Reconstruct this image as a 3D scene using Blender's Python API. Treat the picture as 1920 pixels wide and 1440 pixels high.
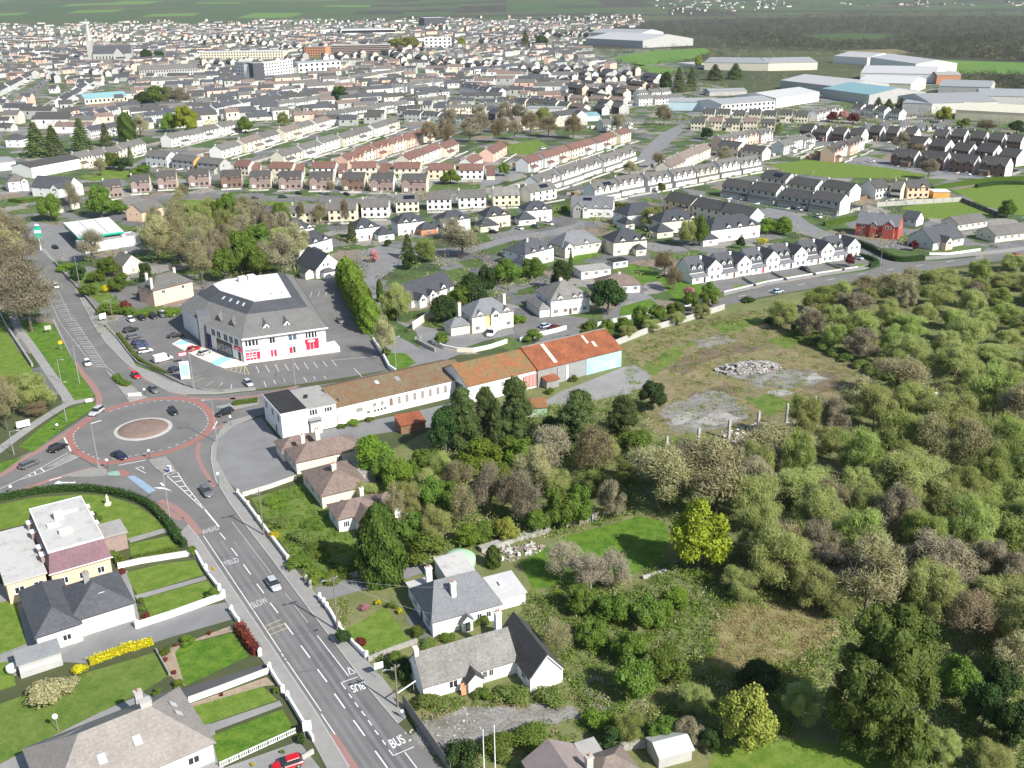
import bpy, math, random
import numpy as np
from mathutils import Vector, Matrix
for _o in list(bpy.data.objects): bpy.data.objects.remove(_o, do_unlink=True)
SC = bpy.context.scene
COL = SC.collection
R = math.radians

# ---------------------------------------------------------------- camera, sky, sun, exposure
F_PX, CAM_H = 1870.0, 95.0                      # focal length in photo pixels (1920 wide), drone height in metres
PITCH, ROLL = math.atan(732 / F_PX), R(0.84)
cam_data = bpy.data.cameras.new('drone_camera'); cam_data.sensor_width = 36.0
cam_data.lens = 36.0 * F_PX / 1920.0; cam_data.clip_start = 1.0; cam_data.clip_end = 40000.0
cam = bpy.data.objects.new('drone_camera', cam_data); COL.objects.link(cam)
cam.matrix_world = Matrix.Translation((0, 0, CAM_H)) @ Matrix.Rotation(math.pi / 2 - PITCH, 4, 'X') @ Matrix.Rotation(-ROLL, 4, 'Z')
SC.camera = cam
SHADOW_AZ, SUN_EL = R(137.0), R(39.0)           # shadows fall to the far left; sun behind the right shoulder
sun_dir = Vector((-math.cos(SHADOW_AZ) * math.cos(SUN_EL), -math.sin(SHADOW_AZ) * math.cos(SUN_EL), math.sin(SUN_EL)))
world = bpy.data.worlds.new('World'); SC.world = world; world.use_nodes = True
_nt = world.node_tree; _nt.nodes.clear()
_sky = _nt.nodes.new('ShaderNodeTexSky'); _sky.sky_type = 'NISHITA'; _sky.sun_disc = False
_sky.sun_elevation = SUN_EL; _sky.sun_rotation = math.atan2(sun_dir.x, sun_dir.y)
_bg = _nt.nodes.new('ShaderNodeBackground'); _bg.inputs['Strength'].default_value = 0.105
_out = _nt.nodes.new('ShaderNodeOutputWorld')
_nt.links.new(_sky.outputs[0], _bg.inputs[0]); _nt.links.new(_bg.outputs[0], _out.inputs[0])
sun_data = bpy.data.lights.new('sun', 'SUN'); sun_data.energy = 5.0; sun_data.angle = R(0.55); sun_data.color = (1.0, 0.955, 0.89)
sun = bpy.data.objects.new('sun', sun_data); COL.objects.link(sun)
sun.rotation_euler = sun_dir.to_track_quat('Z', 'Y').to_euler(); sun.location = (60, -60, 200)
SC.view_settings.view_transform = 'Standard'; SC.view_settings.look = 'None'
SC.view_settings.exposure = 0.56; SC.view_settings.gamma = 1.0
SC.cycles.max_bounces = 6; SC.cycles.diffuse_bounces = 2; SC.cycles.glossy_bounces = 2
SC.cycles.transparent_max_bounces = 4; SC.cycles.transmission_bounces = 2

# ---------------------------------------------------------------- survey: photo pixel -> place on the ground (or at height z)
_ct, _st, _cr, _sr = math.cos(PITCH), math.sin(PITCH), math.cos(ROLL), math.sin(ROLL)
def g(px, py, z=0.0):
    u, v = px - 960.0, py - 720.0
    u2, v2 = u * _cr - v * _sr, u * _sr + v * _cr
    w = F_PX * _st + v2 * _ct
    k = (CAM_H - z) / w
    return Vector((k * u2, k * (F_PX * _ct - v2 * _st), z))
def height_at(p, px, py):                       # height of the point above ground spot p that is seen at photo row py
    v2 = (px - 960.0) * _sr + (py - 720.0) * _cr
    return CAM_H - p.y * (F_PX * _st + v2 * _ct) / (F_PX * _ct - v2 * _st)
def ppm(p): return F_PX / (p.y * _ct + CAM_H * _st)   # photo pixels per metre at ground spot p
def crop(ox, oy, s): return lambda x, y: (ox + x / s, oy + y / s)

# ---------------------------------------------------------------- materials
def srgb(r, g_, b): return tuple(((c / 255) / 12.92 if c / 255 <= .04045 else ((c / 255 + .055) / 1.055) ** 2.4) for c in (r, g_, b)) + (1,)
MATS = {}
def mat(name, col, rough=.85, var=.12, scale=.6, fine=9.0, bump=0.0, col2=None, metal=0.0, spec=.3, thresh=None, space='Object', rnd=0.0):
    m = bpy.data.materials.new(name); m.use_nodes = True; MATS[name] = m
    nt = m.node_tree; N, L = nt.nodes, nt.links
    b = N['Principled BSDF']; b.inputs['Roughness'].default_value = rough; b.inputs['Metallic'].default_value = metal
    b.inputs['Specular IOR Level'].default_value = spec
    col = tuple(col[:3]) + (1,)
    tc = N.new('ShaderNodeTexCoord')
    if space == 'World':
        ge = N.new('ShaderNodeNewGeometry'); co = ge.outputs['Position']
    else: co = tc.outputs['Object']
    n1 = N.new('ShaderNodeTexNoise'); n1.inputs['Scale'].default_value = scale; n1.inputs['Detail'].default_value = 5; n1.inputs['Roughness'].default_value = .65
    n2 = N.new('ShaderNodeTexNoise'); n2.inputs['Scale'].default_value = fine; n2.inputs['Detail'].default_value = 3
    L.new(co, n1.inputs['Vector']); L.new(co, n2.inputs['Vector'])
    mx = N.new('ShaderNodeMath'); mx.operation = 'MULTIPLY_ADD'; mx.inputs[1].default_value = .65
    L.new(n1.outputs['Fac'], mx.inputs[0])
    m3 = N.new('ShaderNodeMath'); m3.operation = 'MULTIPLY'; m3.inputs[1].default_value = .35
    L.new(n2.outputs['Fac'], m3.inputs[0]); L.new(m3.outputs[0], mx.inputs[2])
    cr = N.new('ShaderNodeValToRGB'); e = cr.color_ramp.elements
    if col2 is None:
        lo = tuple(c * (1 - var) for c in col[:3]) + (1,); hi = tuple(min(1, c * (1 + var)) for c in col[:3]) + (1,)
        e[0].position, e[1].position = .3, .7
    else:
        lo, hi = col, tuple(col2[:3]) + (1,)
        t = thresh or (.42, .6); e[0].position, e[1].position = t
    e[0].color, e[1].color = lo, hi
    L.new(mx.outputs[0], cr.inputs[0])
    out = cr.outputs[0]
    if rnd:
        oi = N.new('ShaderNodeObjectInfo'); hs = N.new('ShaderNodeHueSaturation')
        mr = N.new('ShaderNodeMapRange'); mr.inputs['To Min'].default_value = 1 - rnd; mr.inputs['To Max'].default_value = 1 + rnd
        L.new(oi.outputs['Random'], mr.inputs[0]); L.new(mr.outputs[0], hs.inputs['Value']); L.new(out, hs.inputs['Color']); out = hs.outputs[0]
    L.new(out, b.inputs['Base Color'])
    if bump:
        bp = N.new('ShaderNodeBump'); bp.inputs['Strength'].default_value = bump; bp.inputs['Distance'].default_value = .05
        L.new(n2.outputs['Fac'], bp.inputs['Height']); L.new(bp.outputs[0], b.inputs['Normal'])
    return m
def roofmat(name, col, course=.32, var=.18, streak=0.25, rough=.75, col2=None, ribs=False, wear=None, rnd=.1):
    # tiles or slates: courses drawn as fine relief and per-course tone, plus patchy weathering
    m = mat(name, col, rough, var, .35, 4.0, col2=col2, thresh=wear, rnd=rnd)
    nt = m.node_tree; N, L = nt.nodes, nt.links
    b = N['Principled BSDF']
    tc = N.new('ShaderNodeTexCoord'); sp = N.new('ShaderNodeSeparateXYZ')
    L.new(tc.outputs['Object'], sp.inputs[0])
    w = N.new('ShaderNodeMath'); w.operation = 'MULTIPLY'; w.inputs[1].default_value = 1.0 / course
    if ribs:
        ad = N.new('ShaderNodeMath'); ad.operation = 'ADD'; L.new(sp.outputs['X'], ad.inputs[0]); ad.inputs[1].default_value = 0.0; L.new(ad.outputs[0], w.inputs[0])
    else: L.new(sp.outputs['Z'], w.inputs[0])
    fr = N.new('ShaderNodeMath'); fr.operation = 'FRACT'; L.new(w.outputs[0], fr.inputs[0])
    bp = N.new('ShaderNodeBump'); bp.inputs['Strength'].default_value = .55; bp.inputs['Distance'].default_value = .06
    L.new(fr.outputs[0], bp.inputs['Height']); L.new(bp.outputs[0], b.inputs['Normal'])
    if streak:
        src = b.inputs['Base Color'].links[0].from_socket
        vo = N.new('ShaderNodeTexWhiteNoise'); vo.noise_dimensions = '3D'
        mp = N.new('ShaderNodeVectorMath'); mp.operation = 'MULTIPLY'; mp.inputs[1].default_value = (3.2, 3.2, 1.0 / course)
        fl = N.new('ShaderNodeVectorMath'); fl.operation = 'FLOOR'
        L.new(tc.outputs['Object'], mp.inputs[0]); L.new(mp.outputs[0], fl.inputs[0]); L.new(fl.outputs[0], vo.inputs['Vector'])
        mr = N.new('ShaderNodeMapRange'); mr.inputs['To Min'].default_value = 1 - streak; mr.inputs['To Max'].default_value = 1 + streak
        L.new(vo.outputs['Value'], mr.inputs[0])
        mu = N.new('ShaderNodeVectorMath'); mu.operation = 'SCALE'
        L.new(src, mu.inputs[0]); L.new(mr.outputs[0], mu.inputs['Scale']); L.new(mu.outputs[0], b.inputs['Base Color'])
    return m
def leafmat(name, a, b_, trans=.28, rnd=.22):
    m = bpy.data.materials.new(name); m.use_nodes = True; MATS[name] = m
    nt = m.node_tree; N, L = nt.nodes, nt.links
    p = N['Principled BSDF']; p.inputs['Roughness'].default_value = .65; p.inputs['Specular IOR Level'].default_value = .25
    at = N.new('ShaderNodeAttribute'); at.attribute_name = 'rnd'
    mx = N.new('ShaderNodeMix'); mx.data_type = 'RGBA'
    L.new(at.outputs['Fac'], mx.inputs[0]); mx.inputs[6].default_value = tuple(a[:3]) + (1,); mx.inputs[7].default_value = tuple(b_[:3]) + (1,)
    oi = N.new('ShaderNodeObjectInfo'); hs = N.new('ShaderNodeHueSaturation')
    mr = N.new('ShaderNodeMapRange'); mr.inputs['To Min'].default_value = 1 - rnd; mr.inputs['To Max'].default_value = 1 + rnd
    L.new(oi.outputs['Random'], mr.inputs[0]); L.new(mr.outputs[0], hs.inputs['Value'])
    m2 = N.new('ShaderNodeMapRange'); m2.inputs['To Min'].default_value = .485; m2.inputs['To Max'].default_value = .515
    L.new(oi.outputs['Random'], m2.inputs[0]); L.new(m2.outputs[0], hs.inputs['Hue'])
    L.new(mx.outputs[2], hs.inputs['Color']); L.new(hs.outputs[0], p.inputs['Base Color'])
    if trans:
        t = N.new('ShaderNodeBsdfTranslucent'); L.new(hs.outputs[0], t.inputs['Color'])
        ms = N.new('ShaderNodeMixShader'); ms.inputs[0].default_value = trans
        L.new(p.outputs[0], ms.inputs[1]); L.new(t.outputs[0], ms.inputs[2])
        L.new(ms.outputs[0], N['Material Output'].inputs['Surface'])
    return m
def M(n): return MATS[n]

mat('asphalt', (.158, .155, .148), .9, .25, .12, 6, bump=.15, space='World')
mat('asphalt_dark', (.075, .076, .08), .9, .25, .1, 6, bump=.15, space='World')
mat('asphalt_pale', (.2, .2, .2), .92, .22, .15, 6, bump=.15, space='World')
mat('pavement', (.27, .265, .25), .92, .16, .35, 5, bump=.1, space='World')
mat('kerb_stone', (.36, .355, .34), .9, .15, .8, 6)
mat('red_surface', (.3, .165, .145), .92, .3, .5, 4, col2=(.25, .2, .185), thresh=(.45, .75), bump=.1, space='World')
mat('red_ring', (.3, .13, .108), .92, .25, .5, 4, col2=(.27, .165, .145), thresh=(.4, .75), bump=.1, space='World')
mat('blue_surface', (.24, .34, .43), .92, .2, .6, 5, space='World')
mat('green_surface', (.24, .38, .31), .92, .3, .6, 5, space='World')
mat('paint_white', (.72, .72, .7), .8, .14, 1.0, 8, space='World')
mat('paint_worn', (.45, .45, .44), .85, .3, 1.2, 5, space='World')
mat('paint_yellow', (.55, .47, .22), .85, .25, 1.2, 6, space='World')
mat('paint_cream', (.78, .72, .58), .85, .12, .8, 6, space='World')
mat('paint_aqua', (.33, .6, .62), .85, .12, .8, 6, space='World')
mat('lawn', (.085, .155, .014), .95, .3, .5, 2.6, col2=(.15, .21, .034), thresh=(.42, .58), bump=.4, space='World')
mat('lawn_deep', (.05, .125, .008), .95, .3, .5, 2.4, col2=(.115, .195, .02), thresh=(.42, .58), bump=.4, space='World')
mat('lawn_rough', (.06, .125, .014), .95, .3, .3, 1.6, col2=(.16, .2, .045), thresh=(.36, .66), bump=.7, space='World')
mat('concrete_yard', (.3, .295, .28), .92, .3, .12, 3, col2=(.2, .2, .195), thresh=(.35, .65), bump=.2, space='World')
mat('gravel', (.26, .25, .23), .95, .3, .8, 9, bump=.4, space='World')
mat('soil_bed', (.3, .24, .17), .95, .3, .9, 6, bump=.4, space='World')
mat('paving_red', (.33, .2, .15), .92, .2, .5, 5, space='World')
mat('white_render', (.74, .735, .705), .85, .05, .3, 5)
mat('white_stained', (.78, .78, .75), .88, .2, .25, 3, col2=(.6, .59, .56), thresh=(.55, .8))
mat('off_white', (.58, .57, .53), .88, .08, .3, 5)
mat('cream_render', (.74, .66, .47), .88, .06, .3, 5)
mat('cream_pale', (.68, .63, .5), .88, .06, .3, 5)
mat('yellow_render', (.76, .62, .22), .88, .06, .3, 5)
mat('peach_render', (.74, .53, .36), .88, .06, .3, 5)
mat('pink_render', (.74, .5, .4), .88, .06, .3, 5)
mat('orange_render', (.68, .36, .1), .88, .08, .3, 5)
mat('blue_render', (.5, .64, .68), .88, .06, .3, 5)
mat('grey_render', (.42, .42, .4), .9, .14, .4, 5)
mat('stone_wall', (.33, .32, .29), .95, .4, 1.6, 6, bump=.5)
mat('brick_pink', (.3, .225, .205), .9, .18, 1.2, 12)
mat('brick_brown', (.2, .13, .1), .9, .2, 1.2, 12)
mat('brick_red', (.42, .1, .075), .9, .15, .8, 12)
mat('brick_orange', (.5, .24, .14), .9, .15, .8, 12)
roofmat('slate_blue', (.05, .054, .063), .28, .2, .14)
roofmat('slate_mid', (.075, .079, .088), .28, .2, .14)
roofmat('slate_pale', (.165, .172, .182), .26, .14, .1)
roofmat('tile_grey', (.135, .13, .12), .33, .2, .16)
roofmat('tile_grey_dark', (.075, .073, .07), .33, .22, .16)
roofmat('tile_brown', (.185, .14, .118), .33, .25, .16)
roofmat('tile_brown_light', (.19, .155, .13), .33, .2, .12)
roofmat('tile_red', (.165, .092, .074), .33, .22, .16)
roofmat('tile_pinkish', (.255, .235, .213), .33, .16, .1)
roofmat('tile_mauve', (.17, .1, .115), .3, .14, .12)
roofmat('mansard_grey', (.185, .182, .172), .3, .16, .12)
roofmat('tile_lichen', (.145, .142, .132), .33, .25, .14, col2=(.27, .262, .245), wear=(.35, .68))
roofmat('rust_sheet', (.17, .06, .034), .16, .3, .2, col2=(.37, .125, .052), ribs=True, wear=(.3, .7))
roofmat('rust_moss', (.33, .105, .045), .16, .3, .2, col2=(.17, .15, .07), ribs=True, wear=(.36, .6))
roofmat('brown_sheet', (.2, .095, .048), .16, .3, .2, col2=(.17, .155, .095), ribs=True, wear=(.34, .62))
roofmat('sheet_grey', (.3, .31, .31), .3, .12, .05, ribs=True, rough=.5)
roofmat('sheet_white', (.47, .47, .46), .35, .08, .04, ribs=True, rough=.5)
roofmat('sheet_cream', (.62, .59, .46), .35, .08, .04, ribs=True, rough=.5)
roofmat('sheet_teal', (.19, .33, .35), .35, .08, .04, ribs=True, rough=.5)
roofmat('sheet_black', (.03, .032, .035), .3, .2, .05, ribs=True, rough=.6)
roofmat('sheet_mauve', (.27, .225, .21), .3, .12, .06, ribs=True)
mat('flat_roof_white', (.47, .465, .445), .9, .2, .35, 2.5, col2=(.25, .245, .23), thresh=(.5, .72))
mat('flat_roof_grey', (.33, .32, .3), .92, .25, .4, 3, col2=(.2, .2, .19), thresh=(.5, .75))
mat('flat_roof_black', (.03, .03, .032), .9, .3, .3, 3)
mat('flat_roof_clean', (.6, .6, .59), .8, .05, .2, 3)
mat('glass_dark', (.025, .03, .035), .12, .2, .8, 3, spec=.6)
mat('glass_blue', (.1, .13, .16), .1, .2, .8, 3, spec=.6)
mat('glass_roof', (.55, .6, .63), .15, .1, .8, 3, spec=.6)
mat('frame_white', (.78, .78, .77), .5, .04)
mat('frame_dark', (.05, .05, .055), .5, .1)
mat('trim_white', (.77, .77, .75), .6, .06)
mat('trim_grey', (.3, .3, .31), .6, .08)
mat('door_brown', (.14, .07, .04), .5, .2); mat('door_red', (.45, .02, .02), .4, .1); mat('door_dark', (.03, .035, .045), .5, .2)
mat('clay_pot', (.45, .2, .11), .85, .15)
mat('solar', (.012, .016, .03), .2, .3, spec=.6)
mat('metal_galv', (.42, .43, .44), .45, .1, metal=.4)
mat('metal_dark', (.06, .06, .065), .5, .15)
mat('timber_pole', (.19, .165, .135), .9, .25, 1.0, 8)
mat('timber_grey', (.27, .25, .225), .92, .25, 1.2, 8)
mat('timber_brown', (.22, .13, .08), .9, .25, 1.2, 8)
mat('concrete', (.42, .41, .38), .92, .18, .5, 6, bump=.2)
mat('concrete_dark', (.27, .265, .25), .92, .25, .5, 6, bump=.2)
mat('rubber', (.012, .012, .013), .8, .2); mat('rim', (.4, .4, .41), .35, .05, metal=.6)
for n, c in dict(white=(.78, .78, .78), silver=(.42, .44, .46), grey=(.12, .125, .135), black=(.012, .012, .014), navy=(.015, .02, .05), blue=(.03, .06, .16), red=(.5, .012, .018), maroon=(.14, .012, .015), paleblue=(.42, .52, .62), green=(.02, .06, .045)).items():
    mat('car_' + n, c, .28, .03, spec=.55)
mat('lamp_glass', (.7, .7, .68), .15, .02); mat('lamp_red', (.35, .01, .01), .25, .05)
mat('sign_red', (.62, .02, .06), .6, .05); mat('sign_green', (.02, .38, .26), .5, .05); mat('sign_blue', (.03, .1, .42), .5, .05)
mat('sign_yellow', (.8, .42, .02), .55, .06); mat('sign_white', (.78, .78, .77), .55, .04); mat('sign_navy', (.02, .025, .12), .4, .1)
mat('teal_paint', (.28, .55, .58), .7, .2, .3, 4, col2=(.45, .6, .6))
mat('skin', (.5, .3, .22), .6, .05); mat('hair_dark', (.03, .02, .015), .7, .1); mat('denim', (.05, .08, .2), .85, .1); mat('shirt_pale', (.6, .66, .75), .85, .06)
leafmat('leaf_willow', (.26, .315, .085), (.5, .55, .2), .48, .2)
leafmat('leaf_fresh', (.125, .205, .02), (.235, .335, .045), .42)
leafmat('leaf_mid', (.1, .17, .022), (.2, .28, .05), .42)
leafmat('leaf_dark', (.024, .058, .014), (.06, .105, .022), .2)
leafmat('leaf_conifer', (.04, .068, .018), (.125, .165, .045), .25)
leafmat('leaf_cypress', (.035, .075, .01), (.1, .16, .024), .22)
leafmat('leaf_lime', (.21, .275, .016), (.38, .44, .045), .35)
leafmat('leaf_yellow', (.2, .225, .035), (.34, .35, .075), .3)
leafmat('leaf_gold', (.46, .4, .01), (.6, .54, .02), .25)
leafmat('leaf_red', (.11, .02, .018), (.2, .04, .03), .2)
leafmat('blossom_pink', (.42, .16, .17), (.55, .3, .3), .25)
leafmat('twig_grey', (.165, .142, .092), (.31, .275, .19), .1, .22)
leafmat('twig_olive', (.22, .205, .1), (.38, .355, .185), .1, .18)
leafmat('twig_brown', (.15, .112, .062), (.24, .188, .115), .1, .18)
leafmat('twig_pale', (.26, .23, .15), (.38, .345, .24), .1, .15)
leafmat('dry_grass', (.26, .2, .09), (.42, .35, .17), .25, .15)
leafmat('leaf_fir', (.045, .085, .014), (.165, .22, .042), .3, .1)
leafmat('leaf_wood', (.035, .033, .022), (.085, .075, .048), .1, .1)  # dark wood tone that also holds the cloud shade of the far right
leafmat('leaf_wood_green', (.028, .04, .018), (.06, .075, .032), .1, .1)  # greener wood tone with the same cloud shade mixed in
leafmat('bramble', (.125, .185, .035), (.245, .31, .085), .42, .2)
mat('bark', (.13, .11, .085), .95, .3, 2.0, 9); mat('bark_pale', (.3, .27, .22), .95, .25, 2.0, 9)

# ---------------------------------------------------------------- mesh helpers
class MB:
    def __init__(s): s.v, s.f, s.m = [], [], []
    def add(s, vs, fs, mi=0):
        o = len(s.v); s.v += [tuple(p) for p in vs]; s.f += [tuple(i + o for i in f) for f in fs]; s.m += [mi] * len(fs); return s
    def box(s, x0, y0, z0, x1, y1, z1, mi=0):
        return s.add([(x0, y0, z0), (x1, y0, z0), (x1, y1, z0), (x0, y1, z0), (x0, y0, z1), (x1, y0, z1), (x1, y1, z1), (x0, y1, z1)],
                     [(3, 2, 1, 0), (4, 5, 6, 7), (0, 1, 5, 4), (1, 2, 6, 5), (2, 3, 7, 6), (3, 0, 4, 7)], mi)
    def prism(s, poly, z0, z1, mi=0, cap=True):          # poly: ccw xy points
        n = len(poly); vs = [(p[0], p[1], z0) for p in poly] + [(p[0], p[1], z1) for p in poly]
        fs = [(i, (i + 1) % n, n + (i + 1) % n, n + i) for i in range(n)]
        if cap: fs += [tuple(range(n, 2 * n)), tuple(range(n - 1, -1, -1))]
        return s.add(vs, fs, mi)
    def extrude_x(s, prof, x0, x1, mi=0):                # prof: (y,z) closed
        n = len(prof); vs = [(x0, p[0], p[1]) for p in prof] + [(x1, p[0], p[1]) for p in prof]
        return s.add(vs, [(i, (i + 1) % n, n + (i + 1) % n, n + i) for i in range(n)] + [tuple(range(n - 1, -1, -1)), tuple(range(n, 2 * n))], mi)
    def extrude_y(s, prof, y0, y1, mi=0):                # prof: (x,z) closed
        n = len(prof); vs = [(p[0], y0, p[1]) for p in prof] + [(p[0], y1, p[1]) for p in prof]
        return s.add(vs, [(i, (i + 1) % n, n + (i + 1) % n, n + i) for i in range(n)] + [tuple(range(n - 1, -1, -1)), tuple(range(n, 2 * n))], mi)
    def cyl(s, x, y, z0, z1, r0, r1=None, n=10, mi=0):
        r1 = r0 if r1 is None else r1
        vs = [(x + r0 * math.cos(2 * math.pi * i / n), y + r0 * math.sin(2 * math.pi * i / n), z0) for i in range(n)]
        vs += [(x + r1 * math.cos(2 * math.pi * i / n), y + r1 * math.sin(2 * math.pi * i / n), z1) for i in range(n)]
        return s.add(vs, [(i, (i + 1) % n, n + (i + 1) % n, n + i) for i in range(n)] + [tuple(range(n, 2 * n)), tuple(range(n - 1, -1, -1))], mi)
    def tube(s, a, b, r0, r1=None, n=6, mi=0):
        a, b = Vector(a), Vector(b); r1 = r0 if r1 is None else r1
        d = (b - a).normalized(); t = d.orthogonal().normalized(); c = d.cross(t)
        vs = [a + (t * math.cos(2 * math.pi * i / n) + c * math.sin(2 * math.pi * i / n)) * r0 for i in range(n)]
        vs += [b + (t * math.cos(2 * math.pi * i / n) + c * math.sin(2 * math.pi * i / n)) * r1 for i in range(n)]
        return s.add(vs, [(i, (i + 1) % n, n + (i + 1) % n, n + i) for i in range(n)] + [tuple(range(n, 2 * n)), tuple(range(n - 1, -1, -1))], mi)
    def lathe(s, prof, n=12, mi=0, x=0, y=0):            # prof: (r,z) bottom to top
        vs = []
        for r, z in prof: vs += [(x + r * math.cos(2 * math.pi * i / n), y + r * math.sin(2 * math.pi * i / n), z) for i in range(n)]
        fs = [(k * n + i, k * n + (i + 1) % n, (k + 1) * n + (i + 1) % n, (k + 1) * n + i) for k in range(len(prof) - 1) for i in range(n)]
        fs += [tuple(range((len(prof) - 1) * n, len(prof) * n)), tuple(range(n - 1, -1, -1))]
        return s.add(vs, fs, mi)
    def mesh(s, name, mats, smooth=False):
        me = bpy.data.meshes.new(name); me.from_pydata(s.v, [], s.f)
        for m in (mats if isinstance(mats, (list, tuple)) else [mats]): me.materials.append(M(m) if isinstance(m, str) else m)
        if len(me.materials) > 1: me.polygons.foreach_set('material_index', s.m)
        if smooth: me.polygons.foreach_set('use_smooth', [True] * len(me.polygons))
        me.update(); return me
CACHE = {}
def cached(key, fn):
    if key not in CACHE: CACHE[key] = fn()
    return CACHE[key]
def ob(name, me, parent=None, loc=(0, 0, 0), rz=0.0, scale=None, label=None, cat=None, group=None, kind=None, rot=None):
    o = bpy.data.objects.new(name, me); COL.objects.link(o)
    o.location = loc
    if rot is not None: o.rotation_euler = rot
    elif rz: o.rotation_euler = (0, 0, rz)
    if scale is not None: o.scale = scale if not isinstance(scale, (int, float)) else (scale,) * 3
    if parent is not None: o.parent = parent
    if label: o['label'] = label
    if cat: o['category'] = cat
    if group: o['group'] = group
    if kind: o['kind'] = kind
    return o
def empty(name, loc, rz=0.0, label=None, cat=None, group=None): return ob(name, None, None, loc, rz, None, label, cat, group)
def paint(o, m):                                          # object-level material so copies can share a mesh
    o.material_slots[0].link = 'OBJECT'; o.material_slots[0].material = M(m); return o
ORD = ['first', 'second', 'third', 'fourth', 'fifth', 'sixth', 'seventh', 'eighth', 'ninth', 'tenth', 'eleventh', 'twelfth', 'thirteenth', 'fourteenth', 'fifteenth', 'sixteenth', 'seventeenth', 'eighteenth', 'nineteenth', 'twentieth']
def nth(i):
    if i < 20: return ORD[i]
    n = i + 1; return str(n) + ('th' if 10 <= n % 100 <= 20 else {1: 'st', 2: 'nd', 3: 'rd'}.get(n % 10, 'th'))
def ccw(pts):
    a = sum(pts[i][0] * pts[(i + 1) % len(pts)][1] - pts[(i + 1) % len(pts)][0] * pts[i][1] for i in range(len(pts)))
    return pts if a > 0 else pts[::-1]
PATCHES = []
def patch(name, px, m, z=.02, parent=None, thick=None, kind='structure', label=None, cat=None, jag=0):
    PATCHES.append((name, px))
    pts = ccw([tuple(g(*p)[:2]) for p in px])
    if jag:                                               # ragged, overgrown outline
        rj = random.Random(len(PATCHES)); out = []
        for i, a in enumerate(pts):
            c = pts[(i + 1) % len(pts)]; n = max(2, int(math.dist(a, c) / (jag * 1.1)))
            out += [(a[0] + (c[0] - a[0]) * k / n + rj.gauss(0, jag * .4), a[1] + (c[1] - a[1]) * k / n + rj.gauss(0, jag * .4)) for k in range(n)]
        pts = out
    b = MB()
    if thick: b.prism(pts, z - thick, z)
    else: b.add([(x, y, z) for x, y in pts], [tuple(range(len(pts)))])
    return ob(name, b.mesh(name, m), parent, kind=None if parent else kind, label=label, cat=cat)
def strip_pts(pts, w):                                    # world polyline -> band polygon
    L_, R_ = [], []
    for i, p in enumerate(pts):
        d = (pts[min(i + 1, len(pts) - 1)] - pts[max(i - 1, 0)]); d.z = 0; d.normalize(); n = Vector((-d.y, d.x, 0))
        L_.append(p + n * w / 2); R_.append(p - n * w / 2)
    return L_, R_
def band(name, px, w, m, z=.03, parent=None, kind='structure'):
    L_, R_ = strip_pts([g(*p) for p in px], w); b = MB(); n = len(L_)
    b.add([(p.x, p.y, z) for p in L_] + [(p.x, p.y, z) for p in R_], [(n + i, n + i + 1, i + 1, i) for i in range(n - 1)])
    return ob(name, b.mesh(name, m), parent, kind=None if parent else kind)
def smooth_px(px, k=6):                                   # Catmull-Rom through photo points
    out = []
    for i in range(len(px) - 1):
        p0, p1, p2, p3 = px[max(i - 1, 0)], px[i], px[i + 1], px[min(i + 2, len(px) - 1)]
        for j in range(k):
            t = j / k
            out.append(tuple(.5 * ((2 * p1[a]) + (-p0[a] + p2[a]) * t + (2 * p0[a] - 5 * p1[a] + 4 * p2[a] - p3[a]) * t * t + (-p0[a] + 3 * p1[a] - 3 * p2[a] + p3[a]) * t ** 3) for a in (0, 1)))
    return out + [px[-1]]
# ================================================================ GROUND AND ROADS
c1, c2, c3, c4 = crop(100, 700, 5.647), crop(0, 600, 5.647), crop(0, 840, 5.647), crop(300, 900, 5.647)
c5, c6, c7, c8 = crop(400, 1080, 5.647), crop(560, 1185, 5.647), crop(200, 540, 5.647), crop(400, 600, 5.647)
d1, d2, d3, d4 = crop(320, 500, 5.647), crop(0, 380, 5.647), crop(480, 660, 5.647), crop(820, 600, 4.8)
d5, d6, d7, d8 = crop(540, 780, 5.647), crop(600, 1010, 4.0), crop(1000, 1180, 5.647), crop(0, 1180, 4.0)
x3 = crop(0, 1080, 3.0)
def cp(c, *pts): return [c(*p) for p in pts]

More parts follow.
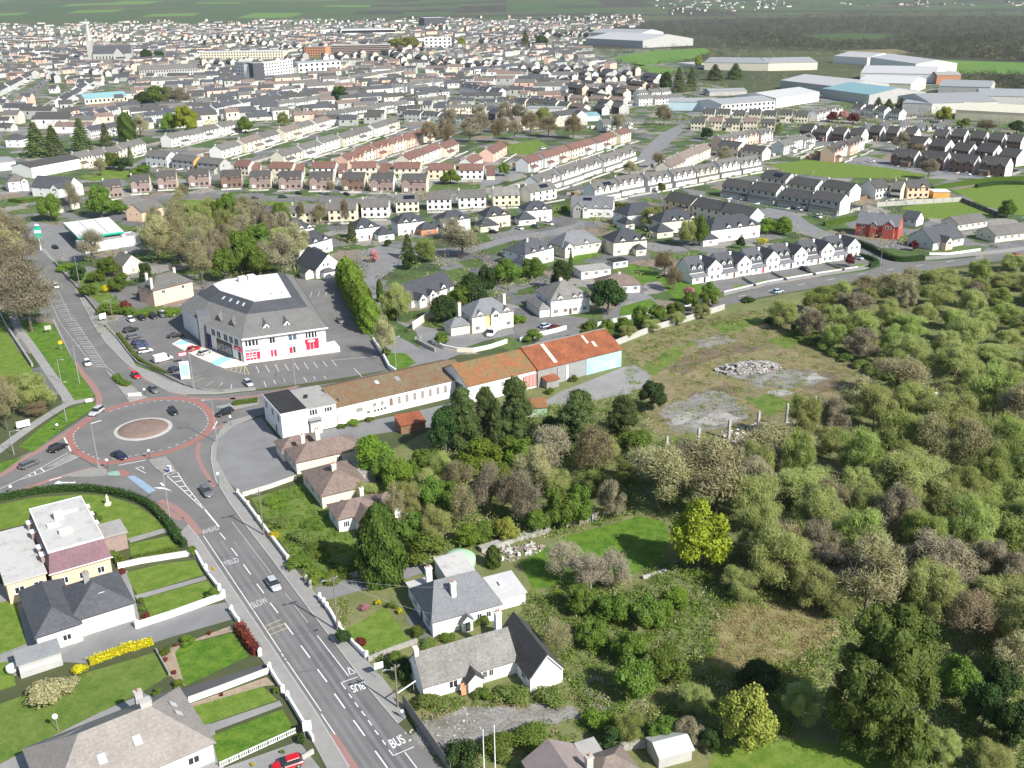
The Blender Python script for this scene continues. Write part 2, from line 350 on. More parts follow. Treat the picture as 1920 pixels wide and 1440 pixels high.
def ground_material():
    m = mat('countryside', (.045, .06, .024), .97, .3, .006, .2, col2=(.095, .105, .045), thresh=(.35, .65), bump=.6, space='World')
    return m
ground_material()
mat('scrub_floor', (.095, .125, .038), .97, .3, .12, 1.2, col2=(.2, .2, .085), thresh=(.35, .65), bump=.8, space='World')
mat('waste_earth', (.105, .115, .042), .97, .3, .09, .8, col2=(.26, .205, .12), thresh=(.36, .62), bump=.6, space='World')
mat('rubble_ground', (.14, .135, .11), .97, .3, .25, 2.0, col2=(.31, .3, .285), thresh=(.4, .66), bump=.6, space='World')
mat('field_green', (.07, .165, .02), .97, .25, .03, .5, col2=(.125, .215, .04), thresh=(.35, .65), space='World')
mat('field_dark', (.035, .075, .02), .97, .25, .02, .5, col2=(.065, .1, .03), thresh=(.35, .65), space='World')
def suburb_material():
    m = bpy.data.materials.new('garden_plots'); m.use_nodes = True; MATS['garden_plots'] = m
    nt = m.node_tree; N, L = nt.nodes, nt.links; b = N['Principled BSDF']; b.inputs['Roughness'].default_value = .95
    ge = N.new('ShaderNodeNewGeometry'); vo = N.new('ShaderNodeTexVoronoi'); vo.inputs['Scale'].default_value = .085
    dn = N.new('ShaderNodeTexNoise'); dn.inputs['Scale'].default_value = .22; dn.inputs['Detail'].default_value = 4; L.new(ge.outputs['Position'], dn.inputs['Vector'])
    mv = N.new('ShaderNodeVectorMath'); mv.operation = 'MULTIPLY_ADD'; mv.inputs[1].default_value = (9, 9, 0); L.new(dn.outputs['Color'], mv.inputs[0]); L.new(ge.outputs['Position'], mv.inputs[2]); L.new(mv.outputs[0], vo.inputs['Vector'])
    sp = N.new('ShaderNodeSeparateColor'); L.new(vo.outputs['Color'], sp.inputs[0])
    cr = N.new('ShaderNodeValToRGB'); cr.color_ramp.interpolation = 'CONSTANT'; el = cr.color_ramp.elements
    cols = [(0, (.055, .1, .02)), (.2, (.16, .16, .155)), (.38, (.075, .12, .025)), (.52, (.24, .225, .2)), (.63, (.045, .07, .022)), (.8, (.12, .12, .12)), (.9, (.2, .16, .12))]
    el[0].position = 0; el[0].color = cols[0][1] + (1,); el[1].position = .2; el[1].color = cols[1][1] + (1,)
    for p, c in cols[2:]: e = el.new(p); e.color = c + (1,)
    L.new(sp.outputs[0], cr.inputs[0])
    n = N.new('ShaderNodeTexNoise'); n.inputs['Scale'].default_value = .6; n.inputs['Detail'].default_value = 5; L.new(ge.outputs['Position'], n.inputs['Vector'])
    mr = N.new('ShaderNodeMapRange'); mr.inputs['To Min'].default_value = .5; mr.inputs['To Max'].default_value = 1.5; L.new(n.outputs['Fac'], mr.inputs[0])
    mu = N.new('ShaderNodeVectorMath'); mu.operation = 'SCALE'; L.new(cr.outputs[0], mu.inputs[0]); L.new(mr.outputs[0], mu.inputs['Scale'])
    L.new(mu.outputs[0], b.inputs['Base Color'])
suburb_material()

def hill(x, y):                                           # level town, hills only beyond about three kilometres
    if y < 4200: return 0.0
    t = min(1, (y - 4200) / 2600); t = t * t * (3 - 2 * t)
    h = 62 + 24 * math.sin(x / 900 + 1.3) + 16 * math.sin(x / 370 + y / 800) + 12 * math.sin(y / 610 + x / 1500) + 40 * min(1, max(0, (-500 - x) / 900))
    return t * max(45, h) * (1 + max(0, y - 6000) / 12000)
def make_ground():
    ys = [-60, 100, 300, 700, 1300, 2000, 3000, 3800] + list(range(4200, 7200, 170)) + [7600, 8500, 10000, 12500]
    xs = list(range(-7200, 7201, 240)); b = MB(); nx = len(xs)
    vs = [(x * (1 + max(0, y - 6000) / 9000), y, hill(x, y)) for y in ys for x in xs]
    b.add(vs, [(j * nx + i, j * nx + i + 1, (j + 1) * nx + i + 1, (j + 1) * nx + i) for j in range(len(ys) - 1) for i in range(nx - 1)])
    fr = random.Random(6); k = 0
    for j in range(len(ys) - 1):                          # hill farms: hedged fields of different greens, shade-toned ground on the right
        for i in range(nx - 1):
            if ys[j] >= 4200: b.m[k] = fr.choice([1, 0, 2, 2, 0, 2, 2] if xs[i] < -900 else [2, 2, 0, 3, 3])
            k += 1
    return ob('ground', b.mesh('ground', ['countryside', 'field_green', 'field_dark', 'cloud_shade_ground'], smooth=True), kind='structure')
mat('cloud_shade_ground', (.028, .032, .016), .97, .3, .01, .2, col2=(.055, .055, .03), thresh=(.35, .65), space='World')  # countryside tone darkened in place of a cloud shadow
make_ground()
patch('suburb_ground', [(-500, 760), (-400, 330), (-250, 60), (-60, 34), (500, 28), (1000, 30), (1240, 60), (1290, 150), (1420, 175), (1800, 150), (2050, 200), (2100, 460), (1920, 474), (1640, 508), (1360, 556), (1150, 630), (1000, 660), (860, 665), (700, 690), (400, 740), (100, 740)], 'garden_plots', .012)
patch('scrub_ground', [(560, 1090), (700, 860), (900, 760), (1160, 640), (1360, 572), (1640, 521), (2100, 470), (2600, 900), (2300, 1600), (1300, 1700), (860, 1500), (760, 1330)], 'scrub_floor', .010)
patch('waste_ground', [(1165, 655), (1240, 620), (1330, 600), (1400, 585), (1500, 572), (1560, 560), (1590, 590), (1560, 640), (1640, 690), (1600, 745), (1540, 790), (1500, 835), (1390, 862), (1260, 835), (1195, 770), (1225, 715)], 'waste_earth', .022, jag=3)
mat('dry_slope', (.16, .165, .06), .97, .3, .35, 1.5, col2=(.29, .235, .12), thresh=(.4, .65), bump=.6, space='World')
patch('dry_slope', [(1330, 1180), (1380, 1130), (1440, 1140), (1500, 1125), (1570, 1160), (1560, 1215), (1480, 1250), (1400, 1275), (1330, 1250)], 'dry_slope', .03, jag=2.6)
for p in ([(1232, 770), (1290, 745), (1350, 735), (1402, 765), (1398, 790), (1330, 806), (1262, 806)], [(1360, 700), (1420, 685), (1500, 695), (1560, 710), (1500, 730), (1420, 725)], [(1300, 640), (1360, 625), (1380, 640), (1320, 655)]):
    patch('hardstanding', p, 'rubble_ground', .032, jag=2.0)
mat('mud', (.1, .078, .05), .97, .3, .3, 2, col2=(.19, .15, .1), thresh=(.35, .65), bump=.5, space='World'); mat('pale_slab', (.36, .35, .33), .95, .3, .4, 3, col2=(.2, .19, .17), thresh=(.45, .65), space='World')
for p in ([(1250, 690), (1310, 660), (1380, 645), (1430, 650), (1400, 662), (1330, 676), (1280, 705)], [(1420, 700), (1480, 690), (1560, 700), (1600, 720), (1540, 735), (1460, 720)], [(1290, 745), (1360, 715), (1400, 735), (1340, 752)]): patch('muddy_track', p, 'mud', .027, jag=1.6)
for p in ([(1200, 690), (1250, 655), (1300, 640), (1280, 665), (1230, 705)], [(1440, 640), (1500, 610), (1540, 625), (1480, 655)], [(1400, 750), (1450, 740), (1500, 760), (1440, 780)], [(1250, 820), (1330, 815), (1380, 835), (1300, 845)], [(1330, 612), (1420, 592), (1450, 600), (1360, 625)]): patch('weedy_patch', p, 'lawn_rough', .029, jag=1.4)
for p in ([(1295, 790), (1350, 770), (1390, 785), (1340, 800)], [(1255, 785), (1290, 772), (1310, 780), (1270, 798)], [(1440, 735), (1470, 728), (1490, 738), (1455, 745)], [(1500, 705), (1530, 700), (1545, 710), (1515, 716)]): patch('broken_slab', p, 'pale_slab', .036, jag=.8)
patch('cloud_shade_ground', [(1040, 66), (1120, 48), (1300, 36), (1640, 30), (2050, 30), (2050, 190), (1900, 172), (1760, 112), (1540, 96), (1340, 90), (1120, 92)], 'cloud_shade_ground', .016)  # dark ground sheet standing in for the cloud shadow at far right
patch('field', [(1145, 108), (1215, 96), (1320, 90), (1335, 97), (1290, 112), (1200, 124)], 'field_green', .03)
patch('field', [(1690, 122), (1760, 112), (1940, 118), (1960, 140), (1800, 138)], 'field_green', .03)
patch('field', [(1440, 308), (1520, 300), (1640, 312), (1760, 325), (1700, 335), (1560, 333), (1480, 325)], 'lawn', .03)
patch('field', [(1690, 390), (1740, 380), (1800, 378), (1868, 405), (1790, 412), (1730, 408)], 'lawn', .03)
patch('field', [(1785, 356), (1860, 345), (1990, 345), (2020, 410), (1900, 402), (1845, 385)], 'lawn', .03)
for i, p in enumerate([[(-60, 22), (60, 14), (180, 8), (260, 10), (180, 17), (60, 24)], [(1500, 66), (1600, 62), (1690, 66), (1640, 76), (1540, 74)], [(1570, 95), (1680, 92), (1720, 100), (1640, 104)], [(1180, 118), (1250, 128), (1300, 132), (1230, 142)]]):
    patch('field', p, ['field_green', 'field_dark', 'waste_earth', 'field_green'][i], .03)

# --- the road surface: one sheet for the junction and its four arms
ASPH = [(-120, 905), (0, 874), (60, 846), (131, 800), (177, 770), (184, 757), (179, 740), (150, 699), (134, 671), (97, 600), (75, 560), (55, 520), (30, 480), (10, 455), (-60, 400), (-20, 370), (20, 405), (46, 433), (76, 465), (101, 493), (142, 543),
        (177, 611), (198, 642), (235, 680), (276, 713), (315, 734), (340, 741), (400, 741), (485, 733), (560, 727), (640, 716), (740, 692), (760, 706), (640, 737), (560, 752), (490, 778), (440, 792), (412, 812), (398, 835), (396, 862), (404, 900), (431, 944), (459, 983), (516, 1057), (544, 1095), (666, 1257), (689, 1289), (746, 1357), (833, 1440), (900, 1540),
        (700, 1540), (655, 1440), (590, 1333), (420, 1080), (370, 1006), (336, 990), (315, 966), (287, 942), (248, 927), (195, 915), (147, 908), (60, 918), (-120, 950)]
road = patch('road', ASPH, 'asphalt', .02)
def rd(name, px, m, z=.028): return patch(name, px, m, z, parent=road)
def seg(name, a, b, w, m='paint_white', z=.030, taper=0):
    A, B = g(*a), g(*b); d = B - A; n = Vector((-d.y, d.x, 0)).normalized() * w / 2
    me = MB().add([(A.x - n.x, A.y - n.y, z), (B.x - n.x, B.y - n.y, z), (B.x + n.x, B.y + n.y, z), (A.x + n.x, A.y + n.y, z)], [(0, 1, 2, 3)]).mesh(name, m)
    return ob(name, me, road)
# red cycle surfaces
band('cycle_lane', smooth_px(cp(c1, (545, 398), (700, 345), (850, 305), (1000, 280), (1150, 268), (1320, 265), (1480, 290), (1590, 345), (1660, 420), (1690, 500), (1670, 580), (1610, 640), (1500, 710), (1350, 780), (1180, 840), (1000, 880), (820, 915), (660, 940), (500, 945), (380, 905), (270, 850), (200, 780), (170, 700), (185, 640), (250, 580), (340, 515), (385, 475)), 3), 1.9, 'red_ring', .027, road)
for px, w in ((cp(c2, (790, 450), (870, 560), (960, 670), (1030, 770), (1048, 860), (1020, 940)), 1.5), (cp(c2, (1000, 1000), (860, 1100), (740, 1180), (520, 1320), (350, 1420)) + [c3(260, 110), c3(0, 290), (-100, 920)], 1.7),
              (cp(c1, (1440, 262), (1700, 272), (1920, 268)) + cp(c8, (200, 828), (480, 802)) + [(560, 724)], 1.3), (cp(c1, (1700, 600), (1810, 545), (1920, 510)) + [(470, 780)], 1.3),
              (cp(c3, (1100, 190), (900, 235), (700, 290), (500, 350), (330, 415), (150, 470), (0, 505)) + [(-100, 945)], 1.5),
              (cp(c3, (350, 462), (600, 428), (830, 412), (1100, 450), (1400, 505), (1620, 590), (1800, 690), (1920, 760)), 1.4), (cp(c4, (0, 215), (120, 275), (230, 350), (330, 450), (420, 575)), 1.4),
              (cp(c1, (1545, 735), (1530, 800), (1530, 880), (1570, 980), (1640, 1100), (1710, 1200)), .9), (cp(c7, (230, 830), (380, 950), (560, 1040), (700, 1105), (850, 1140)), .9)):
    band('cycle_lane', smooth_px(px, 4), w, 'red_surface', .0265, road)
rd('cycle_lane', cp(c6, (300, 1090), (385, 1060), (500, 1230), (640, 1440), (760, 1620), (600, 1620), (440, 1360)), 'red_surface')
rd('blue_cycle_crossing', cp(c1, (785, 1095), (850, 1080), (950, 1140), (1090, 1240), (1010, 1272), (900, 1190)), 'blue_surface', .031)
rd('green_cycle_patch', cp(c1, (560, 1062), (610, 1040), (700, 1033), (712, 1082), (600, 1085)), 'green_surface', .031)
rd('red_cycle_patch', cp(c1, (690, 1025), (740, 1015), (825, 1070), (780, 1100), (715, 1085)), 'red_ring', .033)
# dashes round the circulating carriageway
_ring = [g(*p) for p in smooth_px(cp(c1, (560, 420), (700, 370), (860, 330), (1010, 303), (1150, 290), (1310, 288), (1450, 312), (1545, 360), (1610, 430), (1640, 505), (1620, 570), (1560, 630), (1450, 690), (1300, 760), (1130, 815), (960, 850), (800, 880), (640, 905), (510, 908), (400, 872), (300, 820), (240, 755), (215, 690), (220, 635), (275, 570)), 6)]
_acc = 0
for i in range(len(_ring) - 1):
    _acc += (_ring[i + 1] - _ring[i]).length
    if _acc > 1.5:
        _acc = 0; A = _ring[i]; d = (_ring[i + 1] - A).normalized(); n = Vector((-d.y, d.x, 0)) * .13; B = A + d * .8
        ob('ring_dash', MB().add([(A.x - n.x, A.y - n.y, .0305), (B.x - n.x, B.y - n.y, .0305), (B.x + n.x, B.y + n.y, .0305), (A.x + n.x, A.y + n.y, .0305)], [(0, 1, 2, 3)]).mesh('ring_dash', 'paint_worn'), road)
# painted lines of the near road
for a, b in (((635, 560), (695, 630)), ((755, 720), (820, 805)), ((885, 895), (960, 1000)), ((1025, 1100), (1100, 1200)), ((1165, 1300), (1250, 1410))): seg('lane_dash', c4(*a), c4(*b), .17)
seg('lane_dash', c5(755, 500), c5(845, 620), .17)
for a, b in (((25, 145), (120, 275)), ((200, 395), (300, 530)), ((380, 655), (490, 810)), ((580, 935), (700, 1100)), ((810, 1260), (940, 1440)), ((1040, 1590), (1180, 1800))): seg('lane_dash', c6(*a), c6(*b), .19)
seg('edge_line', c4(460, 590), c5(420, 360), .13); seg('edge_line', c5(425, 367), c5(715, 805), .13)
for a, b in (((722, 820), (745, 855)), ((755, 870), (772, 893))): seg('edge_line', c5(*a), c5(*b), .13)
seg('edge_line', c5(780, 905), c5(1140, 1430), .13); seg('edge_line', c6(240, 870), c6(385, 1085), .13)
seg('edge_line', c5(760, 180), c5(1000, 490), .1, 'paint_worn'); seg('edge_line', c5(1100, 630), c5(1432, 1060), .13)
seg('edge_line', c4(760, 440), c4(1180, 990), .1, 'paint_worn')
for a, b in (((530, 655), (565, 700)), ((595, 745), (630, 795)), ((665, 840), (705, 890)), ((735, 935), (775, 990)), ((805, 1040), (845, 1090)), ((885, 1145), (920, 1195))): seg('bus_bay_dash', c6(*a), c6(*b), .15)
for a, b in (((450, 537), (630, 475)), ((448, 535), (497, 606)), ((955, 1248), (1002, 1312)), ((998, 1312), (1222, 1216)), ((1125, 1275), (1250, 1440))): seg('bus_bay_line', c6(*a), c6(*b), .13)
for a, b in (((520, 372), (545, 452)), ((543, 452), (606, 432)), ((606, 432), (520, 372))): seg('yield_triangle', c6(*a), c6(*b), .13)
for k, (a, b) in enumerate((((520, 545), (715, 462)), ((560, 580), (755, 505)), ((600, 622), (790, 548)))): seg('rumble_strip', c5(*a), c5(*b), .12, 'paint_yellow')
# wheel tracks and trench repairs on the near road
mat('asphalt_worn', (.178, .178, .18), .9, .18, .2, 6, space='World'); mat('asphalt_patch', (.125, .125, .129), .9, .2, .2, 6, space='World')
def across(f, y): xl, xr = 381.5 + .671 * (y - 1004.5), 524 + .727 * (y - 1090.6); return (xl + (xr - xl) * f, y)
for f in (.14, .33, .62, .84): band('wheel_track', [across(f, y) for y in range(1015, 1460, 20)], .55, 'asphalt_worn', .0235, road)
for y0, f0, f1 in ((1100, 0, .5), (1045, .05, .5), (1190, .5, 1.0), (1262, .0, 1.0)): seg('trench_patch', across(f0, y0), across(f1, y0 - 14 * (f1 - f0)), .3, 'asphalt_patch', .025)
rd('resurfaced_patch', [across(.5, 1180), across(1.0, 1168), across(1.0, 1440), across(.5, 1440)], 'asphalt_patch', .0225)
for p in ((440, 948), (592, 1182), (455, 1140), (372, 1012)): q = g(*p); ob('drain_cover', MB().box(-.35, -.25, .03, .35, .25, .034).mesh('drain_cover', 'metal_dark'), road, (q.x, q.y, 0), R(30))
# hatching south of the junction
for a, b in (((1208, 1090), (1600, 1445)), ((1315, 1050), (1395, 1180)), ((1395, 1180), (1605, 1445))): seg('hatch_line', c1(*a), c1(*b), .16)
seg('hatch_line', c4(440, 270), c4(625, 495), .3)
for a, b in (((1255, 1098), (1335, 1090)), ((1290, 1148), (1372, 1138)), ((1335, 1203), (1405, 1194)), ((1385, 1245), (1440, 1238)), ((1440, 1292), (1470, 1287)), ((1490, 1342), (1512, 1338))): seg('hatch_bar', c1(*a), c1(*b), .28)
# west arm: hatch, stop line, arrows
for a, b in (((0, 432), (220, 330)), ((220, 330), (720, 50)), ((220, 335), (440, 265)), ((440, 265), (840, 90))): seg('hatch_line', c3(*a), c3(*b), .14)
for a, b in (((300, 285), (330, 300)), ((360, 252), (385, 285)), ((430, 215), (470, 250))): seg('hatch_bar', c3(*a), c3(*b), .25)
seg('stop_line', c2(680, 1245), c2(750, 1390), .35); seg('stop_line', c1(1690, 590), c1(1735, 510), .3)
rd('lane_arrow', cp(c3, (570, 378), (620, 348), (650, 360), (790, 362), (790, 345), (800, 372), (660, 374), (620, 382)), 'paint_white', .031)
rd('lane_arrow', cp(c1, (1060, 1212), (1130, 1205), (1190, 1215), (1260, 1250), (1180, 1228), (1130, 1225)), 'paint_white', .031)
rd('lane_arrow', cp(c1, (1125, 1160), (1150, 1158), (1185, 1195), (1160, 1195)), 'paint_white', .031)
for a, b in (((870, 1005), (940, 988)), ((875, 1005), (980, 1058)), ((940, 988), (960, 1015))): seg('yield_triangle', c1(*a), c1(*b), .15)
seg('stop_line', c1(690, 975), c1(975, 920), .22)
for a, b in (((330, 445), (440, 408)), ((520, 345), (650, 310))): seg('lane_dash', c3(*a), c3(*b), .3)
# ladder hatching on the north arm
for i in range(15):
    t = i / 14.0
    a0, b0 = (97 + (178 - 97) * t, 565 + (684 - 565) * t), (119 + (198 - 119) * t, 562 + (684 - 562) * t)
    k = .5 + .5 * math.sin(math.pi * min(1, t + .35))
    seg('hatch_bar', a0, (a0[0] + (b0[0] - a0[0]) * (1.0 if t < .85 else .8), a0[1] + (b0[1] - a0[1])), .35, 'paint_worn')
    seg('hatch_bar', (a0[0] + 1.5, a0[1] + 3.6), (b0[0] + 1.5, b0[1] + 3.6), .3, 'paint_worn')
for a, b in (((630, 20), (1000, 500)), ((790, 0), (1130, 500)), ((1130, 500), (1560, 830))): seg('edge_line', c2(*a), c2(*b), .12, 'paint_worn')
seg('edge_line', (109, 545), (135, 600), .12, 'paint_worn'); seg('edge_line', (93, 560), (112, 604), .12, 'paint_worn')

# words painted on the road
def lettering(word, c, BL, BR, TL, m='paint_worn'):
    cu = bpy.data.curves.new('lettering', 'FONT'); cu.body = word; cu.offset = .012
    o = bpy.data.objects.new('lettering', cu); COL.objects.link(o)
    dg = bpy.context.evaluated_depsgraph_get(); me = bpy.data.meshes.new_from_object(o.evaluated_get(dg))
    bpy.data.objects.remove(o, do_unlink=True)
    xs = [v.co.x for v in me.vertices]; ys = [v.co.y for v in me.vertices]
    O, X, Y = g(*c(*BL)), g(*c(*BR)), g(*c(*TL))
    for v in me.vertices:
        p = O + (X - O) * ((v.co.x - min(xs)) / (max(xs) - min(xs))) + (Y - O) * ((v.co.y - min(ys)) / (max(ys) - min(ys)))
        v.co = (p.x, p.y, .031)
    me.materials.clear(); me.materials.append(M(m)); me.name = 'lettering'
    return ob('lettering', me, road, label='white word %s painted on the road' % word)
lettering('BUS', c6, (1000, 1238), (1142, 1172), (943, 1148), 'paint_white')
lettering('BUS', c6, (672, 528), (540, 572), (714, 600), 'paint_white')
lettering('SLOW', c5, (428, 340), (592, 278), (384, 288))
lettering('YIELD', c4, (692, 912), (848, 862), (652, 872))
lettering('AHEAD', c4, (462, 575), (632, 522), (434, 534))

# raised footways and islands
def raised(name, px, m='pavement', h=.13): return patch(name, px, m, h, thick=h)
raised('footway', [(655, 1440), (590, 1333), (505, 1207), (420, 1080), (372, 1008), (352, 985), (338, 1000), (345, 1012), (362, 1042), (420, 1123), (487, 1232), (506, 1259), (531, 1301), (560, 1346), (586, 1391), (612, 1440), (650, 1520), (700, 1520)])
raised('footway', [(398, 835), (396, 862), (404, 900), (431, 944), (459, 983), (516, 1057), (544, 1095), (605, 1176), (666, 1257), (689, 1289), (746, 1357), (762, 1345), (757, 1325), (715, 1268), (687, 1238), (635, 1181), (601, 1125), (573, 1090), (541, 1053), (486, 981), (465, 953), (446, 930), (425, 898), (405, 862), (408, 822), (440, 797), (478, 783), (470, 779), (430, 790), (412, 808)])
raised('footway', [(97, 600), (134, 671), (134, 668), (102, 598)])
raised('footway', [(177, 611), (198, 642), (235, 680), (276, 713), (315, 734), (345, 739), (400, 739), (480, 731), (478, 726), (400, 733), (360, 728), (320, 716), (285, 698), (255, 686), (242, 664), (225, 638), (205, 612), (182, 588), (150, 545), (110, 497), (84, 467), (74, 466), (101, 493), (142, 543)])
for px in ([(655, 1440), (590, 1333), (505, 1207), (420, 1080), (372, 1008), (352, 985)], [(398, 835), (396, 862), (404, 900), (431, 944), (459, 983), (516, 1057), (544, 1095), (605, 1176), (666, 1257), (689, 1289), (746, 1357)], [(142, 543), (177, 611), (198, 642), (235, 680), (276, 713), (315, 734), (345, 739), (400, 739), (480, 731)]):
    L_, R_ = strip_pts([g(*p) for p in px], .22); b = MB(); n = len(L_)
    for i in range(n):
        for q in (L_[i], R_[i]): b.v += [(q.x, q.y, .0), (q.x, q.y, .15)]
    for i in range(n - 1): j = i * 4; b.f += [(j, j + 1, j + 5, j + 4), (j + 3, j + 2, j + 6, j + 7), (j + 1, j + 3, j + 7, j + 5)]; b.m += [0] * 3
    ob('kerb', b.mesh('kerb', 'kerb_stone'), kind='structure')
raised('traffic_island', cp(c2, (1105, 520), (1210, 600), (1400, 700), (1545, 825), (1370, 872), (1290, 760), (1200, 650)), 'pavement', .14)
raised('traffic_island', cp(c1, (1005, 920), (1190, 885), (1230, 930), (1312, 1050), (1200, 1092), (1080, 1010)), 'gravel', .14)
raised('traffic_island', cp(c8, (10, 925), (100, 905), (200, 880), (480, 846), (480, 892), (230, 945), (120, 945)), 'pavement', .14)
raised('traffic_island', cp(c3, (640, 300), (860, 245), (1060, 195), (1130, 235), (1130, 290), (900, 308)), 'gravel', .14)
raised('traffic_island', cp(c3, (500, 200), (740, 62), (835, 88), (600, 185)), 'gravel', .06)
_ic = g(268.5, 804.5)
def disc(r, z): return [(_ic.x + r * math.cos(i * math.pi / 24), _ic.y + r * math.sin(i * math.pi / 24), z) for i in range(48)]
_b = MB()
for r, z in ((6.65, .02), (6.6, .14), (5.75, .16)): _b.v += disc(r, z)
_b.f = [(k * 48 + i, k * 48 + (i + 1) % 48, k * 48 + 48 + (i + 1) % 48, k * 48 + 48 + i) for k in range(2) for i in range(48)]; _b.m = [0] * len(_b.f)
isl = ob('roundabout_island', _b.mesh('roundabout_island', 'concrete'), kind='structure')
mat('island_soil', (.21, .15, .125), .96, .2, .5, 3, bump=.5, space='World')
_b = MB()
for r, z in ((5.75, .15), (5.0, .5), (3.4, .75), (1.6, .85)): _b.v += disc(r, z)
_b.f = [(k * 48 + i, k * 48 + (i + 1) % 48, k * 48 + 48 + (i + 1) % 48, k * 48 + 48 + i) for k in range(3) for i in range(48)] + [tuple(range(144, 192))]; _b.m = [0] * len(_b.f)
ob('planted_mound', _b.mesh('planted_mound', 'island_soil', True), isl)

# --- car park, yards, drives
carpark = patch('car_park', [(196, 604), (218, 626), (227, 637), (244, 663), (258, 683), (288, 694), (324, 713), (347, 723), (379, 731), (448, 734), (480, 730), (540, 723), (600, 715), (660, 706), (735, 692), (742, 686), (715, 664), (690, 628), (662, 590), (642, 548), (638, 528), (560, 522), (400, 540), (335, 585), (240, 600)], 'asphalt', .018)
def bay(a, b, m='paint_white', w=.12):
    A, B = g(*a), g(*b); d = B - A; n = Vector((-d.y, d.x, 0)).normalized() * w / 2
    ob('bay_line', MB().add([(A.x - n.x, A.y - n.y, .024), (B.x - n.x, B.y - n.y, .024), (B.x + n.x, B.y + n.y, .024), (A.x + n.x, A.y + n.y, .024)], [(0, 1, 2, 3)]).mesh('bay_line', m), carpark)
for a, b in (((450, 485), (485, 560)), ((550, 480), (595, 550)), ((655, 470), (695, 545)), ((755, 465), (800, 535)), ((860, 455), (905, 530)), ((960, 450), (1005, 520)), ((1060, 445), (1105, 505)), ((1160, 435), (1205, 495)), ((1260, 430), (1305, 490)),
             ((535, 650), (560, 710)), ((640, 635), (660, 680)), ((745, 625), (762, 655)), ((955, 605), (990, 655)), ((1060, 595), (1080, 630)), ((1170, 590), (1190, 620)), ((55, 705), (95, 670)), ((180, 755), (195, 680)), ((1490, 510), (1580, 610)), ((1580, 610), (1800, 565)), ((1240, 428), (1740, 385))): bay(c8(*a), c8(*b))
for i in range(16): bay((642 + i * 5.2, 548 + i * 8.2), (655 + i * 5.6, 543 + i * 8.0), 'paint_worn')
for i in range(4): bay((585 + i * 14, 548 - i * 1), (582 + i * 14, 556), 'paint_white')
for a, b in (((130, 525), (340, 490)), ((130, 525), (380, 578)), ((340, 490), (380, 578)), ((200, 515), (180, 540)), ((250, 505), (230, 555)), ((300, 497), (280, 565)), ((330, 495), (330, 572))): bay(c8(*a), c8(*b), 'paint_yellow', .16)
for a, b in (((860, 975), (1000, 925)), ((900, 1000), (1040, 950)), ((1050, 1040), (1130, 985)), ((1180, 1050), (1225, 1000))): bay(c7(*a), c7(*b), 'paint_yellow', .14)
_fc = patch('painted_forecourt', cp(c7, (690, 592), (785, 540), (870, 545), (1000, 622), (1280, 740), (1470, 775), (1500, 815), (1250, 852), (1100, 792), (1000, 750), (830, 668)), 'paint_cream', .024, parent=carpark)
for q in (((700, 600), (800, 548), (905, 580), (800, 600)), ((1095, 785), (1220, 725), (1330, 745), (1170, 830))): patch('aqua_stripe', cp(c7, *q), 'paint_aqua', .029, parent=carpark)
patch('yard', [(520, 840), (535, 822), (640, 800), (760, 776), (870, 750), (905, 745), (880, 765), (830, 800), (760, 806), (700, 815), (640, 830), (560, 868)], 'asphalt_pale', .018)
patch('yard', [(1005, 762), (1050, 735), (1120, 708), (1165, 690), (1185, 680), (1215, 700), (1225, 716), (1180, 738), (1080, 757)], 'concrete_yard', .028)
patch('yard', [(408, 822), (440, 797), (490, 782), (520, 822), (545, 868), (556, 900), (500, 916), (452, 930), (425, 898), (405, 862)], 'asphalt_pale', .018)
patch('private_road', [(640, 716), (760, 706), (860, 665), (905, 650), (850, 655), (790, 655), (765, 640), (742, 630), (720, 600), (712, 560), (716, 520), (745, 500), (790, 480), (860, 478), (900, 470), (960, 452), (1040, 442), (1100, 425), (1090, 417), (1030, 432), (950, 444), (900, 458), (840, 466), (760, 468), (712, 462), (690, 466), (694, 500), (676, 545), (686, 590), (712, 640), (744, 676), (752, 690)], 'asphalt_pale', .022)
patch('drive', [(735, 600), (780, 622), (790, 650), (850, 660), (905, 640), (965, 625), (960, 610), (870, 628)], 'asphalt_pale', .024)
patch('drive', [(965, 600), (1000, 585), (1100, 596), (1110, 610), (1030, 618), (985, 640), (965, 620)], 'asphalt', .024)
patch('drive', [(1195, 452), (1280, 462), (1290, 470), (1240, 475), (1190, 462)], 'asphalt_pale', .024)
patch('drive', [(1180, 545), (1220, 555), (1260, 590), (1235, 592), (1175, 560)], 'asphalt_pale', .024)
estate = patch('estate_road', [(1357, 557), (1440, 536), (1530, 521), (1625, 508), (1655, 498), (1640, 478), (1612, 458), (1622, 453), (1660, 475), (1700, 490), (1760, 489), (1880, 477), (2050, 455), (2050, 470), (1890, 487), (1770, 502), (1640, 521), (1427, 557), (1359, 574), (1250, 600), (1240, 590)], 'asphalt', .026)
raised('footway', [(1357, 555), (1440, 534), (1530, 519), (1618, 506), (1646, 497), (1640, 492), (1612, 500), (1530, 513), (1440, 528), (1357, 548)])
raised('footway', [(1705, 489), (1760, 486), (1880, 474), (2050, 452), (2050, 446), (1880, 468), (1760, 480), (1700, 484)])
for i in range(9): 
    t = i / 9; a = (1385 + 500 * t, 556 - 78 * t - 22 * t * (1 - t)); seg('lane_dash', a, (a[0] + 14, a[1] - 3.0), .2)
patch('estate_road', [(275, 368), (400, 363), (484, 367), (577, 368), (700, 374), (820, 380), (830, 386), (700, 381), (577, 376), (484, 377), (400, 371), (285, 377)], 'asphalt', .024)
patch('estate_road', [(1195, 300), (1205, 280), (1240, 250), (1278, 232), (1292, 236), (1270, 255), (1238, 285), (1228, 300), (1240, 335), (1260, 345), (1230, 350), (1205, 325)], 'asphalt_pale', .024)
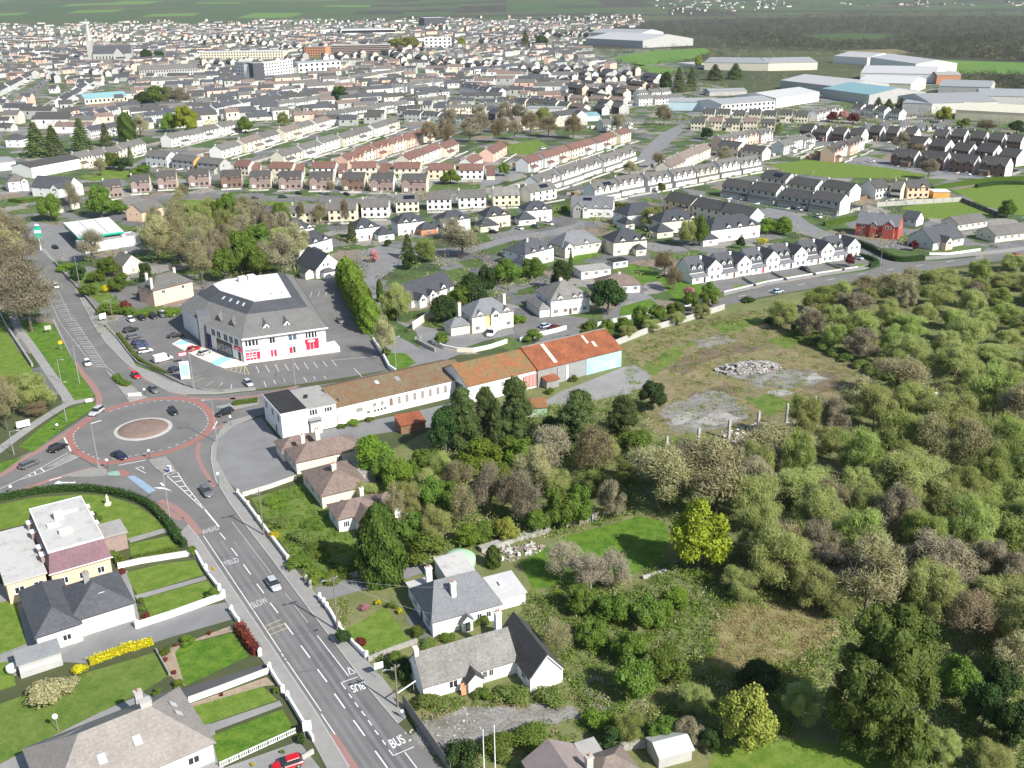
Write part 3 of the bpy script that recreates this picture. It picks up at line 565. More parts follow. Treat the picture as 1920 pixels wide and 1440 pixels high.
patch('estate_road', [(1400, 398), (1440, 390), (1490, 398), (1520, 420), (1560, 440), (1612, 452), (1602, 460), (1540, 450), (1470, 428), (1410, 412)], 'asphalt_pale', .024)
patch('estate_road', [(1590, 300), (1625, 292), (1660, 300), (1740, 315), (1850, 325), (1960, 330), (1960, 340), (1840, 336), (1730, 326), (1650, 312)], 'asphalt_pale', .034)
patch('estate_road', [(700, 310), (770, 290), (830, 280), (850, 285), (770, 303), (712, 320)], 'asphalt_pale', .024)
patch('estate_road', [(905, 330), (960, 300), (990, 312), (935, 345), (900, 352)], 'asphalt_pale', .024)
patch('main_street', [(-60, 300), (-20, 235), (30, 190), (70, 158), (108, 128), (118, 128), (84, 160), (45, 196), (10, 240), (-10, 300)], 'asphalt', .03)
patch('forecourt', [(40, 430), (60, 415), (118, 425), (170, 470), (150, 490), (105, 490), (80, 470)], 'asphalt_pale', .024)
patch('drive', [(210, 540), (270, 535), (280, 575), (258, 580), (222, 562)], 'asphalt', .024)
patch('mews_drives', [(1300, 533), (1400, 517), (1610, 484), (1640, 490), (1610, 500), (1450, 526), (1358, 548), (1330, 545)], 'asphalt', .022)
for i in range(6):
    t = (i + .55) / 6; a = (1345 + 275 * t, 541 - 47 * t)
    patch('front_lawn', [(a[0], a[1]), (a[0] + 18, a[1] - 4), (a[0] + 34, a[1] + 2), (a[0] + 14, a[1] + 6)], 'lawn', .03)
# bottom-left gardens
for n, p, m in (('lawn', cp(c3, (-300, 660), (0, 600), (330, 530), (850, 490), (1150, 510), (1450, 610), (1640, 740), (1790, 890), (1340, 985), (1200, 900), (900, 900), (300, 800), (0, 870), (-300, 960)), 'lawn'), ('lawn', cp(c3, (1370, 1020), (1790, 930), (1890, 1090), (1400, 1200)), 'lawn'),
                ('lawn', [(237, 1074), (300, 1058), (366, 1050), (382, 1078), (258, 1115), (245, 1095)], 'lawn'), ('lawn', [(267, 1122), (390, 1088), (407, 1120), (283, 1158)], 'lawn'),
                ('lawn', [(328, 1225), (340, 1210), (437, 1187), (467, 1230), (347, 1287)], 'lawn_deep'), ('lawn', [(-80, 1345), (0, 1320), (167, 1260), (293, 1223), (317, 1267), (267, 1297), (133, 1363), (0, 1433), (-80, 1470)], 'lawn_rough'),
                ('lawn', [(357, 1323), (493, 1287), (520, 1313), (383, 1360)], 'lawn'), ('lawn', [(397, 1380), (530, 1330), (553, 1370), (410, 1436)], 'lawn_deep'),
                ('lawn', [(-60, 1140), (0, 1130), (30, 1123), (50, 1207), (0, 1227), (-60, 1240)], 'lawn'), ('lawn', [(-40, 1250), (0, 1243), (20, 1240), (30, 1285), (-40, 1310)], 'lawn'),
                ('lawn', [(1320, 1460), (1345, 1402), (1420, 1392), (1500, 1388), (1580, 1398), (1660, 1420), (1720, 1460)], 'lawn'),
                ('lawn', [(975, 1055), (1060, 1005), (1140, 985), (1200, 968), (1245, 978), (1256, 1010), (1240, 1055), (1180, 1078), (1100, 1090), (1000, 1105)], 'lawn_deep'),
                ('lawn', [(648, 1182), (722, 1138), (768, 1200), (690, 1232)], 'lawn'), ('rough_garden', [(470, 935), (570, 905), (620, 950), (690, 1040), (680, 1078), (592, 1097), (540, 1035)], 'lawn_rough'),
                ('park_grass', [(-150, 600), (0, 600), (30, 650), (65, 700), (50, 740), (0, 755), (-150, 800)], 'lawn'), ('verge', cp(c2, (150, 60), (320, 20), (540, 30), (620, 140), (760, 400), (850, 570), (1000, 790), (960, 830), (740, 860), (650, 680), (500, 430)), 'lawn_deep'),
                ('verge', cp(c2, (1020, 880), (980, 950), (700, 1120), (600, 1210), (350, 1400), (200, 1340), (420, 1150), (700, 950), (940, 870)), 'lawn_deep'), ('verge', cp(c3, (-200, 190), (0, 160), (260, 90), (100, 200), (0, 270), (-200, 330)), 'lawn_deep'),
                ('verge', [(320, 374), (400, 376), (580, 380), (590, 386), (400, 392), (330, 388)], 'lawn'), ('lawn', [(1170, 495), (1215, 500), (1240, 520), (1200, 535), (1180, 510)], 'lawn_deep'), ('lawn', [(1165, 575), (1220, 560), (1232, 570), (1190, 590), (1160, 592)], 'lawn_deep'),
                ('lawn', [(728, 662), (760, 662), (780, 680), (748, 697), (730, 690)], 'lawn_deep'), ('lawn', [(1040, 480), (1100, 470), (1130, 478), (1080, 492)], 'lawn_deep'), ('lawn', [(150, 500), (200, 545), (225, 570), (200, 580), (175, 560), (140, 520)], 'lawn_rough'),
                ('lawn', [(150, 330), (200, 318), (270, 322), (230, 335), (170, 340)], 'lawn'), ('lawn', [(950, 272), (1010, 262), (1030, 275), (990, 290), (955, 288)], 'lawn'), ('lawn', [(1230, 520), (1290, 510), (1330, 545), (1270, 565)], 'lawn_deep')):
    patch(n, p, m, .030)
patch('drive', [(100, 1240), (170, 1190), (250, 1165), (430, 1128), (432, 1150), (440, 1160), (320, 1195), (290, 1205), (170, 1245)], 'asphalt_pale', .024)
patch('drive', [(340, 1292), (497, 1245), (512, 1262), (355, 1318)], 'asphalt_dark', .024)
patch('garden_path', [(240, 1010), (320, 987), (322, 995), (245, 1018)], 'pavement', .034); patch('garden_path', [(252, 1117), (385, 1080), (388, 1087), (258, 1124)], 'concrete_yard', .034)
patch('garden_path', [(388, 1360), (524, 1314), (530, 1323), (394, 1374)], 'concrete_yard', .034)
patch('flower_bed', [(294, 1222), (330, 1212), (437, 1172), (437, 1184), (340, 1210), (328, 1225), (347, 1287), (322, 1270)], 'soil_bed', .032); patch('flower_bed', [(357, 1320), (500, 1270), (516, 1285), (493, 1287), (362, 1325)], 'soil_bed', .036)
patch('house_ground', [(-60, 1100), (60, 1090), (240, 1070), (262, 1160), (130, 1240), (40, 1260), (-60, 1320)], 'concrete_yard', .016); patch('house_ground', [(-60, 1440), (120, 1365), (270, 1300), (400, 1360), (420, 1440), (560, 1390), (600, 1440), (640, 1540), (-60, 1540)], 'concrete_yard', .016)
patch('drive', [(590, 1102), (690, 1080), (775, 1062), (800, 1055), (812, 1068), (760, 1085), (600, 1128)], 'asphalt_pale', .024)
patch('patio', [(760, 1160), (778, 1140), (816, 1200), (800, 1215), (780, 1190)], 'asphalt', .034)
patch('derelict_yard', [(770, 1380), (800, 1345), (900, 1325), (1000, 1320), (1085, 1325), (1090, 1345), (1000, 1360), (900, 1385), (830, 1420), (800, 1410)], 'rubble_ground', .024, jag=.8); patch('derelict_yard', [(1095, 1275), (1125, 1265), (1140, 1330), (1110, 1325)], 'rubble_ground', .024, jag=.6)
band('park_path', smooth_px(cp(c2, (130, -60), (200, 90), (350, 300), (500, 520), (640, 720), (740, 870)), 4), 2.4, 'pavement', .034); band('park_path', smooth_px(cp(c2, (-150, 1480), (0, 1370), (300, 1150), (560, 980), (740, 885), (1000, 840)), 4), 2.6, 'pavement', .036)
# ================================================================ BUILDINGS: shared pieces
def chevron(hw, eave, pitch, ov, t, c):                   # cross-section of a pitched roof about centre c
    tp = math.tan(pitch); zl = eave - ov * tp; zr = eave + hw * tp
    return [(c - hw - ov, zl), (c - hw - ov, zl + t), (c, zr + t), (c + hw + ov, zl + t), (c + hw + ov, zl), (c, zr)]
def block(root, x0, y0, x1, y1, eave, roof, wallm, roofm, pitch=35, ridge='x', z0=0.0, ov=.35, gov=.2, hipin=None, t=.16, wname='wall', rname='roof', smallgable=False):
    key = ('blk', round(x0, 2), round(y0, 2), round(x1, 2), round(y1, 2), round(eave, 2), roof, wallm, roofm, pitch, ridge, z0, ov, gov, hipin)
    def mk():
        p = R(pitch); b = MB(); r = MB()
        xm, ym = (x0 + x1) / 2, (y0 + y1) / 2
        if roof == 'gable':
            if ridge == 'x':
                hw = (y1 - y0) / 2; zt = eave + hw * math.tan(p)
                b.extrude_x([(y0, z0), (y1, z0), (y1, eave), (ym, zt), (y0, eave)], x0, x1)
                r.extrude_x(chevron(hw, eave, p, ov, t, ym), x0 - gov, x1 + gov)
            else:
                hw = (x1 - x0) / 2; zt = eave + hw * math.tan(p)
                b.extrude_y([(x0, z0), (x1, z0), (x1, eave), (xm, zt), (x0, eave)], y0, y1)
                r.extrude_y(chevron(hw, eave, p, ov, t, xm), y0 - gov, y1 + gov)
        elif roof == 'hip':
            b.box(x0, y0, z0, x1, y1, eave)
            X0, X1, Y0, Y1 = x0 - ov, x1 + ov, y0 - ov, y1 + ov
            W, D = X1 - X0, Y1 - Y0; hw = min(W, D) / 2; zt = eave + t + hw * math.tan(p); k = hw if hipin is None else hipin
            if W >= D: ra, rb = (X0 + k, (Y0 + Y1) / 2), (X1 - k, (Y0 + Y1) / 2)
            else: ra, rb = ((X0 + X1) / 2, Y0 + k), ((X0 + X1) / 2, Y1 - k)
            e = eave - .02
            r.v = [(X0, Y0, e), (X1, Y0, e), (X1, Y1, e), (X0, Y1, e), (X0, Y0, e + t), (X1, Y0, e + t), (X1, Y1, e + t), (X0, Y1, e + t), (ra[0], ra[1], zt), (rb[0], rb[1], zt)]
            r.f = [(3, 2, 1, 0), (0, 1, 5, 4), (1, 2, 6, 5), (2, 3, 7, 6), (3, 0, 4, 7)]
            r.f += [(4, 5, 9, 8), (5, 6, 9), (6, 7, 8, 9), (7, 4, 8)] if W >= D else [(4, 5, 8), (5, 6, 9, 8), (6, 7, 9), (7, 4, 8, 9)]
            r.m = [0] * len(r.f)
        elif roof == 'mono':                                 # falls from back (y1) to front (y0)
            rise = (y1 - y0) * math.tan(p)
            b.extrude_x([(y0, z0), (y1, z0), (y1, eave + rise), (y0, eave)], x0, x1)
            tp = math.tan(p); r.extrude_x([(y0 - ov, eave - ov * tp), (y0 - ov, eave - ov * tp + t), (y1 + .1, eave + rise + .1 * tp + t), (y1 + .1, eave + rise + .1 * tp)], x0 - gov, x1 + gov)
        elif roof == 'flat':
            b.box(x0, y0, z0, x1, y1, eave)
            r.box(x0 - ov, y0 - ov, eave + .002, x1 + ov, y1 + ov, eave + t)
        return b.mesh(wname, wallm), r.mesh(rname, roofm)
    wm, rm = cached(key, mk)
    w = ob(wname, wm, root); q = ob(rname, rm, root)
    return w, q
def win_frame_mesh(m='frame_white', bars=1):
    def mk():
        b = MB(); f = .07; d0, d1_ = -.06, .03
        b.box(-.5, d0, 0, .5, d1_, f); b.box(-.5, d0, 1 - f, .5, d1_, 1); b.box(-.5, d0, f, -.5 + f, d1_, 1 - f); b.box(.5 - f, d0, f, .5, d1_, 1 - f)
        for i in range(bars):
            x = -.5 + (i + 1) / (bars + 1); b.box(x - f / 2, d0 + .01, f, x + f / 2, d1_, 1 - f)
        return b.mesh('window', m)
    return cached(('wf', m, bars), mk)
def pane_mesh(m='glass_dark'): return cached(('pane', m), lambda: MB().add([(-.46, -.02, .05), (.46, -.02, .05), (.46, -.02, .95), (-.46, -.02, .95)], [(0, 1, 2, 3)]).mesh('pane', m))
def win_one_mesh(m='frame_white', gm='glass_dark', bars=1):
    def mk():
        b = MB(); f = .08; d0, d1_ = -.06, .03
        b.box(-.5, d0, 0, .5, d1_, f); b.box(-.5, d0, 1 - f, .5, d1_, 1); b.box(-.5, d0, f, -.5 + f, d1_, 1 - f); b.box(.5 - f, d0, f, .5, d1_, 1 - f)
        for i in range(bars):
            x = -.5 + (i + 1) / (bars + 1); b.box(x - f / 2, d0 + .01, f, x + f / 2, d1_, 1 - f)
        b.add([(-.45, -.02, .06), (.45, -.02, .06), (.45, -.02, .94), (-.45, -.02, .94)], [(0, 1, 2, 3)], 1)
        return b.mesh('window', [m, gm])
    return cached(('w1', m, gm, bars), mk)
FACE = {'f': 0.0, 'r': math.pi / 2, 'b': math.pi, 'l': -math.pi / 2}
def window(root, face, u, z, w, h, off=0.0, near=False, frame='frame_white', glass='glass_dark', bars=1, name='window'):
    # face f/r/b/l of the block plane at offset off; u is the coordinate along the wall
    loc = {'f': (u, off - .012, z), 'b': (u, off + .012, z), 'r': (off + .012, u, z), 'l': (off - .012, u, z)}[face]
    if near:
        o = ob(name, win_frame_mesh(frame, bars), root, loc, FACE[face], (w, 1, h)); ob('pane', pane_mesh(glass), o)
        s = cached('sill', lambda: MB().box(-.56, -.14, -.06, .56, .0, .0).mesh('sill', 'trim_white')); ob('sill', s, o)
    else: o = ob(name, win_one_mesh(frame, glass, bars), root, loc, FACE[face], (w, 1, h))
    return o
def door(root, face, u, w=1.0, h=2.1, off=0.0, m='door_brown', z=0.0, name='door'):
    loc = {'f': (u, off - .012, z), 'b': (u, off + .012, z), 'r': (off + .012, u, z), 'l': (off - .012, u, z)}[face]
    def mk():
        b = MB(); b.box(-.5, -.05, 0, .5, .03, 1, 0); b.box(-.42, -.07, .05, .42, -.04, .95, 1); return b.mesh('door', ['frame_white', m])
    return ob(name, cached(('door', m), mk), root, loc, FACE[face], (w, 1, h))
def chimney(root, x, y, z0, z1, w=.9, d=.55, m='off_white', pots=2, rz=0.0):
    def mk():
        b = MB(); b.box(-w / 2, -d / 2, z0, w / 2, d / 2, z1 - .25, 0); b.box(-w / 2 - .08, -d / 2 - .08, z1 - .25, w / 2 + .08, d / 2 + .08, z1, 0); return b.mesh('chimney', m)
    o = ob('chimney', cached(('chim', w, d, round(z0, 2), round(z1, 2), m), mk), root, (x, y, 0), rz)
    pm = cached('pot', lambda: MB().lathe([(.13, 0), (.11, .35), (.14, .4), (.14, .45)], 8).mesh('chimney_pot', 'clay_pot'))
    for i in range(pots): ob('chimney_pot', pm, o, ((i - (pots - 1) / 2) * w / max(pots, 1) * .9, 0, z1))
    return o
def gablet(root, xc, w, y, z0, eave, wallm, roofm, depth, pitch=40, win=True, near=False, name='front_gable'):
    wl, rf = block(root, xc - w / 2, y, xc + w / 2, y + depth, eave, 'gable', wallm, roofm, pitch, 'y', z0, .22, .18, wname=name, rname='gable_roof')
    if win: window(root, 'f', xc, eave - 1.0, w * .5, 1.1, y, near)
    return wl
def frame(p1, p2, z=0.0):
    A, B = g(p1[0], p1[1], z), g(p2[0], p2[1], z); d = B - A
    return Vector((A.x, A.y, 0)), math.atan2(d.y, d.x), math.hypot(d.x, d.y)

# ---------------------------------------------------------------- near and middle houses
def hip_house(p1, p2, depth, label, eave=5.2, pitch=34, wall='white_render', roof='slate_blue', side=None, garage=None, gab=(), up=0, lo=0, dr=None, chim=(), near=False, roofk='hip', group=None, name='house', z=0.0, bay=None, solar=None):
    loc, rz, L = frame(p1, p2, z); r = empty(name, loc, rz, label, 'house', group)
    block(r, 0, 0, L, depth, eave, roofk, wall, roof, pitch)
    for s in gab: gablet(r, L * s[0], s[1], -s[2] if len(s) > 2 else -.08, eave - 2.2 if len(s) <= 2 else 0, eave + (.55 if len(s) <= 2 else 0), s[3] if len(s) > 3 else wall, roof, s[1] * .8 + (s[2] if len(s) > 2 else 0) + (.3 if len(s) <= 2 else depth * .5), 42, True, near)
    gx = [s[0] * L for s in gab]
    for i in range(up):
        x = L * (i + .5) / up
        if all(abs(x - q) > .9 for q in gx): window(r, 'f', x, eave - 1.65, 1.2, 1.2, 0, near)
    for i in range(lo):
        x = L * (i + .5) / lo
        if dr is None or abs(x - dr * L) > .9: window(r, 'f', x, .9 if eave > 4 else eave - 1.75, 1.5, 1.3, 0, near, bars=2)
    if dr is not None: door(r, 'f', L * dr, 1.1, 2.15)
    for q in (.3, .7): window(r, 'r', depth * q, eave - 1.65, .9, 1.1, L, near); window(r, 'l', depth * q, eave - 1.65, .9, 1.1, 0, near)
    hz = eave + min(L, depth) / 2 * math.tan(R(pitch))
    for cx, cy in chim: chimney(r, cx * L, cy * depth, eave, hz + .8, .9, .6, 'off_white')
    if garage:
        x0, x1, y0, y1 = garage[:4]; ge = garage[4] if len(garage) > 4 else 2.6
        gw, gr = block(r, x0, y0, x1, y1, ge, 'hip', garage[5] if len(garage) > 5 else wall, roof, 36, wname='garage_wall', rname='garage_roof')
        if y0 < 0: window(r, 'f', (x0 + x1) / 2, .8, 1.5, 1.2, y0, near, bars=2)
        else: door(r, 'f', (x0 + x1) / 2, 2.3, 2.1, y0, 'off_white', name='garage_door')
    if solar: ob('solar_panel', MB().box(-solar[2] / 2, 0, 0, solar[2] / 2, solar[3], .06).mesh('solar_panel', 'solar'), r, (solar[0] * L, solar[1] * depth / 2, eave + .22 + solar[1] * depth / 2 * math.tan(R(pitch))), rot=(R(pitch), 0, 0))
    return r
FG = crop(500, 370, 4.8); GG = crop(900, 370, 4.8); HG = crop(1240, 340, 4.8)
DET = 'detached slate-roofed houses in the small estate'
hip_house((540, 457), (590, 449), 11, 'white hipped house, farthest left of the slate-roofed estate beside the bare thicket', gab=((.25, 2.2), (.55, 2.2), (.85, 2.2)), lo=3, group=DET, garage=(-4, -.4, 2, 7))
hip_house((562, 489), (624, 470), 10, 'white hipped house with three small gables and a bay, next to the thicket edge', gab=((.2, 2.2), (.5, 2.2), (.8, 2.2)), lo=3, group=DET, garage=(4.5, 9, -3.5, .5), chim=((.45, .5),))
_r = hip_house((594, 523), (644, 513), 15, 'white gable-fronted slate house at the head of the retail car park', eave=3.4, pitch=42, roofk='flat', group=DET)
for ch in list(_r.children):
    if ch.name.startswith(('wall', 'roof')): bpy.data.objects.remove(ch, do_unlink=True)
_L = frame((594, 523), (644, 513))[2]
block(_r, 0, 0, _L, 15, 3.4, 'gable', 'white_render', 'slate_blue', 42, 'y'); block(_r, -3.6, 1.5, -.1, 6, 2.5, 'gable', 'cream_pale', 'slate_blue', 35, 'y', wname='annex_wall', rname='annex_roof'); block(_r, 1.8, -2.2, 6.2, .2, 2.4, 'hip', 'white_render', 'slate_mid', 35, wname='porch_wall', rname='porch_roof')
for u in (3.2, 4.9): window(_r, 'f', u, 4.0, .8, 1.2, 0)
hip_house((668, 453), (713, 447), 9, 'white hipped house with red brick drive and pink-paved forecourt, first of the upper row', gab=((.25, 2.1), (.65, 2.1)), lo=2, dr=.55, group=DET, garage=(8, 15, -5, 1.5))
hip_house((747, 442), (799, 436), 9, 'white hipped slate house with brick garage wing, second of the upper row', gab=((.3, 2.1), (.6, 2.1)), lo=2, dr=.5, group=DET, garage=(8.5, 15.5, -5, 1, 2.6, 'brick_orange'))
hip_house((831, 438), (882, 431), 9, 'white hipped slate house partly behind a bare tree, third of the upper row', gab=((.35, 2.1), (.7, 2.1)), lo=2, group=DET, garage=(-4.5, -.3, 3, 8))
hip_house((911, 429), (957, 424), 9, 'cream hipped slate house with garage wing to the left, fourth of the upper row', wall='cream_pale', gab=((.35, 2.1), (.75, 2.1)), lo=2, dr=.6, group=DET, garage=(-5, 3.4, -6, .5))
hip_house((984, 417), (1035, 413), 9, 'white hipped slate house with two cars outside, last of the upper row', gab=((.4, 2.1), (.72, 2.1)), lo=2, dr=.55, group=DET, garage=(-4.5, 3.2, -6, .5))
hip_house((1070, 406), (1148, 408), 10, 'large pale-slate house with solar panels and gabled porch, behind a long hedge', eave=4.4, pitch=40, roof='slate_pale', roofk='gable', wall='white_render', gab=((.2, 5, 2.5, 'stone_wall'), (.38, 2.6, 3.2), (.62, 2.2), (.86, 2.2)), lo=5, group=DET, solar=(.38, .55, 4, 1.7))
hip_house((1176, 427), (1240, 418), 11, 'hipped slate house half hidden by a bare willow, right of the long hedge', gab=((.7, 2.2), (.9, 2.2)), lo=3, group=DET, garage=(-3.5, 1, -4, 3))
hip_house((1238, 440), (1308, 432), 10, 'cream hipped slate house with angled garage, beside the dark drive', wall='cream_pale', gab=((.35, 2.3), (.55, 2.3), (.85, 2.3)), lo=3, group=DET, garage=(-5, 2.5, -6, 1))
hip_house((1332, 456), (1424, 444), 11, 'broad white hipped slate house with round bay, behind the white mews row', gab=((.35, 2.4), (.58, 2.4), (.82, 2.4)), lo=4, group=DET, garage=(-6, 1, -3.5, 4))
hip_house((985, 503), (1038, 489), 11, 'white hipped house with conservatory, below the estate road beside a green plot', gab=((.3, 1.9), (.6, 1.9), (.88, 1.9)), lo=2, roof='slate_mid', group=DET, garage=(-4, .6, -3, 3, 2.8), chim=((.35, .4),))
hip_house((1054, 483), (1127, 472), 10, 'cream dormer house with long pale slate roof and white terrace', eave=4.0, pitch=40, roof='slate_pale', wall='cream_pale', gab=((.12, 4, 2.0), (.62, 2.2)), lo=5, group=DET)
hip_house((1150, 480), (1212, 474), 11, 'hipped slate house with gable garage wing, left of the white-walled lane', gab=((.28, 2.3), (.68, 2.1), (.9, 2.3)), wall='cream_pale', lo=3, group=DET, garage=(8, 12, -3.5, .5))
hip_house((772, 578), (851, 550), 9, 'white dormer house with dark slate roof behind a leafless roadside tree', eave=3.0, pitch=43, roofk='gable', gab=((.14, 3.4, 2.5), (.42, 3, 1.5), (.75, 2.2)), lo=4, group=DET, near=True)
_r = hip_house((886, 626), (963, 613), 10, 'pale yellow hipped house with slate roof, van parked outside, behind the rusty warehouse', wall='cream_pale', roof='slate_pale', gab=((.2, 2.2), (.55, 3.2, .7), (.84, 2.4)), up=0, lo=4, dr=.56, group=DET, garage=(-6.5, -.02, 1, 6, 2.7), chim=((.95, .5), (-.2, .3)), near=True)
ob('yellow_panel', MB().box(4.6, -.05, 0, 6.0, .05, 5.1).mesh('yellow_panel', 'yellow_render'), _r)
hip_house((1033, 594), (1105, 585), 13, 'large white hipped house with grey tiled roof and twin bays beside parked cars', wall='white_render', roof='tile_lichen', gab=((.25, 2.2), (.62, 1.7), (.78, 1.7), (.93, 1.7)), up=0, lo=4, dr=.5, group=DET, garage=(-3.6, -.02, .5, 12, 2.6), chim=((.45, .5),), near=True)
hip_house((1127, 552), (1200, 548), 10, 'low brown-roofed bungalow behind shrubs beside the white house', eave=2.7, pitch=27, roof='tile_brown', wall='white_render', lo=4, chim=((.55, .5),), group='bungalows')
hip_house((1090, 524), (1145, 518), 7, 'flat-roofed white garden annex beside a small white shed', eave=3.0, roofk='flat', roof='flat_roof_grey', lo=3, name='garden_annex')
hip_house((1150, 504), (1177, 500), 4.5, 'small white shed with two square windows and flat dark roof', eave=2.6, roofk='flat', roof='flat_roof_black', lo=2, name='garden_shed')
hip_house((1603, 441), (1682, 449), 9.5, 'red brick two-gabled house on the corner of the right-hand side street', wall='brick_red', roof='slate_pale', roofk='gable', gab=((.78, 4.4, 1.6), (.42, 2.4, 1.2)), lo=4, up=3, chim=((.2, .5), (.6, .5)), pitch=38)
hip_house((1748, 470), (1806, 459), 12, 'grey-roofed bungalow with pink porch and forecourt right of the red house', eave=3.2, pitch=36, roof='slate_mid', roofk='gable', wall='off_white', gab=((.35, 4, 2.5, 'pink_render'),), lo=3)
hip_house((1795, 433), (1850, 425), 9, 'long cream bungalow with grey tiled roof behind the white garden wall', eave=2.7, pitch=28, roof='tile_grey', roofk='gable', wall='cream_pale', lo=5)
hip_house((1865, 455), (1940, 446), 10, 'long cream bungalow cut by the right edge of the picture', eave=2.8, pitch=28, roof='tile_grey', roofk='gable', wall='cream_pale', lo=6)
hip_house((1690, 421), (1717, 425), 7, 'small white gabled house behind the red brick house', eave=3, pitch=38, roof='slate_mid', roofk='gable', lo=2)
hip_house((291, 575), (364, 556), 9, 'pink two-storey hipped house with tall pale chimneys beside the retail block', eave=5.4, pitch=36, wall='pink_render', roof='tile_grey', chim=((.02, .1), (.2, .9), (.85, .75)), up=2, near=True, name='house')
_r = hip_house((232, 516), (271, 508), 9, 'small cream gabled cottage among bare trees behind the pink house', eave=3.0, roofk='flat', name='cottage')
for ch in list(_r.children):
    if ch.name.startswith(('wall', 'roof')): bpy.data.objects.remove(ch, do_unlink=True)
_L = frame((232, 516), (271, 508))[2]; block(_r, 0, 0, _L, 9, 3.2, 'gable', 'cream_pale', 'tile_grey', 42, 'y'); chimney(_r, _L / 2, 4.5, 4, 7.4)

# the white mews row
A, B = g(1297, 533), g(1611, 482); D = (B - A); U = D.length / 6; az = math.atan2(D.y, D.x)
for i in range(6):
    p = A + D * (i / 6); r = empty('mews_house', p, az, '%s from the left of six white gabled mews houses along the road%s' % (nth(i), ', red-doored' if i == 2 else ''), 'house', 'white mews houses')
    block(r, 0, 1.5, U * .52, 10, 4.0, 'gable', 'white_render', 'slate_mid', 44, 'x'); block(r, U * .52, 0, U, 9.5, 5.0, 'gable', 'white_render', 'slate_blue', 40, 'y', wname='gable_wing', rname='wing_roof')
    block(r, 0, -.3, U * .52, 1.6, 2.4, 'mono', 'white_render', 'slate_pale', 18, wname='porch_wall', rname='porch_roof')
    for s in (.15, .37): gablet(r, U * s, 1.5, 1.9, 4.0, 5.4, 'white_render', 'slate_mid', 2.2, 42)
    for s in (.66, .86): window(r, 'f', U * s, 3.5, 1.0, 1.3, 0); window(r, 'f', U * s, .7, 1.1, 1.5, 0)
    window(r, 'f', U * .15, .8, 1.5, 1.3, -.3, bars=2); door(r, 'f', U * .4, 1.0, 2.1, -.3, ['door_dark', 'door_brown', 'door_red', 'door_dark', 'door_brown', 'door_dark'][i])
    for s in (.3, .7): window(r, 'r', 9 * s, 3.5, .9, 1.1, U)
    chimney(r, U * .52, 5, 6, 8.2, .8, .8, 'trim_white', 1)

# ---------------------------------------------------------------- the derelict bungalow with steep roof
r = empty('derelict_bungalow', (-13.4, 117.6, 0), R(24), 'derelict white bungalow with steep lichened roof and front wing, overgrown yard', 'house')
block(r, 0, 0, 14.7, 6.6, 2.6, 'gable', 'white_stained', 'tile_lichen', 46, 'x', ov=.3, gov=.15); block(r, 14.7, -4.9, 20.0, 6.6, 2.7, 'gable', 'white_render', 'tile_grey_dark', 50, 'y', ov=.3, gov=.2, wname='wing_wall', rname='wing_roof')
block(r, 6.4, -1.5, 8.6, .4, 2.2, 'gable', 'white_stained', 'tile_grey_dark', 44, 'y', ov=.35, wname='porch_wall', rname='porch_roof')
for x, w in ((1.4, 1.6), (3.0, 1.2)): window(r, 'f', x, .9, w, 1.1, 0, True, glass='white_stained')
window(r, 'f', 4.6, .8, 1.4, 1.3, 0, True, glass='flat_roof_black'); window(r, 'f', 9.6, .9, .7, 1.2, 0, True, glass='flat_roof_black'); window(r, 'f', 10.6, .9, .7, 1.2, 0, True, glass='flat_roof_black'); window(r, 'f', 13, .9, 1.6, 1.2, 0, True, glass='white_stained'); window(r, 'l', -2.6, .9, 1.2, 1.0, 14.7, True)
door(r, 'f', 7.5, 1.3, 2.0, -1.5, 'off_white'); chimney(r, .2, 3.3, 4.5, 7.0, .6, .9, 'off_white', 0); chimney(r, 14.2, 5.6, 3.0, 7.6, .9, .9, 'white_stained', 2)
ob('loose_door', MB().box(-.4, 0, 0, .4, .06, 1.9).mesh('loose_door', 'brick_orange'), None, (-7.6, 118.6, .05), rot=(R(-14), 0, R(24)), label='orange door panel leaning against the derelict bungalow', cat='door')
ob('barge_board', MB().tube((14.75, -5.15, 2.55), (17.35, -5.15, 5.75), .09, n=4).tube((17.35, -5.15, 5.75), (19.95, -5.15, 2.55), .09, n=4).mesh('barge_board', 'trim_white'), r)
# ---------------------------------------------------------------- the white house with the pale slate hipped roof
r = empty('slate_roof_house', (-13.1, 132.9, 0), R(24), 'white house with pale grey slate hipped roof and tall white chimney, lawn in front', 'house')
block(r, 0, 0, 11.8, 10.3, 2.8, 'hip', 'white_render', 'slate_pale', 36, hipin=2.6, ov=.3)
chimney(r, 4.6, 2.6, 3.4, 7.4, .8, .8, 'trim_white', 2); chimney(r, 3.2, 10.4, 2, 6.2, 1.0, .8, 'trim_white', 2)
for u in (2.0, 8.4): window(r, 'l', u, .9, 1.9, 1.2, 0, True, bars=2)
door(r, 'l', 5.2, 1.1, 2.1, 0, 'door_dark'); window(r, 'f', 8.0, 1.0, .8, 1.1, 0, True); window(r, 'f', 9.6, 1.0, .8, 1.1, 0, True)
gablet(r, 5.6, 1.7, -1.0, 0, 2.1, 'white_render', 'slate_pale', 2.2, 45, False, True, 'porch'); door(r, 'f', 5.6, .9, 1.9, -1.0, 'door_dark')
block(r, 11.85, 2.2, 17.2, 8.2, 2.3, 'mono', 'white_render', 'sheet_white', 5, wname='annex_wall', rname='annex_roof'); block(r, 6.6, 10.35, 11.6, 17.0, 2.9, 'mono', 'white_render', 'flat_roof_white', 4, wname='rear_annex_wall', rname='rear_annex_roof'); block(r, .2, 10.35, 3.8, 12.6, 2.6, 'flat', 'white_render', 'flat_roof_white', 2, wname='lean_to_wall', rname='lean_to_roof')
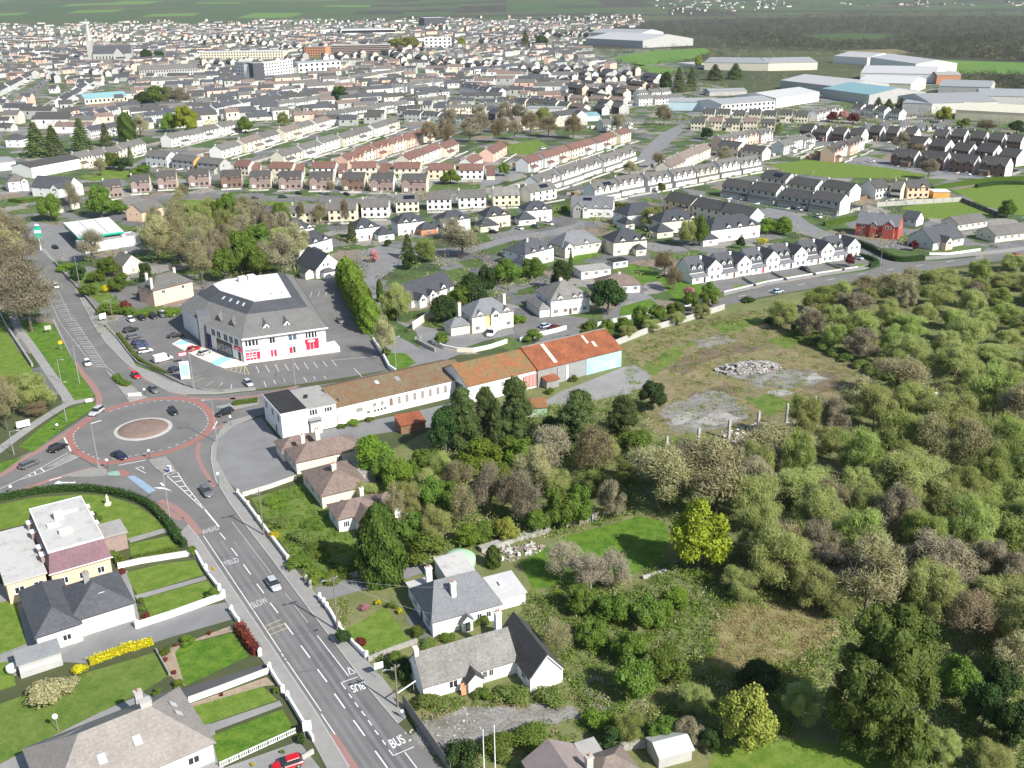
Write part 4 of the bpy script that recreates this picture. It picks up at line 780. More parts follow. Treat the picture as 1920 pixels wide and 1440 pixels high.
ob('roof_vent', MB().box(-.4, -.5, 0, .4, .5, .5).mesh('roof_vent', 'trim_white'), r, (14.2, 5.4, 2.65)); window(r, 'r', 14, 1.0, 1.0, 1.0, 11.6, True)
ob('green_tank', MB().lathe([(2.9, 0), (2.9, 1.9), (2.4, 2.3), (1.4, 2.6), (.2, 2.7)], 20).mesh('green_tank', mat('pale_green', (.36, .55, .36), .7, .06), True), None, (-9.8, 153.8, 0), label='pale green domed tank behind the white house', cat='tank')
# ---------------------------------------------------------------- three brown-tiled bungalows
def bungalow(label, loc, az, blocks, wall, roof, chims, wins, dr=None):
    r = empty('bungalow', loc, R(az), label, 'house', 'brown-tiled bungalows by the yard')
    for i, b in enumerate(blocks): block(r, *b[:5], b[5], b[7] if len(b) > 7 else wall, roof if len(b) <= 8 else b[8], b[6], ridge=b[9] if len(b) > 9 else 'x', wname='wall' if i == 0 else 'wing_wall', rname='roof' if i == 0 else 'wing_roof')
    for c in chims: chimney(r, *c)
    for w in wins: window(r, w[0], w[1], .9, w[2], 1.3, w[3], True, bars=2)
    if dr: door(r, *dr)
    return r
bungalow('cream bungalow with brown tiled roof and two cream chimneys, closest to the white flat-roofed building', (-46.1, 191.5, 0), 28, ((0, 0, 15, 7.5, 2.8, 'hip', 28), (-.8, 7.6, 8, 13, 2.7, 'hip', 28)), 'cream_pale', 'tile_brown', ((3.2, 5.0, 3.5, 6.6, .8, .7, 'cream_pale', 1), (6.8, 6.0, 3.5, 6.8, 1.0, .8, 'cream_pale', 2)), (('l', 2, 1.4, 0), ('l', 5, 1.4, 0), ('f', 9.5, 1.2, 0)))
bungalow('square brown-tiled bungalow with one cream chimney, middle of the three', (-38, 176, 0), 28, ((0, 0, 9.8, 12.6, 2.8, 'hip', 28), (9.85, 6, 13.5, 11.5, 2.6, 'flat', 2, 'grey_render', 'flat_roof_grey')), 'cream_pale', 'tile_brown', ((4.4, 5.0, 4, 6.8, .9, .8, 'cream_pale', 2), (12.6, 9.5, 2.5, 6.2, .8, .7, 'concrete', 0)), (('l', 2, 1.4, 0), ('l', 6, 1.8, 0), ('l', 10, 1.4, 0), ('f', 7.6, 1.4, 0)))
bungalow('brown-tiled bungalow with front gable wing, half behind the tall cypress', (-33.2, 166.4, 0), 26, ((0, 0, 9, 6.5, 2.8, 'hip', 28), (3.2, -6.2, 7.2, 3, 2.8, 'gable', 34, 'white_render', 'tile_brown', 'y'), (7.5, .4, 16, 6.2, 2.7, 'hip', 28)), 'white_render', 'tile_brown', ((6.2, 4.6, 3.5, 6.0, .8, .7, 'off_white', 1),), (('l', 3, 1.5, 0), ('f', 1.5, 1.2, 0), ('f', 5.2, 1.4, -6.2)), ('l', -2, 1.0, 2.0, 3.2, 'off_white'))
# ---------------------------------------------------------------- bottom-left: flat-roofed mauve mansard building
r = empty('mansard_building', (-79.3, 146.8, 0), R(33), 'peach building with mauve mansard slope and stained white flat roof', 'building')
ob('wall', MB().box(.35, .35, 0, 9.95, 20.6, 4.0).mesh('wall', 'peach_render'), r)
def loft(rings):
    b = MB(); n = len(rings[0])
    for q in rings: b.v += [tuple(p) for p in q]
    b.f = [(k * n + i, k * n + (i + 1) % n, (k + 1) * n + (i + 1) % n, (k + 1) * n + i) for k in range(len(rings) - 1) for i in range(n)]; b.m = [0] * len(b.f); return b
def rect(x0, y0, x1, y1, z): return [(x0, y0, z), (x1, y0, z), (x1, y1, z), (x0, y1, z)]
_b = loft([rect(0, 0, 10.3, 21, 3.9), rect(.8, 2.0, 9.6, 20.4, 7.0)]); _b.f.append((3, 2, 1, 0)); _b.m.append(0); ob('mansard_roof', _b.mesh('mansard_roof', 'tile_mauve'), r)
ob('flat_roof', MB().box(.75, 1.95, 6.98, 9.65, 20.45, 7.12).mesh('flat_roof', 'flat_roof_white'), r)
ob('roof_trim', MB().box(.6, 1.8, 6.9, 9.8, 2.0, 7.2).box(.6, 20.4, 6.9, 9.8, 20.6, 7.2).box(.6, 2.0, 6.9, .8, 20.4, 7.2).box(9.6, 2.0, 6.9, 9.8, 20.4, 7.2).mesh('roof_trim', 'trim_white'), r)
for x, y, w, d, h, m in ((4.6, 13.8, 1.6, 1.4, 1.3, 'cream_pale'), (3.2, 11.2, 2.0, 1.2, .4, 'trim_white'), (4.6, 7.4, 2.2, 1.2, .7, 'cream_pale'), (6.5, 15.2, 3.2, .6, .25, 'trim_white')): ob('roof_hatch', MB().box(-w / 2, -d / 2, 0, w / 2, d / 2, h).mesh('roof_hatch', m), r, (x, y, 7.12))
for k in (4.0, 7.0, 13.5, 17.5): block(r, -.4, k, .9, k + 1.4, 5.6, 'flat', 'brick_pink', 'trim_white', 0, z0=4.2, ov=.1, t=.1, wname='dormer', rname='dormer_roof')
for k in (10.5, 14.5, 18): block(r, 9.3, k, 10.6, k + 1.3, 5.6, 'flat', 'brick_pink', 'trim_white', 0, z0=4.2, ov=.1, t=.1, wname='dormer', rname='dormer_roof')
for x in (2.2, 5.2, 8.2): window(r, 'f', x, 1.2, 1.2, 1.3, .35, True)
block(r, 10.0, 8.5, 14.6, 13.6, 3.3, 'flat', 'brick_pink', 'flat_roof_grey', 0, ov=.25, t=.4, wname='porch_wall', rname='porch_roof')
block(r, -6.6, .8, -.5, 20, 3.9, 'flat', 'peach_render', 'flat_roof_white', 0, ov=.3, t=.35, wname='side_hall_wall', rname='side_hall_roof'); window(r, 'f', -4.8, 1.6, 1.6, 1.3, .8, True); window(r, 'f', -1.8, 1.6, 1.6, 1.3, .8, True)
ob('gutter', MB().box(-.1, -.22, 3.8, 10.4, -.05, 3.95).mesh('gutter', 'trim_white'), r)
# slate hipped bungalow and its shed
r = empty('slate_bungalow', (-74.2, 129.9, 0), R(33), 'white bungalow with dark slate hipped roof beside the mansard building', 'house')
block(r, 5.2, 1.2, 14.8, 12.4, 3.2, 'hip', 'white_render', 'slate_mid', 30); block(r, 0, 0, 6.4, 15.2, 3.18, 'hip', 'white_render', 'slate_mid', 34, wname='wing_wall', rname='wing_roof')
door(r, 'f', 5.6, 1.0, 2.1, 0, 'off_white'); window(r, 'f', 4.2, 1.0, 1.3, 1.1, 0, True); window(r, 'f', 8.4, 1.0, 1.6, 1.1, 1.2, True, glass='trim_white'); chimney(r, 9.4, 7.6, 4.8, 7.6, .9, .9, 'concrete_dark', 1)
window(r, 'f', 10.8, 4.6, .9, .6, 4.0, False)
_a, _bq, _l = frame(d8(160, 372), d8(475, 268)); r = empty('garden_shed', _a, _bq, 'flat-roofed grey shed with cream band beside the slate bungalow', 'shed')
block(r, 0, 0, _l, 3.6, 2.4, 'mono', 'grey_render', 'sheet_grey', 3, ov=.15); ob('cream_band', MB().box(.1, -.04, 1.2, _l - .1, .02, 1.7).mesh('cream_band', 'cream_pale'), r)
# pink-tiled bungalow at the bottom edge
r = empty('tiled_bungalow', (-56.8, 94.2, 0), R(36), 'white bungalow with pinkish tiled hipped roof and rooflights, bottom left corner', 'house')
block(r, 0, 0, 20.2, 13.6, 3.0, 'hip', 'white_render', 'tile_pinkish', 31, hipin=6.0, ov=.4); block(r, .5, 5.0, 8.5, 13.5, 2.98, 'hip', 'white_render', 'tile_pinkish', 33, ov=.4, wname='wing_wall', rname='wing_roof')
chimney(r, 14.3, 7.2, 5.5, 8.2, 1.4, 1.1, 'concrete', 0); chimney(r, 14.8, 13.2, 2.5, 5.6, 1.0, .9, 'concrete', 1)
def rooflight(x, y, pitchd, rz, z, w=.9, h=1.3):
    o = ob('rooflight', MB().box(-w / 2 - .1, -h / 2 - .1, 0, w / 2 + .1, h / 2 + .1, .1).mesh('rooflight', 'trim_grey'), r, (x, y, z), rot=(Matrix.Rotation(rz, 3, 'Z') @ Matrix.Rotation(R(pitchd), 3, 'X')).to_euler())
    ob('glazing', MB().box(-w / 2, -h / 2, .1, w / 2, h / 2, .12).mesh('glazing', 'glass_roof'), o)
_tp = math.tan(R(31))
for x, y in ((7.2, 3.0), (11.8, 3.4)): rooflight(x, y, 31, 0, 3.16 + (y + .4) * _tp)
for y in (8.2, 6.0): rooflight(18.0, y, 45, math.pi / 2, 3.2 + 2.6 * 4.3 / 6.0 * .98, .8, 1.1)
window(r, 'f', 17.5, 1.0, 1.6, 1.2, 0, True)
# houses cut by the bottom edge, right of the road
r = empty('brown_sheet_house', (g(1010, 1465).x + .4, g(1010, 1465).y - 4.2, 0), R(24), 'low house with mauve ribbed roof and chimney, cut by the bottom edge', 'house')
block(r, 0, -2, 7, 5.5, 2.6, 'gable', 'off_white', 'sheet_mauve', 30, 'y'); block(r, 7.2, -1.5, 12.5, 2.6, 2.4, 'hip', 'off_white', 'tile_brown_light', 28, wname='wing_wall', rname='wing_roof'); chimney(r, 6.6, .2, 2.8, 5.2, .9, .7, 'concrete', 1); block(r, 7.4, 3.0, 10, 5.4, 2.3, 'mono', 'concrete_dark', 'flat_roof_grey', 8, wname='lean_to_wall', rname='lean_to_roof')
r = empty('outhouse', (g(1235, 1442).x, g(1235, 1442).y, 0), R(18), 'small grey outhouse with pale glazed roof beside the stone yard wall', 'shed')
block(r, 0, 0, 4.8, 3.6, 2.0, 'gable', 'concrete', 'sheet_white', 24)

# ---------------------------------------------------------------- the white flat-roofed building and the long warehouse
r = empty('flat_roofed_building', (-52.8, 209.3, 0), R(29), 'white two-storey flat-roofed building with black roof at the warehouse end', 'building')
block(r, 0, 0, 6.2, 14.2, 6.3, 'flat', 'white_stained', 'flat_roof_black', 0, ov=.12, t=.2); block(r, 6.22, 1.2, 13.6, 14.0, 5.9, 'flat', 'white_stained', 'flat_roof_grey', 0, ov=.25, t=.2, wname='office_wall', rname='office_roof')
ob('parapet_trim', MB().box(-.2, -.2, 6.2, 6.3, -.08, 6.6).box(-.2, -.08, 6.2, -.1, 14.4, 6.6).mesh('parapet_trim', 'trim_white'), r)
for u in (2.2, 6.8, 11.8): window(r, 'l', u, 4.0, 1.1, 1.4, 0, True, 'trim_grey', 'glass_blue')
door(r, 'l', 4.6, 1.1, 2.4, 0, 'door_dark'); window(r, 'f', 8.0, 4.0, 2.0, 1.6, 1.2, True, glass='flat_roof_black', bars=2); window(r, 'f', 11.6, 4.2, 2.0, 1.2, 1.2, True, glass='flat_roof_black', bars=2)
block(r, 6.6, -.6, 9.2, 1.2, 2.9, 'flat', 'white_stained', 'flat_roof_grey', 0, ov=.2, t=.15, wname='porch_wall', rname='porch_roof'); ob('canopy', MB().box(6.3, -.9, 3.5, 9.4, 1.15, 3.62).mesh('canopy', 'trim_grey'), r); ob('roof_opening', MB().box(-.5, -1.2, 0, .5, 1.2, .08).mesh('roof_opening', 'flat_roof_black'), r, (8.6, 8.4, 6.1), -.4); ob('roof_debris', MB().box(-.6, -1.5, 0, .3, 1.4, .16).box(-.2, -2.6, 0, .5, -1.2, .14).box(-1.0, .6, 0, -.2, 2.4, .12).mesh('roof_debris', 'brick_brown'), r, (6.0, 7.6, 6.1))
r = empty('long_warehouse', (-41.4, 217.5, 0), R(32), 'long white-walled warehouse with mossy brown sheet roof and blocked windows', 'building')
block(r, 0, 0, 36.4, 8.4, 4.6, 'mono', 'white_stained', 'brown_sheet', 12.5, ov=.25); block(r, 0, 8.45, 36.4, 15, 4.4, 'gable', 'white_stained', 'brown_sheet', 16, wname='rear_wall', rname='rear_roof')
window(r, 'f', 5.6, 2.0, 2.0, 1.3, 0, True, glass='timber_grey', bars=0)
for i in range(2): window(r, 'f', 9.6 + i * 2.0, 2.4, 1.0, 1.2, 0, True, glass='timber_grey', bars=0)
for i in range(8): window(r, 'f', 14.0 + i * 2.15, 1.6, 1.0, 2.3, 0, True, glass='timber_brown' if i == 0 else 'timber_grey', bars=0)
window(r, 'f', 7.9, 1.1, 1.0, .8, 0, True, glass='flat_roof_black', bars=2)
for i in range(4): window(r, 'f', 9.6 + i * .9, 1.1, .5, .8, 0, True, glass='flat_roof_black', bars=0)
for x, y, w, h, m in ((1.4, 2.6, .4, 1.0, 'flat_roof_black'), (13.2, 6.0, 1.0, 1.6, 'sheet_white'), (18.6, 5.6, 1.2, 2.0, 'sheet_grey')): ob('roof_patch', MB().box(-w / 2, -h / 2, 0, w / 2, h / 2, .06).mesh('roof_patch', m), r, (x, y, 4.6 + .2 + y * math.tan(R(12.5))), rot=(R(12.5), 0, 0))
r = empty('rusty_warehouse', (-9.8, 229.5, 0), R(32.6), 'big rusty orange sheet-roofed warehouse with pale ridge strips and teal end wall', 'building')
block(r, -1.2, .3, 19.4, 14.8, 4.9, 'gable', 'white_stained', 'rust_moss', 25.5, ov=.3, gov=.3); block(r, 19.45, -.2, 46.9, 15.0, 5.0, 'gable', 'concrete_dark', 'rust_sheet', 26, ov=.3, gov=.25, wname='shed_wall', rname='shed_roof')
ob('ridge_strip', MB().box(19.5, 7.15, 8.86, 47.0, 7.65, 8.98).mesh('ridge_strip', 'tile_pinkish'), r)
_t = math.tan(R(26))
def slope_strip(x, y0, y1, w, m='sheet_cream', n='roof_sheet'):
    b = MB()
    f = lambda y: 5.0 + .19 + (y + .2) * _t if y <= 7.4 else 5.0 + .19 + (15.0 - y) * _t
    b.add([(x - w / 2, y0, f(y0)), (x + w / 2, y0, f(y0)), (x + w / 2, y1, f(y1)), (x - w / 2, y1, f(y1)), (x - w / 2, y0, f(y0) - .05), (x + w / 2, y0, f(y0) - .05), (x + w / 2, y1, f(y1) - .05), (x - w / 2, y1, f(y1) - .05)], [(0, 1, 2, 3), (7, 6, 5, 4), (4, 5, 1, 0), (5, 6, 2, 1), (6, 7, 3, 2), (7, 4, 0, 3)]); ob(n, b.mesh(n, m), r)
for x, y0, y1, w in ((25.6, .4, 7.0, 1.1), (25.2, 7.9, 12.5, .8), (38.6, 4.0, 6.8, .7), (40.2, 2.4, 4.2, .9), (36.6, 8.2, 12.6, .9)): slope_strip(x, y0, y1, w)
ob('teal_cladding', MB().box(35.0, -.3, .1, 46.8, -.21, 4.6).mesh('teal_cladding', 'teal_paint'), r); ob('grey_cladding', MB().box(29.4, -.32, .1, 34.8, -.21, 4.4).mesh('grey_cladding', 'sheet_grey'), r)
for x0, x1, m in ((25.6, 28.2, 'sheet_grey'), (28.4, 29.2, 'trim_white')): ob('sliding_door', MB().box(x0, -.36, 0, x1, -.23, 4.2).mesh('sliding_door', m), r)
ob('red_gate', MB().box(15.2, .1, .6, 19.2, .22, 3.8).mesh('red_gate', 'brick_red'), r)
for i in range(9): ob('gate_bar', MB().box(-.05, -.02, .7, .05, .12, 3.7).mesh('gate_bar', 'trim_white'), r, (15.5 + i * .43, .02, 0))
ob('big_doorway', MB().add([(-1.24, 2.6, .05), (-1.24, 6.4, .05), (-1.24, 6.4, 4.4), (-1.24, 2.6, 4.4)], [(3, 2, 1, 0)]).mesh('big_doorway', 'door_dark'), r)
block(r, 20.6, -2.6, 24.4, -.25, 2.2, 'mono', 'concrete_dark', 'rust_sheet', 12, wname='kiosk_wall', rname='kiosk_roof')
# sheds under the trees
_a, _bq, _l = frame(d4(845, 880), d4(985, 868)); r = empty('rusty_shed', _a, _bq, 'small green-walled shed with dark rusted roof between the conifers', 'shed'); block(r, -3, 0, _l, 6, 2.6, 'gable', mat('green_wall', (.3, .42, .3), .9, .2), 'rust_moss', 22)
_a, _bq, _l = frame(d5(1200, 195), d5(1330, 170)); r = empty('rusty_lean_to', _a, _bq, 'orange rusted lean-to at the edge of the yard', 'shed'); block(r, 0, 0, _l + 3, 4.5, 2.2, 'mono', 'timber_brown', 'rust_sheet', 10)

# ---------------------------------------------------------------- retail block with the great mansard roof
def ringz(pts, z): return [(x, y, z) for x, y in pts]
E0 = [(-74.4, 261.2), (-52.3, 270.6), (-73.7, 327.9), (-97.5, 314), (-101.7, 294.3), (-89.9, 276.8)]
E1 = [(-75.7, 273.9), (-59.5, 280.4), (-74.0, 319.0), (-93.5, 309), (-96.6, 296), (-90.4, 287.6)]
E2 = [(-74.7, 279.1), (-64.7, 283.4), (-74.6, 310.6), (-89.5, 304), (-91.8, 298.2), (-87.8, 291.2)]
cx_, cy_ = sum(p[0] for p in E0) / 6, sum(p[1] for p in E0) / 6
W0 = [(cx_ + (x - cx_) * .972, cy_ + (y - cy_) * .972) for x, y in E0]
r = empty('retail_building', (W0[0][0], W0[0][1], 0), math.atan2(W0[1][1] - W0[0][1], W0[1][0] - W0[0][0]), 'big white retail block with grey mansard roof, dormers and red shop panels', 'building')
inv = r.matrix_basis.inverted()
def loc3(pts): return [tuple(inv @ Vector(p)) for p in pts]
ob('wall', MB().prism([p[:2] for p in loc3(ringz(W0, 0))], 0, 7.0).mesh('wall', 'white_render'), r)
_b = loft([loc3(ringz(E0, 6.9)), loc3(ringz(E0, 7.25)), loc3(ringz(E1, 10.4))]); _b.f.append(tuple(range(5, -1, -1))); _b.m.append(0); ob('lower_mansard', _b.mesh('lower_mansard', 'mansard_grey'), r)
ob('upper_mansard', loft([loc3(ringz(E1, 10.4)), loc3(ringz(E2, 12.6))]).mesh('upper_mansard', 'slate_mid'), r)
ob('flat_roof', MB().prism([p[:2] for p in loc3(ringz(E2, 0))], 12.5, 12.75).mesh('flat_roof', 'flat_roof_clean'), r)
ob('eaves_trim', loft([loc3(ringz([(cx_ + (x - cx_) * 1.006, cy_ + (y - cy_) * 1.006) for x, y in E0], 6.86)), loc3(ringz([(cx_ + (x - cx_) * 1.006, cy_ + (y - cy_) * 1.006) for x, y in E0], 7.3))]).mesh('eaves_trim', 'trim_white'), r)
LF = (Vector(W0[1]) - Vector(W0[0])).length
for x, w in ((2.5, 4.0), (8.2, 1.7), (13.9, 2.7), (19.2, 3.6)): window(r, 'f', x, 4.5, w, 1.9, 0, True, glass='glass_blue' if x == 13.9 else 'glass_dark', bars=3 if w > 3 else 1)
ob('name_board', MB().box(.5, -.12, 3.0, 4.5, -.01, 3.7).mesh('name_board', 'trim_grey'), r)
for k, (x0, x1, z0, z1, m) in enumerate(((.6, 1.5, .5, 2.7, 'sign_red'), (1.7, 2.4, .5, 2.7, 'sign_red'), (2.6, 3.4, .5, 2.7, 'sign_red'), (3.6, 4.5, .5, 2.7, 'sign_red'), (7.5, 8.1, .6, 2.6, 'sign_red'), (8.4, 9.1, .6, 2.6, 'sign_red'), (12.7, 13.6, .6, 2.6, 'sign_red'), (13.8, 14.4, .6, 2.7, 'frame_dark'), (14.5, 15.6, .6, 2.7, 'cream_render'), (17.3, 21.2, .8, 4.2, 'sign_red'))):
    ob('shop_panel', MB().box(x0, -.09, z0, x1, -.015, z1).mesh('shop_panel', m), r)
for x in (1.0, 2.0, 3.0): ob('poster_stripe', MB().box(x - .25, -.11, 1.2, x + .35, -.095, 1.5).box(x - .25, -.11, 1.9, x + .35, -.095, 2.1).mesh('poster_stripe', 'sign_white'), r)
for x in (17.5, 18.7, 19.7): ob('poster_stripe', MB().box(x - .12, -.12, .9, x - .02, -.1, 2.9).mesh('poster_stripe', 'sign_white'), r)
ob('script_logo', MB().extrude_y([(19.1 + 1.05 * math.cos(a * math.pi / 8), 3.62 + .38 * math.sin(a * math.pi / 8)) for a in range(16)], -.13, -.1).mesh('script_logo', 'sign_white'), r); ob('logo_stroke', MB().box(18.4, -.15, 3.55, 18.8, -.135, 3.62).box(18.9, -.15, 3.5, 18.98, -.135, 3.78).box(19.1, -.15, 3.55, 19.5, -.135, 3.62).box(19.6, -.15, 3.5, 19.68, -.135, 3.74).mesh('logo_stroke', 'sign_red'), r)
_b = MB(); _b.add([(-.6, -1.2, 0), (LF + 3.2, -2.6, 0), (LF + 3.2, 3.5, 0), (-.6, .3, 0), (-.6, -1.2, .12), (LF + 3.2, -2.6, 1.5), (LF + 3.2, 3.5, 1.5), (-.6, .3, .12)], [(4, 5, 6, 7), (0, 1, 5, 4), (1, 2, 6, 5), (2, 3, 7, 6), (3, 0, 4, 7)]); 
ob('terrace', _b.mesh('terrace', 'white_render'), r)
for i in range(13): ob('railing_post', cached('rpost', lambda: MB().box(-.03, -.03, 0, .03, .03, 1.0).mesh('railing_post', 'metal_galv')), r, (4 + i * 1.7, -1.35 - i * .095, .35 + i * .085))
def on_mansard(x, pitchm=28):                              # triangular dormers on the front slope
    p = R(14); b = MB(); w, h = 1.7, 1.7; y0 = 3.0; zb = 7.9
    o = ob('dormer', MB().extrude_y([(-w, zb), (w, zb), (0, zb + h)], y0, y0 + .15).mesh('dormer', 'trim_white'), r, (x, 0, 0))
    ob('dormer_roof', MB().add([(-w - .2, y0 - .3, zb - .1), (0, y0 - .3, zb + h + .15), (0, y0 + 6.2, zb + h + .15), (-w - .2, y0 + .4, zb - .1), (w + .2, y0 - .3, zb - .1), (w + .2, y0 + .4, zb - .1)], [(0, 1, 2, 3), (1, 4, 5, 2)]).mesh('dormer_roof', 'mansard_grey'), o)
    ob('dormer_window', MB().extrude_y([(-.35, zb + .3), (.35, zb + .3), (0, zb + 1.2)], y0 - .04, y0 + .02).extrude_y([(-1.1, zb + .2), (-.55, zb + .2), (-.65, zb + .7)], y0 - .04, y0 + .02).extrude_y([(.55, zb + .2), (1.1, zb + .2), (.65, zb + .7)], y0 - .04, y0 + .02).mesh('dormer_window', 'glass_dark'), o)
on_mansard(7.6); on_mansard(13.4)
# left facade, its own frame from the corner
sl = (Vector(W0[5]) - Vector(W0[0])); ang = math.atan2(sl.y, sl.x) - r.rotation_euler.z; LL = sl.length
def lf(name, x0, x1, z0, z1, m, d=.1):                     # panel on the left facade, x measured from the near corner
    return ob(name, MB().box(x0, -.02, z0, x1, d, z1).mesh(name, m), r, (0, 0, 0), ang)
for x in (2.4, 5.2, 8.2, 12.0, 15.0): lf('window', x, x + 1.7, 4.4, 6.2, 'glass_dark', .06); lf('window_bar', x + .8, x + .9, 4.4, 6.2, 'frame_white', .1)
lf('shopfront', 6.0, 14.4, .3, 4.0, 'frame_dark', .12)
for i in range(4): lf('shop_window', 6.3 + i * 2.0, 8.0 + i * 2.0, .5, 3.0, 'glass_blue', .16)
lf('shop_sign', .8, 4.4, 3.1, 4.1, 'sign_red', .3); lf('sign_lettering', 1.6, 3.6, 3.45, 3.75, 'sign_white', .33); lf('shop_door', 1.6, 2.8, 0, 2.6, 'door_dark', .14); lf('blue_shopfront', 17.6, 20.5, .3, 4.2, 'sign_navy', .14)
lf('wall_return', 0, .9, .05, 6.8, 'grey_render', .05)
for k, (x, y) in enumerate(((.2, .28), (.4, .3))):
    a_, b_ = Vector(E0[0]), Vector(E0[5]); c_, d_ = Vector(E1[0]), Vector(E1[5]); t_ = .28 + .34 * k
    p0 = a_.lerp(b_, t_); p1 = c_.lerp(d_, t_); q = p0.lerp(p1, .45); dr_ = (p0 - p1).normalized(); tn = (b_ - a_).normalized()
    pts = [(q + tn * 1.6, 8.4), (q - tn * 1.6, 8.4), (q + dr_ * 0, 10.2)]
    fr = [tuple(inv @ Vector((p.x + dr_.x * 1.2, p.y + dr_.y * 1.2, z))) for p, z in pts]; bk = [tuple(inv @ Vector((p.x - dr_.x * 3.0, p.y - dr_.y * 3.0, z + .05))) for p, z in pts]
    ob('dormer', MB().add(fr + bk, [(0, 1, 2), (1, 0, 3, 4), (0, 2, 5, 3), (2, 1, 4, 5)]).mesh('dormer', 'tile_lichen'), r)
for t_ in (.2, .36, .56, .76):
    p0, p1 = Vector(E1[0]).lerp(Vector(E1[5]), t_), Vector(E2[0]).lerp(Vector(E2[5]), t_); q = p0.lerp(p1, .72); q2 = p0.lerp(p1, .45); tn = (Vector(E1[5]) - Vector(E1[0])).normalized() * .45
    z1_, z2_ = 10.4 + 2.2 * .72 + .08, 10.4 + 2.2 * .45 + .08
    ob('rooflight', MB().add([tuple(inv @ Vector((p.x, p.y, z))) for p, z in ((q2 + tn, z2_), (q2 - tn, z2_), (q - tn, z1_), (q + tn, z1_))], [(0, 1, 2, 3)]).mesh('rooflight', 'glass_roof'), r)
# glazed corner turret between the left facades and plant on the flat roof
_q = inv @ Vector((-89.4, 277.6, 0)); ob('stair_tower', MB().prism([(_q.x - 1.8, _q.y - 1.5), (_q.x + 1.8, _q.y - 1.8), (_q.x + 2.2, _q.y + 4.5), (_q.x - 1.6, _q.y + 4.5)], 0, 9.6).mesh('stair_tower', 'slate_pale'), r)
for x, y, w, d, h, rz_ in ((-83.5, 301.5, 2.4, 1.8, 1.5, .2), (-80, 297, 7, 1.6, .7, -.75), (-76, 298, 3.2, 2.0, .6, .3), (-70.5, 287, 2.0, 1.0, .5, .4), (-81, 302.5, 2.2, 2.0, 1.7, .2), (-67.5, 287.6, 1.8, 1.0, .4, .2)):
    _q = inv @ Vector((x, y, 12.75)); ob('roof_plant', MB().box(-w / 2, -d / 2, 0, w / 2, d / 2, h).mesh('roof_plant', 'trim_white'), r, _q, rz_)

# ---------------------------------------------------------------- filling station
ca = [g(*d2(665, 210), 5.6), g(*d2(820, 360), 5.6), g(*d2(1310, 300), 5.6), g(*d2(1150, 150), 5.6)]
r = empty('station_canopy', (ca[1].x, ca[1].y, 0), math.atan2(ca[2].y - ca[1].y, ca[2].x - ca[1].x), 'white-topped forecourt canopy with green edge on the filling station', 'canopy')
inv2 = r.matrix_basis.inverted(); q = [inv2 @ p for p in ca]
ob('canopy_roof', MB().prism(ccw([(p.x, p.y) for p in q]), 5.45, 5.6).mesh('canopy_roof', 'flat_roof_clean'), r)
ob('green_fascia', MB().prism(ccw([(q_.x * 1.004, q_.y * 1.004) for q_ in q]), 4.6, 5.44).mesh('green_fascia', 'sign_green'), r)
for t_ in (.33, .66): ob('roof_seam', MB().tube(tuple(q[0].lerp(q[3], t_) + Vector((0, 0, .03))), tuple(q[1].lerp(q[2], t_) + Vector((0, 0, .03))), .12, n=4).mesh('roof_seam', 'trim_grey'), r)
for u, v in ((.2, .25), (.8, .25), (.2, .75), (.8, .75)):
    p = q[0].lerp(q[3], u).lerp(q[1].lerp(q[2], u), v); ob('column', MB().cyl(p.x, p.y, 0, 4.6, .25).mesh('column', 'trim_white'), r)
    ob('fuel_pump', MB().box(p.x + .6, p.y - .4, .02, p.x + 1.3, p.y + .4, 1.9).mesh('fuel_pump', 'sign_green'), r)
_a, _bq, _l = frame(d2(910, 540), d2(1495, 440)); r = empty('station_shop', _a, _bq, 'flat-roofed white shop behind the filling station canopy', 'shop'); block(r, 0, 0, _l, 9, 3.6, 'flat', 'white_render', 'flat_roof_grey', 0, ov=.05, t=.1)
ob('parapet', MB().box(-.1, -.1, 3.5, _l + .1, .2, 4.0).box(-.1, 8.8, 3.5, _l + .1, 9.1, 4.0).box(-.1, .2, 3.5, .2, 8.8, 4.0).box(_l - .2, .2, 3.5, _l + .1, 8.8, 4.0).mesh('parapet', 'trim_white'), r); ob('roof_plant', MB().box(_l * .72, 2, 3.7, _l * .78, 4, 4.4).mesh('roof_plant', 'trim_white'), r)
for k in range(3): window(r, 'l', 2 + k * 2.6, .6, 2.2, 2.2, 0, False)
sb = g(*d2(435, 505)); sh = height_at(sb, d2(400, 225)[0], d2(400, 225)[1]); r = empty('totem_sign', sb, R(20), 'tall green and white price totem at the filling station entrance', 'sign')
ob('post', MB().cyl(0, 0, 0, sh * .55, .22).mesh('post', 'trim_white'), r); ob('green_panel', MB().box(-1.25, -.2, sh * .42, 1.25, .2, sh * .66).mesh('green_panel', 'sign_green'), r); ob('price_panel', MB().box(-1.25, -.22, sh * .665, 1.25, .22, sh * .76).mesh('price_panel', 'sign_white'), r); ob('top_panel', MB().box(-1.25, -.2, sh * .765, 1.25, .2, sh * .93).mesh('top_panel', 'sign_green'), r); ob('crest', MB().lathe([(.95, sh * .935), (.8, sh * .97), (.3, sh)], 12).mesh('crest', 'sign_white'), r)
